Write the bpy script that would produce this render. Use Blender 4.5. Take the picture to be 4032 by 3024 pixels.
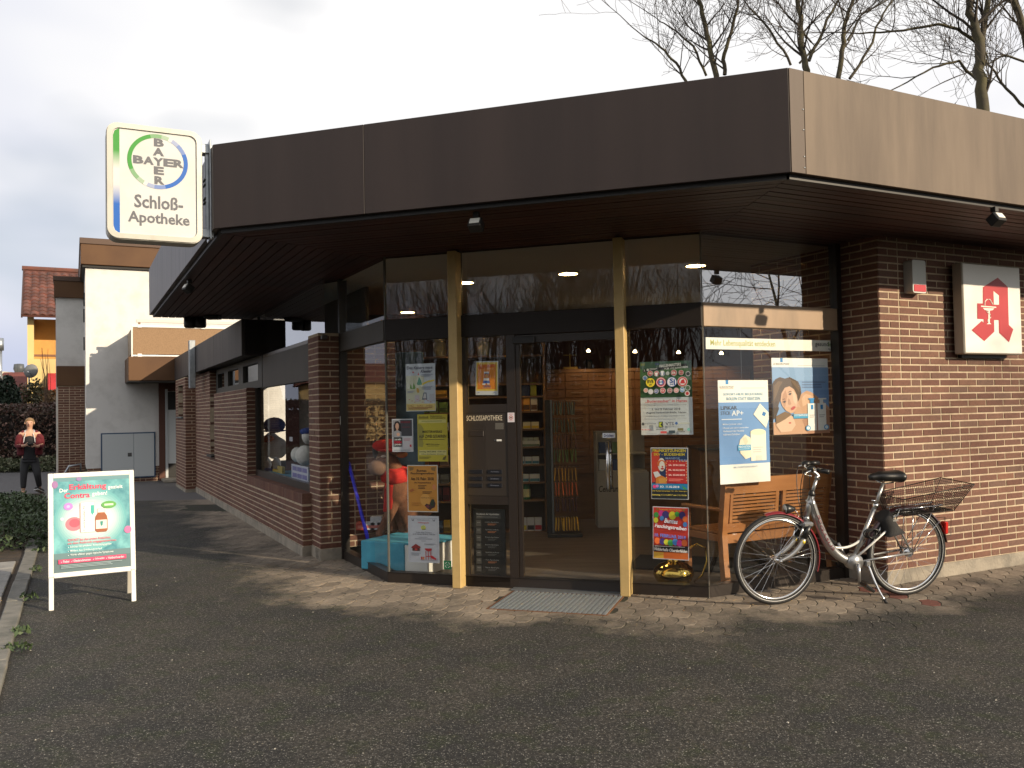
import bpy, bmesh, math, random
from math import sin, cos, tan, pi, radians, sqrt, atan2
from mathutils import Vector, Matrix
rnd = random.Random(7)
for o in list(bpy.data.objects): bpy.data.objects.remove(o)
SC = bpy.context.scene
COL = SC.collection

# ------------------------------------------------------------------ camera
F_PX, PIT, ROL, CH = 3400.0, radians(1.675), radians(1.096), 1.545
cam_d = bpy.data.cameras.new('camera'); cam = bpy.data.objects.new('camera', cam_d); COL.objects.link(cam)
cam_d.sensor_width = 36; cam_d.lens = 36 * F_PX / 4032; cam_d.clip_start = .05; cam_d.clip_end = 2000
cam.matrix_world = Matrix.Translation((0, 0, CH)) @ Matrix.Rotation(pi/2 + PIT, 4, 'X') @ Matrix.Rotation(-ROL, 4, 'Z')
SC.camera = cam
# ------------------------------------------------------------------ sky and sun
SUN_AZ, SUN_EL = (0.839, -0.545), radians(19.3)      # horizontal direction towards the sun, elevation
w = bpy.data.worlds.new('World'); SC.world = w; w.use_nodes = True
nt = w.node_tree; N = nt.nodes; L = nt.links
bg = N['Background']; sky = N.new('ShaderNodeTexSky'); sky.sky_type = 'NISHITA'; sky.sun_disc = False
sky.sun_elevation = SUN_EL; sky.sun_rotation = atan2(SUN_AZ[0], SUN_AZ[1])
sky.air_density = 1.0; sky.dust_density = 1.5
tc = N.new('ShaderNodeTexCoord'); mp = N.new('ShaderNodeMapping'); mp.inputs['Scale'].default_value = (1.0, 1.0, 2.2); mp.inputs['Location'].default_value = (7.0, 2.0, 0.0)
L.new(tc.outputs['Generated'], mp.inputs['Vector'])
ns = N.new('ShaderNodeTexNoise'); ns.inputs['Scale'].default_value = 1.05; ns.inputs['Detail'].default_value = 5; ns.inputs['Roughness'].default_value = .52
L.new(mp.outputs[0], ns.inputs['Vector'])
cr = N.new('ShaderNodeValToRGB'); cr.color_ramp.elements[0].position = .30; cr.color_ramp.elements[1].position = .50
L.new(ns.outputs['Fac'], cr.inputs['Fac'])
ns2 = N.new('ShaderNodeTexNoise'); ns2.inputs['Scale'].default_value = 1.1; ns2.inputs['Detail'].default_value = 4
L.new(mp.outputs[0], ns2.inputs['Vector'])
cc = N.new('ShaderNodeValToRGB'); e = cc.color_ramp.elements
e[0].position = .20; e[0].color = (6.9, 7.4, 9.3, 1); e[1].position = .44; e[1].color = (11.4, 11.3, 11.3, 1)
dsun = N.new('ShaderNodeVectorMath'); dsun.operation = 'DOT_PRODUCT'; dsun.inputs[1].default_value = (SUN_AZ[0], SUN_AZ[1], .35); L.new(tc.outputs['Generated'], dsun.inputs[0])
gl = N.new('ShaderNodeMath'); gl.operation = 'MULTIPLY_ADD'; gl.inputs[1].default_value = .24; L.new(dsun.outputs['Value'], gl.inputs[0]); L.new(ns2.outputs['Fac'], gl.inputs[2])   # brighter cloud towards the sun
L.new(gl.outputs[0], cc.inputs['Fac'])
mx = N.new('ShaderNodeMix'); mx.data_type = 'RGBA'
L.new(cr.outputs['Color'], mx.inputs['Factor']); L.new(sky.outputs[0], mx.inputs['A']); L.new(cc.outputs['Color'], mx.inputs['B'])
L.new(mx.outputs['Result'], bg.inputs['Color']); bg.inputs['Strength'].default_value = 0.068
sl = bpy.data.lights.new('sun', 'SUN'); sl.energy = 4.5; sl.angle = radians(.7); sl.color = (1.0, .83, .60)
so = bpy.data.objects.new('sun', sl); COL.objects.link(so)
sd = Vector((SUN_AZ[0]*cos(SUN_EL), SUN_AZ[1]*cos(SUN_EL), sin(SUN_EL)))
so.rotation_euler = sd.to_track_quat('Z', 'Y').to_euler(); so.location = (12, -8, 9)
vs = SC.view_settings; vs.view_transform = 'Standard'; vs.look = 'None'; vs.exposure = 0.4; vs.gamma = 1.0; vs.use_curve_mapping = False
SC.cycles.use_denoising = True
try: SC.cycles.denoising_input_passes = 'RGB_ALBEDO_NORMAL'
except Exception: pass
SC.cycles.max_bounces = 8; SC.cycles.transparent_max_bounces = 16; SC.cycles.caustics_reflective = False; SC.cycles.caustics_refractive = False
SC.cycles.sample_clamp_indirect = 6

# ------------------------------------------------------------------ pixel -> place
def ray(px, py):
    a = px - 2016; b = 1512 - py; c, s = cos(ROL), sin(ROL); u = c*a + s*b; v = -s*a + c*b
    return Vector((u, F_PX*cos(PIT) - v*sin(PIT), F_PX*sin(PIT) + v*cos(PIT)))
def ongr(px, py, z=0.0):
    d = ray(px, py); t = (z - CH)/d.z; return Vector((0, 0, CH)) + d*t
def at(px, py, Y):
    d = ray(px, py); return Vector((0, 0, CH)) + d*(Y/d.y)
class Fr:
    """upright frame: local x along the facade, y into the building, z up"""
    def __init__(s, o, ang, z=0.0, y=0.0):
        s.m = Matrix.Translation((o[0], o[1], z)) @ Matrix.Rotation(ang, 4, 'Z') @ Matrix.Translation((0, y, 0)); s.i = s.m.inverted()
    def loc(s, px, py, y=0.0):
        o = s.i @ Vector((0, 0, CH)); d = s.i.to_3x3() @ ray(px, py); t = (y - o.y)/d.y; q = o + d*t; return q.x, q.z
    def pt(s, x, y, z): return s.m @ Vector((x, y, z))
TH = radians(-18.02); TR_ = TH + pi/4; TL_ = TH - pi/4
UF = Vector((cos(TH), sin(TH))); UR = Vector((cos(TR_), sin(TR_))); UL = Vector((cos(TL_), sin(TL_)))
A = Vector((-2.2926, 6.6666)); B = A + UF*4.27; Jn = A + UF*1.3055; Fp = A - UL*6.36
G1 = Vector((-1.154, 7.874)); G2 = G1 + UF*2.848; C = Vector((3.136, 7.329)); W1 = Vector((-2.292, 9.372))
G0 = Vector((-1.825, 9.192)); K = Vector((-2.036, 9.085))
FF = Fr(G1, TH); FRT = Fr(G2, TR_); FL = Fr(G0, TL_); FC = Fr(C, TR_); FW = Fr(W1, TL_); FK = Fr(K, TR_); FKL = Fr(K, TL_); FCL = Fr(C, TL_)
HS, H1, H2 = 2.965, 2.992, 3.65
I4 = Matrix.Identity(4)
def TT(x, y, z): return Matrix.Translation((x, y, z))
def RX(a): return Matrix.Rotation(a, 4, 'X')
def RY(a): return Matrix.Rotation(a, 4, 'Y')
def RZ(a): return Matrix.Rotation(a, 4, 'Z')

# ------------------------------------------------------------------ materials
def s2l(c): c = c/255.0; return c/12.92 if c <= .04045 else ((c+.055)/1.055)**2.4
def rgb(r, g, b): return (s2l(r), s2l(g), s2l(b))
MATS = {}
def mat(name, col=(.5,.5,.5), rough=.6, metal=0.0, nz=None, bump=None, spec=.5, emit=None, col2=None, rv=0.0, coat=0.0, stretch=None, alpha=None):
    """principled; nz=(scale, lo, hi) mixes col with col2 by world noise; rv = value jitter per object and island; bump=(scale, strength)"""
    if name in MATS: return MATS[name]
    m = bpy.data.materials.new(name); m.use_nodes = True; MATS[name] = m
    n = m.node_tree.nodes; l = m.node_tree.links; p = n['Principled BSDF']
    p.inputs['Base Color'].default_value = (*col, 1); p.inputs['Roughness'].default_value = rough; p.inputs['Metallic'].default_value = metal
    p.inputs['Specular IOR Level'].default_value = spec
    if coat: p.inputs['Coat Weight'].default_value = coat; p.inputs['Coat Roughness'].default_value = .08
    if emit: p.inputs['Emission Color'].default_value = (*emit[0], 1); p.inputs['Emission Strength'].default_value = emit[1]
    out = None
    if nz or bump:
        g = n.new('ShaderNodeNewGeometry'); v = g.outputs['Position']
        if stretch:
            q = n.new('ShaderNodeMapping'); q.inputs['Scale'].default_value = stretch; l.new(v, q.inputs['Vector']); v = q.outputs[0]
    if nz:
        t = n.new('ShaderNodeTexNoise'); t.inputs['Scale'].default_value = nz[0]; t.inputs['Detail'].default_value = 6; t.inputs['Roughness'].default_value = .62; l.new(v, t.inputs['Vector'])
        r = n.new('ShaderNodeMapRange'); r.inputs['From Min'].default_value = nz[1]; r.inputs['From Max'].default_value = nz[2]; l.new(t.outputs['Fac'], r.inputs['Value'])
        x = n.new('ShaderNodeMix'); x.data_type = 'RGBA'; x.inputs['A'].default_value = (*col, 1); x.inputs['B'].default_value = (*(col2 or [c*.6 for c in col]), 1)
        l.new(r.outputs[0], x.inputs['Factor']); out = x.outputs['Result']
    if rv:
        oi = n.new('ShaderNodeObjectInfo'); g2 = n.new('ShaderNodeNewGeometry'); ad = n.new('ShaderNodeMath'); ad.operation = 'ADD'; fr = n.new('ShaderNodeMath'); fr.operation = 'FRACT'
        l.new(oi.outputs['Random'], ad.inputs[0]); l.new(g2.outputs['Random Per Island'], ad.inputs[1]); l.new(ad.outputs[0], fr.inputs[0])
        mr = n.new('ShaderNodeMapRange'); mr.inputs['To Min'].default_value = 1-rv; mr.inputs['To Max'].default_value = 1+rv; l.new(fr.outputs[0], mr.inputs['Value'])
        hs = n.new('ShaderNodeHueSaturation'); l.new(mr.outputs[0], hs.inputs['Value'])
        if out: l.new(out, hs.inputs['Color'])
        else: hs.inputs['Color'].default_value = (*col, 1)
        out = hs.outputs[0]
    if out: l.new(out, p.inputs['Base Color'])
    if bump:
        t = n.new('ShaderNodeTexNoise'); t.inputs['Scale'].default_value = bump[0]; t.inputs['Detail'].default_value = 5; l.new(v, t.inputs['Vector'])
        b = n.new('ShaderNodeBump'); b.inputs['Strength'].default_value = bump[1]; b.inputs['Distance'].default_value = .01; l.new(t.outputs['Fac'], b.inputs['Height']); l.new(b.outputs[0], p.inputs['Normal'])
    return m
def ink(r, g, b, rough=.55):
    return mat('print_%d_%d_%d' % (r, g, b), rgb(r, g, b), rough)
def glass_mat(name, base=.05, tint=(.93,.95,.94), k=.85):
    if name in MATS: return MATS[name]
    m = bpy.data.materials.new(name); m.use_nodes = True; MATS[name] = m
    n = m.node_tree.nodes; l = m.node_tree.links; n.clear()
    o = n.new('ShaderNodeOutputMaterial'); t = n.new('ShaderNodeBsdfTransparent'); t.inputs[0].default_value = (*tint, 1)
    g = n.new('ShaderNodeBsdfGlossy'); g.inputs['Roughness'].default_value = .002; g.inputs['Color'].default_value = (.95,.97,1,1)
    lw = n.new('ShaderNodeLayerWeight'); lw.inputs['Blend'].default_value = .5
    pw = n.new('ShaderNodeMath'); pw.operation = 'POWER'; pw.inputs[1].default_value = 4.6; l.new(lw.outputs['Facing'], pw.inputs[0])
    ma = n.new('ShaderNodeMath'); ma.operation = 'MULTIPLY_ADD'; ma.inputs[1].default_value = (1-base)*k; ma.inputs[2].default_value = base; l.new(pw.outputs[0], ma.inputs[0]); ma.use_clamp = True
    x = n.new('ShaderNodeMixShader'); l.new(ma.outputs[0], x.inputs[0]); l.new(t.outputs[0], x.inputs[1]); l.new(g.outputs[0], x.inputs[2]); l.new(x.outputs[0], o.inputs[0])
    return m
def noise_fac(m, scale, lo, hi, v=None, detail=5):
    n = m.node_tree.nodes; l = m.node_tree.links
    if v is None: v = n.new('ShaderNodeNewGeometry').outputs['Position']
    t = n.new('ShaderNodeTexNoise'); t.inputs['Scale'].default_value = scale; t.inputs['Detail'].default_value = detail; l.new(v, t.inputs['Vector'])
    r = n.new('ShaderNodeMapRange'); r.inputs['From Min'].default_value = lo; r.inputs['From Max'].default_value = hi; l.new(t.outputs['Fac'], r.inputs['Value'])
    return r.outputs[0]

# ------------------------------------------------------------------ mesh helpers
class MB:
    def __init__(s): s.v = []; s.f = []; s.m = []
    def add(s, vs, fs, mi=0):
        k = len(s.v); s.v += [tuple(v) for v in vs]; s.f += [tuple(i+k for i in f) for f in fs]; s.m += [mi]*len(fs); return s
    def box(s, x0, x1, y0, y1, z0, z1, mi=0, M=None):
        vs = [(x, y, z) for z in (z0, z1) for y in (y0, y1) for x in (x0, x1)]
        if M: vs = [M @ Vector(v) for v in vs]
        return s.add(vs, [(0,2,3,1),(4,5,7,6),(0,1,5,4),(2,6,7,3),(0,4,6,2),(1,3,7,5)], mi)
    def bbox(s, x0, x1, y0, y1, z0, z1, b=.004, mi=0, M=None):
        """box with chamfered edges"""
        vs = []; 
        for sz, z in ((1, z0), (-1, z1)):
            for sy, y in ((1, y0), (-1, y1)):
                for sx, x in ((1, x0), (-1, x1)):
                    vs += [(x, y+sy*b, z+sz*b), (x+sx*b, y, z+sz*b), (x+sx*b, y+sy*b, z)]
        if M: vs = [M @ Vector(v) for v in vs]
        c = lambda i, a: i*3+a      # corner i = x + 2y + 4z ; a = which face
        fs = [(c(0,0),c(4,0),c(6,0),c(2,0)), (c(1,0),c(3,0),c(7,0),c(5,0)), (c(0,1),c(1,1),c(5,1),c(4,1)), (c(2,1),c(6,1),c(7,1),c(3,1)), (c(0,2),c(2,2),c(3,2),c(1,2)), (c(4,2),c(5,2),c(7,2),c(6,2))]
        for i, j, a, d in ((0,1,1,2),(2,3,1,2),(4,5,1,2),(6,7,1,2),(0,2,0,2),(1,3,0,2),(4,6,0,2),(5,7,0,2),(0,4,0,1),(1,5,0,1),(2,6,0,1),(3,7,0,1)):
            fs.append((c(i,a),c(j,a),c(j,d),c(i,d)))
        for i in range(8): fs.append((c(i,0),c(i,1),c(i,2)))
        return s.add(vs, fs, mi)
    def poly(s, pts, y, mi=0, d=0.0):
        """polygon in the local xz plane at y facing -y, optional depth d behind"""
        ar = sum(pts[i][0]*pts[(i+1) % len(pts)][1] - pts[(i+1) % len(pts)][0]*pts[i][1] for i in range(len(pts)))
        if ar < 0: pts = pts[::-1]
        n = len(pts); vs = [(p[0], y, p[1]) for p in pts]
        if not d: return s.add(vs, [tuple(range(n))], mi)
        vs += [(p[0], y+d, p[1]) for p in pts]
        return s.add(vs, [tuple(range(n)), tuple(range(2*n-1, n-1, -1))] + [(i, i+n, (i+1) % n+n, (i+1) % n) for i in range(n)], mi)
    def tube(s, pts, r, n=8, mi=0, cap=True, M=None, flat=1.0):
        pts = [Vector(p) for p in pts]; rs = r if isinstance(r, (list, tuple)) else [r]*len(pts)
        vs = []; up = None
        for i, p in enumerate(pts):
            d = (pts[min(i+1, len(pts)-1)] - pts[max(i-1, 0)])
            d = d.normalized() if d.length > 1e-9 else Vector((0,0,1))
            if up is None: up = Vector((0,0,1)) if abs(d.z) < .9 else Vector((1,0,0))
            a = d.cross(up)
            if a.length < 1e-4: a = d.cross(Vector((0,1,0)))
            a.normalize(); b = d.cross(a).normalized(); up = -b if False else up
            for k in range(n):
                t = 2*pi*k/n; vs.append(p + (a*cos(t) + b*sin(t)*flat)*rs[i])
        if M: vs = [M @ v for v in vs]
        m = len(pts); fs = []
        for i in range(m-1):
            for k in range(n): fs.append((i*n+k, i*n+(k+1) % n, (i+1)*n+(k+1) % n, (i+1)*n+k))
        if cap: fs += [tuple(range(n-1, -1, -1)), tuple(range((m-1)*n, m*n))]
        return s.add(vs, fs, mi)
    def lathe(s, prof, n=24, mi=0, M=None):
        vs = [(r*cos(2*pi*k/n), r*sin(2*pi*k/n), z) for r, z in prof for k in range(n)]
        if M: vs = [M @ Vector(v) for v in vs]
        m = len(prof); fs = [(i*n+k, i*n+(k+1) % n, (i+1)*n+(k+1) % n, (i+1)*n+k) for i in range(m-1) for k in range(n)]
        if prof[0][0] > 1e-6: fs.append(tuple(range(n-1, -1, -1)))
        if prof[-1][0] > 1e-6: fs.append(tuple(range((m-1)*n, m*n)))
        return s.add(vs, fs, mi)
    def ball(s, c, r, n=12, mi=0, M=None):
        if not isinstance(r, (list, tuple)): r = (r, r, r)
        h = n//2+1; vs = []
        for i in range(h+1):
            a = -pi/2 + pi*i/h
            for k in range(n): vs.append(Vector((c[0]+r[0]*cos(a)*cos(2*pi*k/n), c[1]+r[1]*cos(a)*sin(2*pi*k/n), c[2]+r[2]*sin(a))))
        if M: vs = [M @ v for v in vs]
        return s.add(vs, [(i*n+k, i*n+(k+1) % n, (i+1)*n+(k+1) % n, (i+1)*n+k) for i in range(h) for k in range(n)], mi)
    def disc(s, x, z, rx, rz, y, mi=0, n=24, d=0.0):
        return s.poly([(x+rx*cos(2*pi*k/n), z+rz*sin(2*pi*k/n)) for k in range(n)], y, mi, d)
    def mesh(s, name, mats, smooth=False):
        me = bpy.data.meshes.new(name); me.from_pydata(s.v, [], s.f)
        for m in (mats if isinstance(mats, (list, tuple)) else [mats]): me.materials.append(m)
        me.polygons.foreach_set('material_index', s.m)
        if smooth: me.polygons.foreach_set('use_smooth', [True]*len(s.f))
        me.update(); return me
    def build(s, name, mats, parent=None, M=None, smooth=False):
        return ob(name, s.mesh(name, mats, smooth), parent, M)
def ob(name, data, parent=None, M=None):
    o = bpy.data.objects.new(name, data); COL.objects.link(o)
    if parent is not None: o.parent = parent
    if M is not None: o.matrix_local = M
    return o
def tag(o, label=None, cat=None, group=None, kind=None):
    for k, v in (('label', label), ('category', cat), ('group', group), ('kind', kind)):
        if v: o[k] = v
    return o
def thing(name, label, cat, M=None, group=None):
    o = ob(name, None, None, M); o.empty_display_size = .1; return tag(o, label, cat, group)
def struct(o): o['kind'] = 'structure'; return o
def copy_tree(o, parent=None, M=None):
    c = o.copy(); COL.objects.link(c)
    if parent is not None: c.parent = parent
    if M is not None: c.matrix_local = M
    for ch in list(o.children): copy_tree(ch, c)
    return c
def auto_smooth(o, ang=40):
    me = o.data; me.polygons.foreach_set('use_smooth', [True]*len(me.polygons))
    try: me.set_sharp_from_angle(angle=radians(ang))
    except Exception: pass
    return o
def text_mesh(s, bold=0.0, shear=0.0, space=1.0):
    c = bpy.data.curves.new('t', 'FONT'); c.body = s; c.size = 1; c.offset = bold; c.shear = shear; c.space_character = space; c.resolution_u = 2; c.fill_mode = 'FRONT'
    o = bpy.data.objects.new('t', c); COL.objects.link(o)
    me = bpy.data.meshes.new_from_object(o.evaluated_get(bpy.context.evaluated_depsgraph_get()))
    bpy.data.objects.remove(o); bpy.data.curves.remove(c); return me
def lettering(parent, s, x0, x1, z0, z1, y, m, bold=0.0, shear=0.0, rot=0.0, vert=False, name='lettering', keep=False):
    """flat letters whose ink fills the rectangle x0..x1, z0..z1 of the parent's local xz plane"""
    me = text_mesh(s, bold*.55, shear)
    if not me.vertices: return None
    xs = [v.co.x for v in me.vertices]; ys = [v.co.y for v in me.vertices]
    ax, bx, ay, by = min(xs), max(xs), min(ys), max(ys); w, h = max(bx-ax, 1e-4), max(by-ay, 1e-4)
    cx, cz = (x0+x1)/2, (z0+z1)/2; W, H = x1-x0, z1-z0
    if vert: W, H = H, W
    for v in me.vertices:
        px = ((v.co.x-ax)/w-.5)*W; pz = ((v.co.y-ay)/h-.5)*H
        if vert: px, pz = -pz, px
        if rot: px, pz = px*cos(rot)-pz*sin(rot), px*sin(rot)+pz*cos(rot)
        v.co = (cx+px, y, cz+pz)
    me.materials.clear(); me.materials.append(m); me.name = name
    return ob(name, me, parent)
class Sheet:
    """a printed sheet: one thin board, a print layer and lettering; u,v run from its top left corner"""
    def __init__(s, name, label, fr, tl, br, y, col, group=None, cat='poster', rot=0.0, th=.0012, bow=0.0, edge=None):
        x0, z1 = fr.loc(tl[0], tl[1], y); x1, z0 = fr.loc(br[0], br[1], y)
        s.w, s.h = x1-x0, z1-z0; s.M = fr.m @ TT((x0+x1)/2, y, (z0+z1)/2) @ RY(rot)
        b = MB(); b.box(-s.w/2, s.w/2, 0, th, -s.h/2, s.h/2); s.o = b.build(name, col, None, s.M); tag(s.o, label, cat, group)
        s.p = MB(); s.mats = []; s.lay = 0
    def _m(s, c):
        m = ink(*c) if isinstance(c, tuple) else c
        if m not in s.mats: s.mats.append(m)
        return s.mats.index(m)
    def xy(s, u, v): return (-s.w/2 + u*s.w, s.h/2 - v*s.h)
    def y(s): s.lay += 1; return -.0006 - .00025*s.lay
    def rect(s, u0, v0, u1, v1, c): s.p.poly([s.xy(u0,v0), s.xy(u0,v1), s.xy(u1,v1), s.xy(u1,v0)], s.y(), s._m(c)); return s
    def poly(s, pts, c): s.p.poly([s.xy(*p) for p in pts], s.y(), s._m(c)); return s
    def ell(s, u, v, ru, rv, c, n=20): x, z = s.xy(u, v); s.p.disc(x, z, ru*s.w, rv*s.h, s.y(), s._m(c), n); return s
    def lines(s, u0, u1, v0, v1, k, c, fill=.45, seed=1):
        r = random.Random(seed)
        for i in range(k):
            a = v0+(v1-v0)*i/k; e = u1-(u1-u0)*r.uniform(0, .25); s.rect(u0, a, e, a+(v1-v0)/k*fill, c)
        return s
    def txt(s, t, u0, u1, v0, v1, c, bold=0.0, shear=0.0, rot=0.0, vert=False):
        a = s.xy(u0, v1); b = s.xy(u1, v0); s.lay += 1
        lettering(s.o, t, a[0], b[0], a[1], b[1], -.0006-.00025*s.lay, ink(*c), bold, shear, rot, vert); return s
    def done(s):
        if s.p.v: s.p.build('print', s.mats, s.o)
        return s.o
# ================================================================== materials of the place
def paver_material():
    m = mat('paver', (.3,.3,.3), .85); n = m.node_tree.nodes; l = m.node_tree.links; p = n['Principled BSDF']
    g = n.new('ShaderNodeNewGeometry'); pos = g.outputs['Position']
    # distance out from the three glazed faces, in metres, wavered by noise: swept and walked clean near the shop
    nzz = n.new('ShaderNodeTexNoise'); nzz.inputs['Scale'].default_value = 1.3; nzz.inputs['Detail'].default_value = 6; nzz.inputs['Roughness'].default_value = .68; l.new(pos, nzz.inputs['Vector'])
    prev = None
    UM = Vector((cos(TH+pi/8), sin(TH+pi/8)))
    for u, o, k in ((UF, G1, 0.0), (UR, C, .45), (UL, G1, 0.1), (UM, G2, .28)):
        dt = n.new('ShaderNodeVectorMath'); dt.operation = 'DOT_PRODUCT'; dt.inputs[1].default_value = (u.y, -u.x, 0); l.new(pos, dt.inputs[0])
        a = n.new('ShaderNodeMath'); a.operation = 'ADD'; a.inputs[1].default_value = k-(o.x*u.y - o.y*u.x); l.new(dt.outputs['Value'], a.inputs[0])
        if prev: q = n.new('ShaderNodeMath'); q.operation = 'MAXIMUM'; l.new(prev, q.inputs[0]); l.new(a.outputs[0], q.inputs[1]); prev = q.outputs[0]
        else: prev = a.outputs[0]
    b = n.new('ShaderNodeMath'); b.operation = 'MULTIPLY_ADD'; b.inputs[1].default_value = 2.4; l.new(nzz.outputs['Fac'], b.inputs[0]); l.new(prev, b.inputs[2])
    mxx = n.new('ShaderNodeMapRange'); mxx.inputs['From Min'].default_value = 1.85; mxx.inputs['From Max'].default_value = 2.45; l.new(b.outputs[0], mxx.inputs['Value'])
    # colours
    oi = n.new('ShaderNodeObjectInfo'); ad = n.new('ShaderNodeMath'); ad.operation = 'ADD'; fr = n.new('ShaderNodeMath'); fr.operation = 'FRACT'
    l.new(oi.outputs['Random'], ad.inputs[0]); l.new(g.outputs['Random Per Island'], ad.inputs[1]); l.new(ad.outputs[0], fr.inputs[0])
    rc = n.new('ShaderNodeValToRGB'); rc.color_ramp.elements[0].color = (.20,.165,.13,1); rc.color_ramp.elements[1].color = (.33,.275,.215,1); l.new(fr.outputs[0], rc.inputs['Fac'])
    f1 = noise_fac(m, 38, .35, .75, pos); x1 = n.new('ShaderNodeMix'); x1.data_type = 'RGBA'; x1.blend_type = 'MULTIPLY'; x1.inputs['B'].default_value = (.62,.60,.58,1); l.new(f1, x1.inputs['Factor']); l.new(rc.outputs[0], x1.inputs['A'])
    # dirt: dark grey to olive with pale grit
    f2 = noise_fac(m, 1.7, .40, .62, pos, 7); d1 = n.new('ShaderNodeMix'); d1.data_type = 'RGBA'; d1.inputs['A'].default_value = (.050,.044,.036,1); d1.inputs['B'].default_value = (.024,.023,.022,1); l.new(f2, d1.inputs['Factor'])
    f3 = noise_fac(m, 6, .5, .66, pos, 8); d2 = n.new('ShaderNodeMix'); d2.data_type = 'RGBA'; d2.inputs['B'].default_value = (.024,.033,.009,1); sc_ = n.new('ShaderNodeMath'); sc_.operation = 'MULTIPLY'; sc_.inputs[1].default_value = .75; l.new(f3, sc_.inputs[0]); l.new(sc_.outputs[0], d2.inputs['Factor']); l.new(d1.outputs['Result'], d2.inputs['A'])
    f4 = noise_fac(m, 120, .615, .66, pos, 2); d3 = n.new('ShaderNodeMix'); d3.data_type = 'RGBA'; d3.inputs['B'].default_value = (.30,.29,.26,1); l.new(f4, d3.inputs['Factor']); l.new(d2.outputs['Result'], d3.inputs['A'])
    f5 = noise_fac(m, 48, .38, .60, pos, 8); d4 = n.new('ShaderNodeMix'); d4.data_type = 'RGBA'; d4.blend_type = 'MULTIPLY'; d4.inputs['B'].default_value = (.30,.30,.30,1); l.new(f5, d4.inputs['Factor']); l.new(d3.outputs['Result'], d4.inputs['A'])
    fin = n.new('ShaderNodeMix'); fin.data_type = 'RGBA'; l.new(mxx.outputs[0], fin.inputs['Factor']); l.new(x1.outputs['Result'], fin.inputs['A']); l.new(d4.outputs['Result'], fin.inputs['B'])
    l.new(fin.outputs['Result'], p.inputs['Base Color'])
    t = n.new('ShaderNodeTexNoise'); t.inputs['Scale'].default_value = 120; t.inputs['Detail'].default_value = 4; l.new(pos, t.inputs['Vector'])
    bu = n.new('ShaderNodeBump'); bu.inputs['Strength'].default_value = .9; bu.inputs['Distance'].default_value = .006; l.new(t.outputs['Fac'], bu.inputs['Height']); l.new(bu.outputs[0], p.inputs['Normal'])
    return m
M_PAVER = paver_material()
M_REDP = mat('red_paver', (.17,.06,.045), .85, nz=(30,.4,.7), bump=(120,.5))
M_SOIL = mat('joint_soil', (.026,.024,.019), .95, nz=(5,.42,.6), col2=(.020,.024,.009), bump=(60,.8))
def brick_material(name='brick', k=1.0):
    m = mat(name, (.2,.1,.07), .78); n = m.node_tree.nodes; l = m.node_tree.links; p = n['Principled BSDF']
    g = n.new('ShaderNodeNewGeometry'); oi = n.new('ShaderNodeObjectInfo'); ad = n.new('ShaderNodeMath'); ad.operation = 'ADD'; fr = n.new('ShaderNodeMath'); fr.operation = 'FRACT'
    l.new(oi.outputs['Random'], ad.inputs[0]); l.new(g.outputs['Random Per Island'], ad.inputs[1]); l.new(ad.outputs[0], fr.inputs[0])
    rc = n.new('ShaderNodeValToRGB'); cr_ = rc.color_ramp; cs = [(0,(.125,.048,.031)),(.3,(.150,.062,.041)),(.62,(.175,.078,.050)),(.86,(.140,.072,.051)),(1,(.200,.088,.052))]
    while len(cr_.elements) < len(cs): cr_.elements.new(.5)
    for e_, (q, c) in zip(cr_.elements, cs): e_.position = q; e_.color = (c[0]*k, c[1]*k, c[2]*k, 1)
    l.new(fr.outputs[0], rc.inputs['Fac'])
    f = noise_fac(m, 55, .4, .75, g.outputs['Position']); x = n.new('ShaderNodeMix'); x.data_type = 'RGBA'; x.blend_type = 'MULTIPLY'; x.inputs['B'].default_value = (.66,.66,.68,1); l.new(f, x.inputs['Factor']); l.new(rc.outputs[0], x.inputs['A'])
    f2 = noise_fac(m, 1.1, .50, .68, g.outputs['Position']); x2 = n.new('ShaderNodeMix'); x2.data_type = 'RGBA'; x2.blend_type = 'MULTIPLY'; x2.inputs['B'].default_value = (.86,.87,.9,1); l.new(f2, x2.inputs['Factor']); l.new(x.outputs['Result'], x2.inputs['A'])
    l.new(x2.outputs['Result'], p.inputs['Base Color'])
    t = n.new('ShaderNodeTexNoise'); t.inputs['Scale'].default_value = 70; t.inputs['Detail'].default_value = 5; l.new(g.outputs['Position'], t.inputs['Vector'])
    bu = n.new('ShaderNodeBump'); bu.inputs['Strength'].default_value = .35; bu.inputs['Distance'].default_value = .004; l.new(t.outputs['Fac'], bu.inputs['Height']); l.new(bu.outputs[0], p.inputs['Normal'])
    return m
M_BRICK = brick_material()
M_MORT = mat('mortar', (.54,.43,.31), .95, nz=(9,.42,.66), col2=(.40,.31,.215), bump=(180,.5))
M_CONC = mat('plinth_concrete', (.33,.29,.235), .9, nz=(4,.42,.64), col2=(.20,.18,.15), bump=(40,.7))
M_FASD = mat('dark_fascia', (.026,.018,.017), .5, nz=(1.0,.35,.7), col2=(.036,.025,.023), stretch=(3,3,.25), spec=.35)
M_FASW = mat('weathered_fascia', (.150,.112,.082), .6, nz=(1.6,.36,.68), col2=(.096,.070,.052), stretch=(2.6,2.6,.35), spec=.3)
M_FASG = mat('grey_fascia', (.105,.090,.085), .45, nz=(2.4,.42,.66), col2=(.060,.050,.050), stretch=(4,4,.2), spec=.3)
M_PLANK = mat('soffit_wood', (.060,.019,.014), .55, nz=(1.2,.35,.7), col2=(.026,.010,.008), stretch=(1,1,1), rv=.3, bump=(30,.2))
M_BLACK = mat('black_trim', (.010,.009,.009), .5)
M_BRON = mat('bronze_frame', (.022,.016,.013), .38, spec=.5)
M_BEAM = mat('beam_metal', (.34,.235,.155), .42, nz=(3,.4,.7), col2=(.21,.15,.10), stretch=(1,1,.3), spec=.4)
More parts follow.
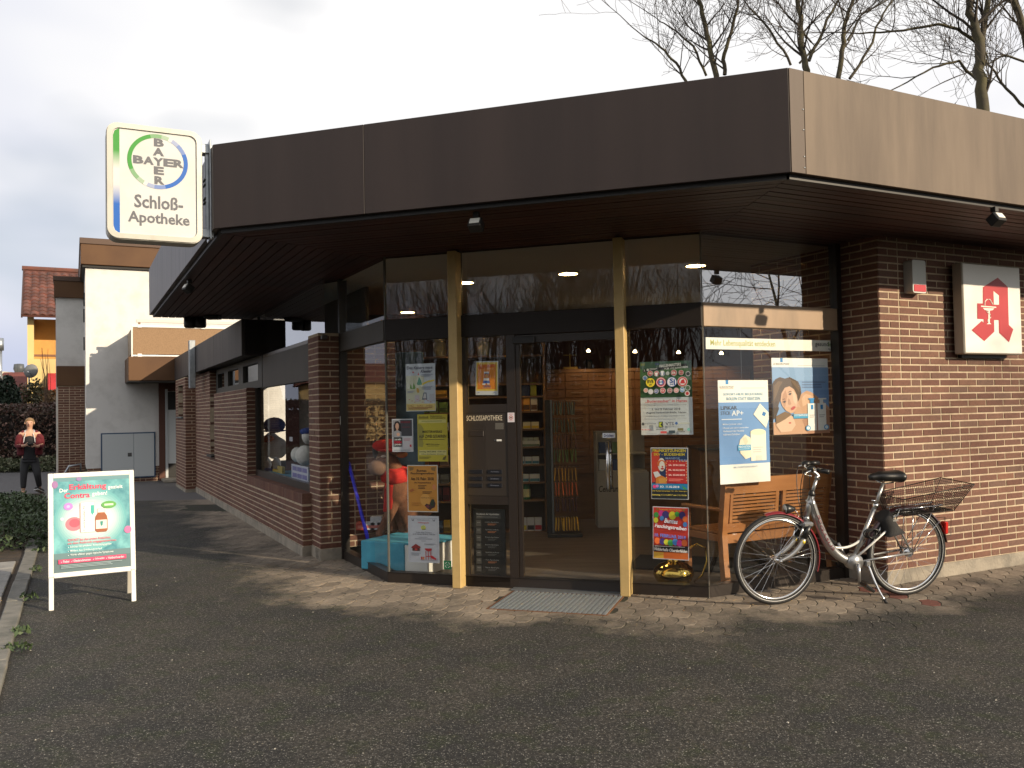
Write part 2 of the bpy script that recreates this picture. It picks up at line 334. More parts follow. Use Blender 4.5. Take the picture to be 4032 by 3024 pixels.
M_LINT = mat('lintel_panel', (.060,.052,.043), .6, nz=(2,.4,.7), col2=(.048,.042,.035), spec=.25)
M_FASX = mat('wing_fascia', (.060,.052,.050), .6, nz=(2.4,.42,.66), col2=(.036,.030,.030), stretch=(4,4,.2), spec=.25)
M_YEL = mat('yellow_post', (.52,.365,.15), .45, nz=(6,.5,.78), col2=(.43,.29,.11), bump=(25,.1))
M_GLASS = glass_mat('window_glass', .055)
M_GLASSL = glass_mat('window_glass_left', .035, (.94,.95,.95), .5)
M_STEEL = mat('brushed_steel', (.55,.55,.56), .25, 1.0)
M_GALV = mat('galvanised', (.42,.45,.48), .4, .85, nz=(14,.4,.7), col2=(.30,.33,.36))
M_WHITEP = mat('white_paint', (.78,.77,.74), .5)
M_GREYD = mat('grey_door', (.50,.53,.54), .5)
M_RUB = mat('black_rubber', (.012,.012,.013), .6)
M_PAPER = mat('paper', (.80,.80,.79), .6)

# ================================================================== ground
gb = MB(); gb.add([(-400,-200,-.016),(400,-200,-.016),(400,600,-.016),(-400,600,-.016)], [(0,1,2,3)])
ground = struct(gb.build('ground', M_SOIL))
FOOT = [W1-UL*13, W1, W1+UR*.1, K, G0, G1, G2, G2+UR*1.56, C, C+UR*7, C+UR*7+Vector((-.454,.891))*9, W1-UL*13+UR*6]
def inside(p, poly):
    r = False; j = len(poly)-1
    for i in range(len(poly)):
        a, b = poly[i], poly[j]
        if (a.y > p.y) != (b.y > p.y) and p.x < (b.x-a.x)*(p.y-a.y)/(b.y-a.y)+a.x: r = not r
        j = i
    return r
KB = Vector((-3.655, 6.37)); KN = Vector((UL.y, -UL.x))      # kerb line, normal to the left
pave = struct(MB().add([(-3.2,3,-.0028),(7,3,-.0028),(7,12,-.0028),(-9.6,16.5,-.0028),(-8.0,15.2,-.0028)], [(0,1,2,3,4)]).build('forecourt_paving', M_SOIL))
PW, PD, AMP = .138, .205, .020
def paver_outline(j=.0025, t=0.0):
    w, d = PW/2, PD/2; a = AMP
    # zigzag top and bottom, bowed sides: neighbours interlock
    pts = [(-w, -d+a), (0, -d-a), (w, -d+a), (w+.012, 0), (w, d-a+0), (0, d+a), (-w, d-a), (-w+.012, 0)]
    return pts
def paver_mb(mb, M, mi=0, jit=None):
    r = jit or rnd; pts = paver_outline(); n = len(pts)
    def ins(k):
        out = []
        for i in range(n):
            p = Vector(pts[i]); q = (Vector(pts[i-1])-p).normalized()+(Vector(pts[(i+1) % n])-p).normalized()
            c = Vector((0,0))-p; out.append(p + c.normalized()*k)
        return out
    o, t = ins(.003), ins(.0075); z = r.uniform(-.0015, .0015); tx, ty = r.uniform(-.008,.008), r.uniform(-.008,.008)
    vs = [M @ Vector((p.x, p.y, -.0125)) for p in o] + [M @ Vector((p.x, p.y, -.0032+z)) for p in o] + [M @ Vector((p.x, p.y, z+p.x*tx+p.y*ty)) for p in t]
    fs = [(i, (i+1) % n, (i+1) % n+n, i+n) for i in range(n)] + [(i+n, (i+1) % n+n, (i+1) % n+2*n, i+2*n) for i in range(n)] + [tuple(range(2*n, 3*n))]
    mb.add(vs, fs, mi)
stones = []
redc = [ongr(x, y) for x, y in ((3450,2322),(3500,2338),(3555,2343),(3625,2357),(3690,2372))]
for r_ in range(-22, 46):
    for c_ in range(-75, 60):
        lx = c_*PW + (r_ % 2)*PW/2; ly = -r_*PD
        q = FF.m @ Vector((lx, ly, 0))
        if q.y < 3.4 or q.y > 15.5 or abs(q.x) > .66*q.y+.5: continue
        if (Vector((q.x, q.y))-KB).dot(KN) > -.08: continue
        if inside(Vector((q.x, q.y)), FOOT) and all(inside(Vector((q.x+a, q.y+b)), FOOT) for a, b in ((.09,0),(-.09,0),(0,.09),(0,-.09))): continue
        if 1.20 < lx < 2.20 and -.80 < ly < -.10: continue
        d = min((Vector((q.x, q.y, 0))-c).length for c in redc)
        stones.append((d < .075, q, lx, ly))
pm = [];
for k in range(6):
    b = MB(); paver_mb(b, I4, 0, random.Random(k)); pm.append(b.mesh('paving_stone', M_PAVER))
b = MB(); paver_mb(b, I4, 0, random.Random(9)); pmr = b.mesh('paving_stone', M_REDP)
RM = FF.m.to_3x3().to_4x4()
def show(s): v = s[1]-Vector((.75, 6.55, 0)); x_, y_ = v.x*UF.x+v.y*UF.y, -v.x*UF.y+v.y*UF.x; return sqrt((x_*.42)**2+y_*y_)
order = sorted(stones, key=lambda s: (not s[0], show(s)))
rest = MB()
for i, (red, q, lx, ly) in enumerate(order):
    if i < 300: ob('paving_stone', pmr if red else pm[i % 6], pave, TT(q.x, q.y, 0) @ RM @ RZ(rnd.uniform(-.01,.01)))
    else: paver_mb(rest, TT(q.x, q.y, 0) @ RM)
tag(rest.build('paving_stones_far', M_PAVER, pave), kind='stuff')
# film of trodden dirt and moss that hides the joints away from the shop
from mathutils import noise as mnoise
fx0, fx1, fy0, fy1, fs_ = -9.5, 7.0, 3.2, 16.0, .07
nx, ny = int((fx1-fx0)/fs_), int((fy1-fy0)/fs_); fv = []; ff_ = []; idx = {}
def plane_d(p, u, o): return (p.x-o.x)*u.y - (p.y-o.y)*u.x
for j in range(ny):
    for i in range(nx):
        p = Vector((fx0+i*fs_, fy0+j*fs_))
        if abs(p.x) > .66*p.y+.6 or (p-KB).dot(KN) > .09: continue
        d = max(plane_d(p, UF, G1), plane_d(p, UR, C)+.45, plane_d(p, UL, G1)+.1, plane_d(p, Vector((cos(TH+pi/8), sin(TH+pi/8))), G2)+.28)
        if d < .35: continue
        v3 = Vector((p.x, p.y, 0)); n1 = mnoise.fractal(v3*1.3, .7, 2.0, 5); n2 = mnoise.noise(v3*3.1); n3 = mnoise.noise(v3*17)
        t = min(max((d+n1*.55-1.15)/.7+.5, 0), 1); t = t*t*(3-2*t)
        z = -.008+.0104*t+(n2*.0012+n3*.0006)*t
        if p.y > 15: z = max(z, .001)
        idx[(i,j)] = len(fv); fv.append((p.x, p.y, z))
for (i,j), k in idx.items():
    q = [idx.get((i+1,j)), idx.get((i+1,j+1)), idx.get((i,j+1))]
    if None not in q: ff_.append((k, *q))
fm0 = MB(); fm0.add(fv, ff_); fo = fm0.build('dirt_film', M_PAVER, None, None, True); struct(fo)
# kerb and beds to the left
FKB = Fr(KB, TL_)
kerb = struct(ob('kerb', None, None, FKB.m)) if False else None
kb = MB(); x = -13.0
M_KERB = mat('kerb_concrete', (.20,.19,.17), .9, nz=(6,.4,.65), col2=(.12,.12,.105), bump=(60,.6))
kerbo = struct(MB().box(-13.2, 1.7, -.128, -.004, -.02, .005).build('kerb', M_KERB, None, FKB.m))
while x < 1.6:
    MB().bbox(x+.005, x+.995, -.13, -.002, -.02, .035+rnd.uniform(-.004,.004), .008).build('kerb_stone', M_KERB, kerbo, TT(0, rnd.uniform(-.004,.004), 0)); x += 1.0
struct(MB().box(-13, 1.7, -6, -.13, -.02, .006).build('planting_bed', mat('bed_soil', (.030,.022,.015), .95, nz=(8,.4,.6), col2=(.055,.035,.02), bump=(30,1)), None, FKB.m))
slabs = struct(MB().box(-3.35, -1.0, -2.2, -.17, -.02, .004).build('slab_path', M_SOIL, None, FKB.m))
M_SLAB = mat('slab_concrete', (.30,.29,.27), .85, nz=(5,.4,.65), col2=(.21,.20,.19), bump=(70,.4), rv=.08)
for i in range(5):
    for j in range(4):
        MB().bbox(-3.33+i*.47, -2.87+i*.47, -.64-j*.47, -.18-j*.47, 0, .03, .006).build('slab', M_SLAB, slabs)
# small asphalt lane behind the bed
struct(MB().add([(-40,15.6,-.003),(-5.0,15.6,-.003),(-7.2,20.9,-.003),(-12,24.9,-.003),(-40,24.9,-.003)], [(0,1,2,3,4)]).build('lane', mat('lane_asphalt', (.105,.10,.105), .85, nz=(20,.4,.65), col2=(.08,.078,.08), bump=(90,.4))))

# ================================================================== brick walls
bld = thing('pharmacy_building', 'low brown brick pharmacy with a broad dark canopy and a glazed corner entrance', 'building')
CRS = .0625; JT = .0135
BR_MESH = {}
def brick_mesh(w, mt=M_BRICK):
    key = (round(w*200), mt.name)
    if key not in BR_MESH:
        b = MB(); h = CRS-JT; c = .0025; d = .010
        vs = [(0,d,0),(w,d,0),(w,d,h),(0,d,h),(0,c,0),(w,c,0),(w,c,h),(0,c,h),(c,0,c),(w-c,0,c),(w-c,0,h-c),(c,0,h-c)]
        fs = [(8,9,10,11)] + [(i, (i+1) % 4, (i+1) % 4+4, i+4) for i in range(4)] + [(i+4, (i+1) % 4+4, (i+1) % 4+8, i+8) for i in range(4)]
        b.add(vs, fs); BR_MESH[key] = b.mesh('brick', mt)
    return BR_MESH[key]
BUDGET = [300]
def courses(x0, x1, z0, z1, openings=(), seed=1, alt=True, cs=CRS, st=.25, hd=.125):
    """brick rectangles (x, z, w) in a wild bond; openings are (x0,x1,z0,z1)"""
    r = random.Random(seed); out = []; nz = int(round((z1-z0)/cs)); prev = []
    for k in range(nz):
        z = z0+k*cs; cuts = [(x0, x1)]
        for a, b_, c0, c1 in openings:
            if z+cs*.5 > c0 and z+cs*.5 < c1:
                nc = []
                for s, e_ in cuts:
                    if b_ <= s or a >= e_: nc.append((s, e_)); continue
                    if a > s: nc.append((s, a))
                    if b_ < e_: nc.append((b_, e_))
                cuts = nc
        js = []
        for s, e_ in cuts:
            x = s; first = True; runh = 0
            while x < e_-.02:
                if first: w_ = (hd if k % 2 else st) if alt else (st if k % 2 else hd)
                else: w_ = hd if (r.random() < .34 and runh == 0) else st
                if any(abs(x+w_-p) < .03 for p in prev) and not first: w_ = st if w_ == hd else hd
                first = False; runh = 1 if w_ == hd else 0
                if x+w_ > e_-.06: w_ = e_-x
                out.append((x, z, w_)); x += w_; js.append(x)
        prev = js
    return out
def brick_wall(name, fr, x0, x1, z0, z1, openings=(), seed=1, mortar=(0, .24), nobj=0, cx=None, alt=True, label=None, mt=M_BRICK, ends=(0,0)):
    """wall part of the building: a mortar body with bricks standing proud of it"""
    bs = courses(x0, x1, z0, z1, openings, seed, alt)
    mb = MB(); zs = sorted({z0, z1} | {min(max(v, z0), z1) for o_ in openings for v in o_[2:]})
    xs = sorted({x0, x1} | {v for o_ in openings for v in o_[:2]})
    for i in range(len(xs)-1):
        for k in range(len(zs)-1):
            mx_, mz_ = (xs[i]+xs[i+1])/2, (zs[k]+zs[k+1])/2
            if any(a < mx_ < b_ and c0 < mz_ < c1 for a, b_, c0, c1 in openings): continue
            mb.box(xs[i]+(.008 if i == 0 else 0), xs[i+1]-(.008 if i == len(xs)-2 else 0), .0042, .0042+mortar[1], zs[k], zs[k+1])
    wl = mb.build(name, M_MORT, bld, fr.m)
    if label: wl['label'] = label
    if nobj:
        key = cx or (lambda q: q[0]); bs = sorted(bs, key=key)
    st_ = MB()
    for i, (x, z, w_) in enumerate(bs):
        if i < nobj and BUDGET[0] > 0:
            BUDGET[0] -= 1; ob('brick', brick_mesh(w_-JT, mt), wl, TT(x+JT/2, rnd.uniform(-.0012,.0012), z+JT/2))
        else:
            me = brick_mesh(w_-JT, mt); dy = rnd.uniform(-.0012,.0012)
            st_.add([(v.co.x+x+JT/2, v.co.y+dy, v.co.z+z+JT/2) for v in me.vertices], [tuple(p.vertices) for p in me.polygons])
    if st_.v: tag(st_.build('bricks_rest', mt, wl), kind='stuff')
    return wl
ZB = .115
ZT = ZB + CRS*45.6
brick_wall('brick_wall', FC, 0, 4.2, ZB, ZB+CRS*46, seed=3, nobj=232, cx=lambda q: abs(q[0]-1.0)*1.0+abs(q[1]-1.05)*.55, label='sunlit brick wall with the red letter sign')
brick_wall('return_wall', FCL, -1.55, 0, ZB, ZB+CRS*46, seed=5, nobj=0, alt=False, label='shaded brick return beside the glass')
brick_wall('pier_wall', FK, 0, .86, ZB, ZB+CRS*36.4, seed=8, nobj=46, cx=lambda q: q[0] > .2, label='brick pier left of the glazed corner', mortar=(0,.1))
brick_wall('pier_side_wall', FKL, -.45, 0, ZB, ZB+CRS*36.4, seed=9, alt=False, mortar=(0,.1))
brick_wall('sill_wall', FW, -3.32, 0, ZB-.01, .555, seed=11, label='low brick wall under the display window')
brick_wall('sill_end_wall', Fr(W1, TR_), 0, .12, ZB-.01, .555, seed=12, mortar=(0,.1))
brick_wall('side_wall', FW, -9.08, -3.32, ZB-.01, 1.915, openings=((-7.02,-6.5,.80,2.4),), seed=13, nobj=22, cx=lambda q: -q[0], label='brick side wall with a tall slot window')
brick_wall('side_wall_upper', FW, -9.08, -7.02, 1.915, 2.35, seed=14)
FP3 = Fr(W1, TL_, 0, -.19)
P3X = FP3.loc(693,1800)[0]
brick_wall('far_side_wall', FP3, P3X, -9.1, .06, 2.32, openings=((P3X+.5,P3X+1.4,1.52,2.18),), seed=15, label='far brick pier with a small dark window')
brick_wall('far_end_wall', Fr(FP3.pt(-9.1,0,0), TR_), 0, .25, .06, 2.32, seed=16, mortar=(0,.1))
# jamb faces of the openings in the side wall
brick_wall('window_jamb', Fr(FW.pt(-3.32,0,0), TR_), 0, .14, .62, 1.915, seed=17, mortar=(0,.05))
brick_wall('slot_jamb', Fr(FW.pt(-7.02,0,0), TR_), 0, .14, .80, 2.35, seed=18, mortar=(0,.05))
brick_wall('small_slot_jamb', Fr(FP3.pt(P3X+.5,0,0), TR_), 0, .14, 1.52, 2.18, seed=19, mortar=(0,.05))
# rowlock sill: bricks on edge
rl = MB().box(-3.32, .0, .0065, .12, .555, .668).build('sill', M_MORT, bld, FW.m)
rk = MB(); x = -3.32
k_ = 0
rb = MB().bbox(.004, .054, -.004, .125, .559, .675, .003).mesh('sill_brick', M_BRICK)
while x < -.03:
    ob('sill_brick', rb, rl, TT(x, 0, 0)); x += .0605
# plinths
def plinth(fr, x0, x1, z, y=-.008, d=.2): 
    MB().box(x0, x1, y, y+d, -.02, z).build('plinth', M_CONC, bld, fr.m)
plinth(FC, .0, 4.2, ZB); plinth(FCL, -.42, .0085, ZB-.001, -.0085, .1); plinth(FK, -.006, .235, ZB+.001); plinth(FKL, -.45, -.002, ZB-.001, -.006, .1)
plinth(FW, -9.08, .006, ZB-.012); plinth(Fr(W1, TR_), .004, .10, ZB-.013, -.006, .1); plinth(FP3, P3X, -9.09, .055); plinth(Fr(FP3.pt(-9.1,0,0), TR_), 0, .2, .054, -.006, .1)

# ================================================================== canopy
can_pts = [B, A, Fp, Fp+UR*7.5, B+UR*6+Vector((-UR.y,UR.x))*5, B+UR*6]
cen = sum(can_pts, Vector((0,0)))/len(can_pts)
b = MB(); n_ = len(can_pts); ip = [p+(cen-p).normalized()*.05 for p in can_pts]
b.add([(p.x,p.y,3.02) for p in ip]+[(p.x,p.y,3.63) for p in ip], [tuple(range(n_-1,-1,-1)), tuple(range(n_,2*n_))]+[(i,(i+1)%n_,(i+1)%n_+n_,i+n_) for i in range(n_)][::1])
canopy = b.build('canopy', M_BLACK, bld)
def fascia(p, ang, x0, x1, m, name='fascia_panel'):
    fr = Fr(p, ang)
    MB().bbox(x0+.002, x1-.002, 0, .045, H1, H2, .0015).build(name, m, canopy, fr.m)
fascia(A, TH, .0, 1.3055, M_FASD); fascia(A, TH, 1.3055, 4.268, M_FASD)
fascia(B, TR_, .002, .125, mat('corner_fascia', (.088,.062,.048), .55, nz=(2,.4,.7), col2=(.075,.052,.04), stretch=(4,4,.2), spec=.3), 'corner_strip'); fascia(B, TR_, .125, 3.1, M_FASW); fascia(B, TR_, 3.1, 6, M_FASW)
for q in (3.4, 3.27, 3.1, 3.03): MB().ball((.112, -.002, q), (.005,.004,.005), 8).build('rivet', M_GALV, canopy, Fr(B, TR_).m)
fascia(A, TL_, -3.2, -.004, M_FASG); fascia(A, TL_, -6.36, -3.2, M_FASG)
fascia(Fp, TR_+pi, -7.5, -.05, M_FASD) if False else MB().bbox(.05, 7.4, -.045, 0, H1, H2, .006).build('fascia_panel', M_FASD, canopy, Fr(Fp, TR_).m)
# black batten painting the shadow gap, and wooden soffit boards, mitred at the corners
def soffit(p, ang, L0, a0, a1, nb=18, tl=.414, tr=.414):
    fr = Fr(p, ang); bw = .092
    MB().box(.03 if a0 else .0, L0-.03, .047, .075, HS-.004, 3.02).build('shadow_gap_batten', M_BLACK, canopy, fr.m)
    for i in range(nb):
        d0 = .078+i*bw; d1 = d0+bw-.011
        s0, s1 = a0*d0, a0*d1; e0, e1 = L0-a1*d0, L0-a1*d1
        z0 = HS+rnd.uniform(-.0015,.0015); g_ = .003
        vs = [(s0+g_,d0,z0),(e0-g_,d0,z0),(e1-g_,d1,z0),(s1+g_,d1,z0)]; vs += [(x_,y_,z0+.018) for x_,y_,_ in vs]
        MB().add(vs, [(3,2,1,0),(4,5,6,7),(0,1,5,4),(1,2,6,5),(2,3,7,6),(3,0,4,7)]).build('soffit_board', M_PLANK, canopy, fr.m)
soffit(A, TH, 4.27, .414, .414); soffit(B, TR_, 6.0, .414, 0)
frl = Fr(Fp, TL_); soffit(Fp, TL_, 6.36, 0, .414)
# wing roof edge behind the canopy
zt = 2.85; wn = ongr(950, 1256, zt); wf = ongr(691, 1410, zt)
FWG = Fr((wn.x, wn.y), TL_); WL = (Vector((wf.x, wf.y))-Vector((wn.x, wn.y))).length; WB = FWG.loc(951.6, 1400)[1]
wing = MB().box(-WL, 0, .05, 3.0, WB+.03, zt-.02).build('wing_roof', M_BLACK, bld, FWG.m)
MB().bbox(-2.6, 0, 0, .045, WB, zt, .006).build('fascia_panel', M_FASX, wing)
MB().bbox(-WL, -2.605, 0, .045, WB, zt, .006).build('fascia_panel', M_FASX, wing)
MB().bbox(-.044, 0, .046, 2.9, WB, zt, .006).build('fascia_panel', M_FASD, wing)
x0, z1 = FWG.loc(752, 1342, -.06); x1, z0 = FWG.loc(770, 1525, -.06)
dp = MB().bbox(x0, x0+.16, -.11, -.002, z0, z1, .006).build('gutter_outlet', M_GALV, wing)
for i in range(3): MB().box(x0+.03+i*.04, x0+.045+i*.04, -.114, -.109, z0+.02, z1-.02).build('rib', M_GALV, dp)
# spot boxes hung under the canopy's left part
for (px, py) in ((748,1250),(788,1250)):
    q = ongr(px, py, HS); MB().lathe([(.0,0),(.085,0),(.085,-.13),(.07,-.15),(0,-.15)], 16, M=TT(q.x,q.y,HS)).build('soffit_lamp', M_BLACK, canopy, None, True)
q = ongr(838, 1243, HS); MB().bbox(q.x-.1,q.x+.1,q.y-.1,q.y+.1,HS-.05,HS,.01).build('junction_box', M_BLACK, canopy)
# ================================================================== glazed corner
SZ = .095                       # sill height
front = MB()
front.box(0, 2.848, -.004, .07, 0, SZ-.003); shop = front.build('shopfront', M_BRON, bld, FF.m)
MB().box(0, 2.848, -.012, .078, SZ-.003, SZ).build('sill_rail', M_BRON, shop)
def lz(px, py, y=0): return FF.loc(px, py, y)
XD0, XD1 = .752, 1.245          # side panel, door
b = MB()
def band(fr, x0, x1, parent, z0=2.19, z1=2.385, m=M_BEAM, y0=-.012, y1=.07): MB().bbox(x0, x1, y0, y1, z0, z1, .004).build('transom_beam', m, parent, fr)
band(I4, .004, 2.844, shop, m=mat('dark_beam', (.020,.015,.013), .5, spec=.25))
# panes
def pane(x0, x1, z0, z1, parent, fr=None, y=.02, m=M_GLASS, name='pane'):
    return MB().box(x0, x1, y, y+.006, z0, z1).build(name, m, parent, fr)
def pane1(x0, x1, z0, z1, parent, fr=None, y=.02, m=M_GLASS, name='pane'):
    return MB().add([(x0,y,z0),(x1,y,z0),(x1,y,z1),(x0,y,z1)], [(0,1,2,3)]).build(name, m, parent, fr)
pane1(.003, .70, SZ, 2.19, shop); pane1(2.16, 2.845, SZ, 2.19, shop)
pane1(.003, .70, 2.385, HS, shop); pane1(.70, 2.16, 2.385, HS, shop); pane1(2.16, 2.845, 2.385, HS, shop)
for x in (.695,): MB().box(x, x+.05, .0, .06, SZ, HS).build('mullion', M_BRON, shop)
MB().box(2.135, 2.165, .0, .06, SZ, HS).build('mullion', M_BRON, shop)
MB().box(-.006, .006, .002, .03, SZ, HS).build('corner_joint', mat('silicone', (.10,.10,.09), .5), shop)
MB().box(2.845, 2.853, -.006, .02, 0, HS).build('corner_joint', M_BRON if False else mat('pale_joint', (.16,.14,.11), .5), shop)
# door side panel
z_r1, z_r0 = lz(1820,1594)[1], lz(1820,1627)[1]; z_l1, z_l0 = lz(1820,1952)[1], lz(1820,1985)[1]; z_k = lz(1900,2268)[1]
sp = MB(); sp.box(.745, .785, -.004, .055, 0, 2.19); sp.box(1.165, 1.245, -.006, .06, 0, 2.19); sp.box(.785, 1.165, -.004, .055, z_r0, z_r1); sp.box(.785, 1.165, -.004, .055, z_l0, z_l1); sp.box(.785, 1.165, -.004, .055, 0, z_k)
sidep = sp.build('side_panel_frame', M_BRON, shop)
pane1(.785, 1.165, z_r1, 2.19, sidep); pane1(.785, 1.165, z_k, z_l0, sidep)
M_SPAN = mat('notice_panel', (.028,.021,.016), .45)
board = MB().bbox(.785, 1.165, .0, .03, z_l1, z_r0, .003).build('notice_panel', M_SPAN, sidep)
a = lz(1837,1637); c = lz(1978,1655); lettering(sidep, 'SCHLOSSAPOTHEKE', a[0], c[0], c[1], a[1], -.0022, ink(226,214,190), .0)
for i in range(7):
    a = lz(1950,1666+i*3.6); c = lz(1983,1668+i*3.6); MB().box(a[0], c[0], -.0015, .0, c[1], a[1]).build('speaker_slot', mat('slot_grey', (.16,.15,.13), .5), board)
a = lz(1956,1730); c = lz(1975,1737); MB().box(a[0], c[0], -.004, 0, c[1], a[1]).build('bell_label', ink(225,225,220), board)
a = lz(1948,1731); c = lz(1953,1736); MB().box(a[0], c[0], -.004, 0, c[1], a[1]).build('bell_button', M_STEEL, board)
a = lz(1850,1696); c = lz(1905,1718); MB().bbox(a[0], c[0], -.008, 0, c[1], a[1], .003).build('letter_flap', M_BRON, board)
a = lz(1835,1668); c = lz(1915,1890); MB().box(a[0], c[0], -.002, 0, c[1], a[1]).build('flap_door', mat('notice_panel2', (.024,.018,.014), .4), board)
for i in range(3):
    for j, (xa, xb) in enumerate(((1845,1900),(1920,1978))):
        a = lz(xa, 1849+i*27); c = lz(xb, 1866+i*27); o_ = MB().bbox(a[0], c[0], -.006, 0, c[1], a[1], .002).build('name_plate', mat('plate_dark', (.010,.011,.016), .3), board)
        if j: lettering(board, ('Apotheke','Notdienst','Rezepte')[i], a[0]+.03, c[0]-.03, c[1]+.012, a[1]-.012, -.007, ink(120,125,140))
# door leaf (glass, black kick rail)
door = MB().box(1.25, 2.13, .004, .045, .012, z_k+.005).build('door', M_BLACK, shop)
MB().box(1.25, 1.285, .004, .045, z_k+.005, 2.185).build('stile', M_BRON, door); MB().box(1.285, 2.13, .004, .045, 2.12, 2.185).build('top_rail', M_BRON, door)
pane1(1.285, 2.13, z_k+.005, 2.12, door)
a = lz(2152,1322); c = lz(2240,1345); MB().bbox(a[0]-.3, c[0]-.3, -.03, .0, c[1], a[1], .005).build('door_closer', M_BLACK, door)
a = lz(2386,1738,-.06); c = lz(2402,1928,-.06); hx = (a[0]+c[0])/2
hd = MB(); hd.tube([(hx,-.06,c[1]),(hx,-.06,a[1])], .016, 14); hd.build('handle', M_STEEL, door, None, True)
MB().tube([(hx+.0,.06,c[1]),(hx+.0,.06,a[1])], .014, 12).build('handle', M_STEEL, door, None, True)
for z in (c[1]+.1, a[1]-.1): MB().tube([(hx,-.06,z),(hx,.06,z)], .008, 8).build('handle_bolt', M_STEEL, door)
dr = Sheet('push_sign', 'white Drücken sticker above the door handle', FF, (2372,1705), (2422,1724), .016, ink(226,230,236), cat='sticker'); dr.txt('Drücken', .12, .88, .22, .82, (52,62,120), .03); dr.done()
MB().box(1.2, 2.2, -.10, .0, .003, .012).build('threshold', M_GALV, shop)
# yellow posts
for k, x in enumerate((.673, 2.148)):
    MB().bbox(x, x+.080, -.122, .01, .0, 2.945, .005).build('post', M_YEL, shop)
# right facet
rf = MB().box(0, 1.56, -.004, .07, 0, SZ-.003).build('right_shopfront', M_BRON, bld, FRT.m)
MB().box(0, 1.56, -.012, .078, SZ-.003, SZ).build('sill_rail', M_BRON, rf)
band(I4, .004, 1.53, rf)
pane1(.005, 1.53, SZ, 2.19, rf); pane1(.005, 1.53, 2.385, HS, rf, m=glass_mat('clerestory_glass', .38, (.6,.62,.62)))
MB().box(1.51, 1.58, -.02, .07, 0, HS).build('mullion', M_BRON, rf)
# left facet
LFL = (G1-G0).length
lf = MB().box(0, LFL, -.004, .07, 0, SZ-.003).build('left_shopfront', M_BRON, bld, FL.m)
MB().box(0, LFL, -.012, .078, SZ-.003, SZ).build('sill_rail', M_BRON, lf)
band(I4, .0, LFL-.004, lf, m=M_LINT)
pane1(.03, LFL-.003, SZ, 2.19, lf, m=M_GLASSL); pane1(.03, LFL-.003, 2.385, HS, lf, m=M_GLASSL)
MB().box(-.02, .035, -.015, .07, 0, HS).build('mullion', M_BRON, lf)
# left side: display window, lintel band, transom lights, clerestory
FWN = Fr(W1, TL_, 0, .13)
dw = MB(); dw.box(-3.30, -3.25, -.01, .05, .66, 1.905); dw.box(-3.30, .3, -.012, .05, .66, .76); disp = dw.build('display_window', M_BRON, bld, FWN.m)
pane1(-3.25, .32, .76, 1.905, disp, m=M_GLASSL)
lin = MB().bbox(-2.72, .36, -.015, .06, 1.905, 2.32, .004).build('lintel_panel', M_LINT, bld, FWN.m)
tr = MB(); X0 = -7.0
tr.box(-7.0, -2.725, -.02, .06, 1.915, 2.02); tr.box(-7.0, -2.725, -.02, .06, 2.27, 2.36)
for x in (-7.0, -6.05, -5.85, -4.62, -4.42, -3.02): tr.box(x, x+.2 if x != -3.02 else -2.725, -.02, .06, 2.02, 2.27)
trn = tr.build('transom_window', mat('transom_frame', (.052,.050,.044), .6, spec=.25), bld, FWN.m)
for x0, x1 in ((-6.8,-6.05),(-5.65,-4.62),(-4.22,-3.02)): pane1(x0, x1, 2.02, 2.27, trn, m=glass_mat('transom_glass', .5, (.3,.3,.3)))
MB().box(-7.0, .45, -.01, .05, 2.32, 2.36).build('head_rail', M_BRON, bld, FWN.m)
pane1(-2.7, .45, 2.36, HS, bld, FWN.m, m=glass_mat('clerestory_left', .34, (.55,.57,.58)), name='clerestory_pane')
pane1(-7.02, -6.5, .86, 1.915, bld, Fr(W1, TL_, 0, .10).m, m=glass_mat('slot_glass', .10, (.1,.1,.1)), name='slot_pane')
MB().bbox(-7.06, -6.47, -.06, .14, .80, .84, .004).build('slot_sill', M_BLACK, bld, FW.m)
MB().bbox(-6.53, -6.5, .02, .14, .84, 1.915, .003).build('slot_frame', M_BLACK, bld, FW.m)
MB().bbox(P3X+.5, P3X+1.4, .10, .12, 1.52, 2.18, .003).build('small_slot_window', M_BLACK, bld, FP3.m)
MB().bbox(P3X+.45, P3X+1.45, -.04, .10, 1.49, 1.52, .004).build('small_slot_sill', mat('slot_sill', (.10,.12,.13), .4), bld, FP3.m)
# dark closing boards behind the side wall (solid building)
MB().box(-9.0, -3.3, .16, .2, 0, 2.95).build('inner_wall', M_BLACK, bld, FW.m)
FIN = Fr((0,0), radians(-2))
# ================================================================== doormat
dm = thing('door_grate', 'ribbed galvanised metal grate set in the paving before the door', 'doormat', FF.m)
gx0, gx1, gy0, gy1 = 1.235, 2.165, -.775, -.125
MB().box(gx0, gx1, gy0, gy1, -.012, -.004).build('pit', M_BLACK, dm)
gf = MB(); gf.box(gx0-.012,gx1+.012,gy0-.012,gy0,-.012,.004); gf.box(gx0-.012,gx1+.012,gy1,gy1+.012,-.012,.004); gf.box(gx0-.012,gx0,gy0,gy1,-.012,.004); gf.box(gx1,gx1+.012,gy0,gy1,-.012,.004); gf.build('rim', mat('rust_rim', (.16,.07,.03), .8), dm)
M_GRATE = mat('grate_metal', (.36,.40,.43), .45, .6, nz=(30,.4,.7), col2=(.26,.29,.32))
k = 24; wd = (gx1-gx0)/k
sm = MB().add([(0,gy0,-.001),(wd*.3,gy0,-.001),(wd*.36,gy0,.009),(wd*.94,gy0,.009),(wd,gy0,-.001),(0,gy1,-.001),(wd*.3,gy1,-.001),(wd*.36,gy1,.009),(wd*.94,gy1,.009),(wd,gy1,-.001)], [(0,1,6,5),(1,2,7,6),(2,3,8,7),(3,4,9,8),(1,4,3,2),(6,7,8,9)]).mesh('grate_rib', M_GRATE)
for i in range(k): ob('grate_rib', sm, dm, TT(gx0+i*wd, 0, 0))
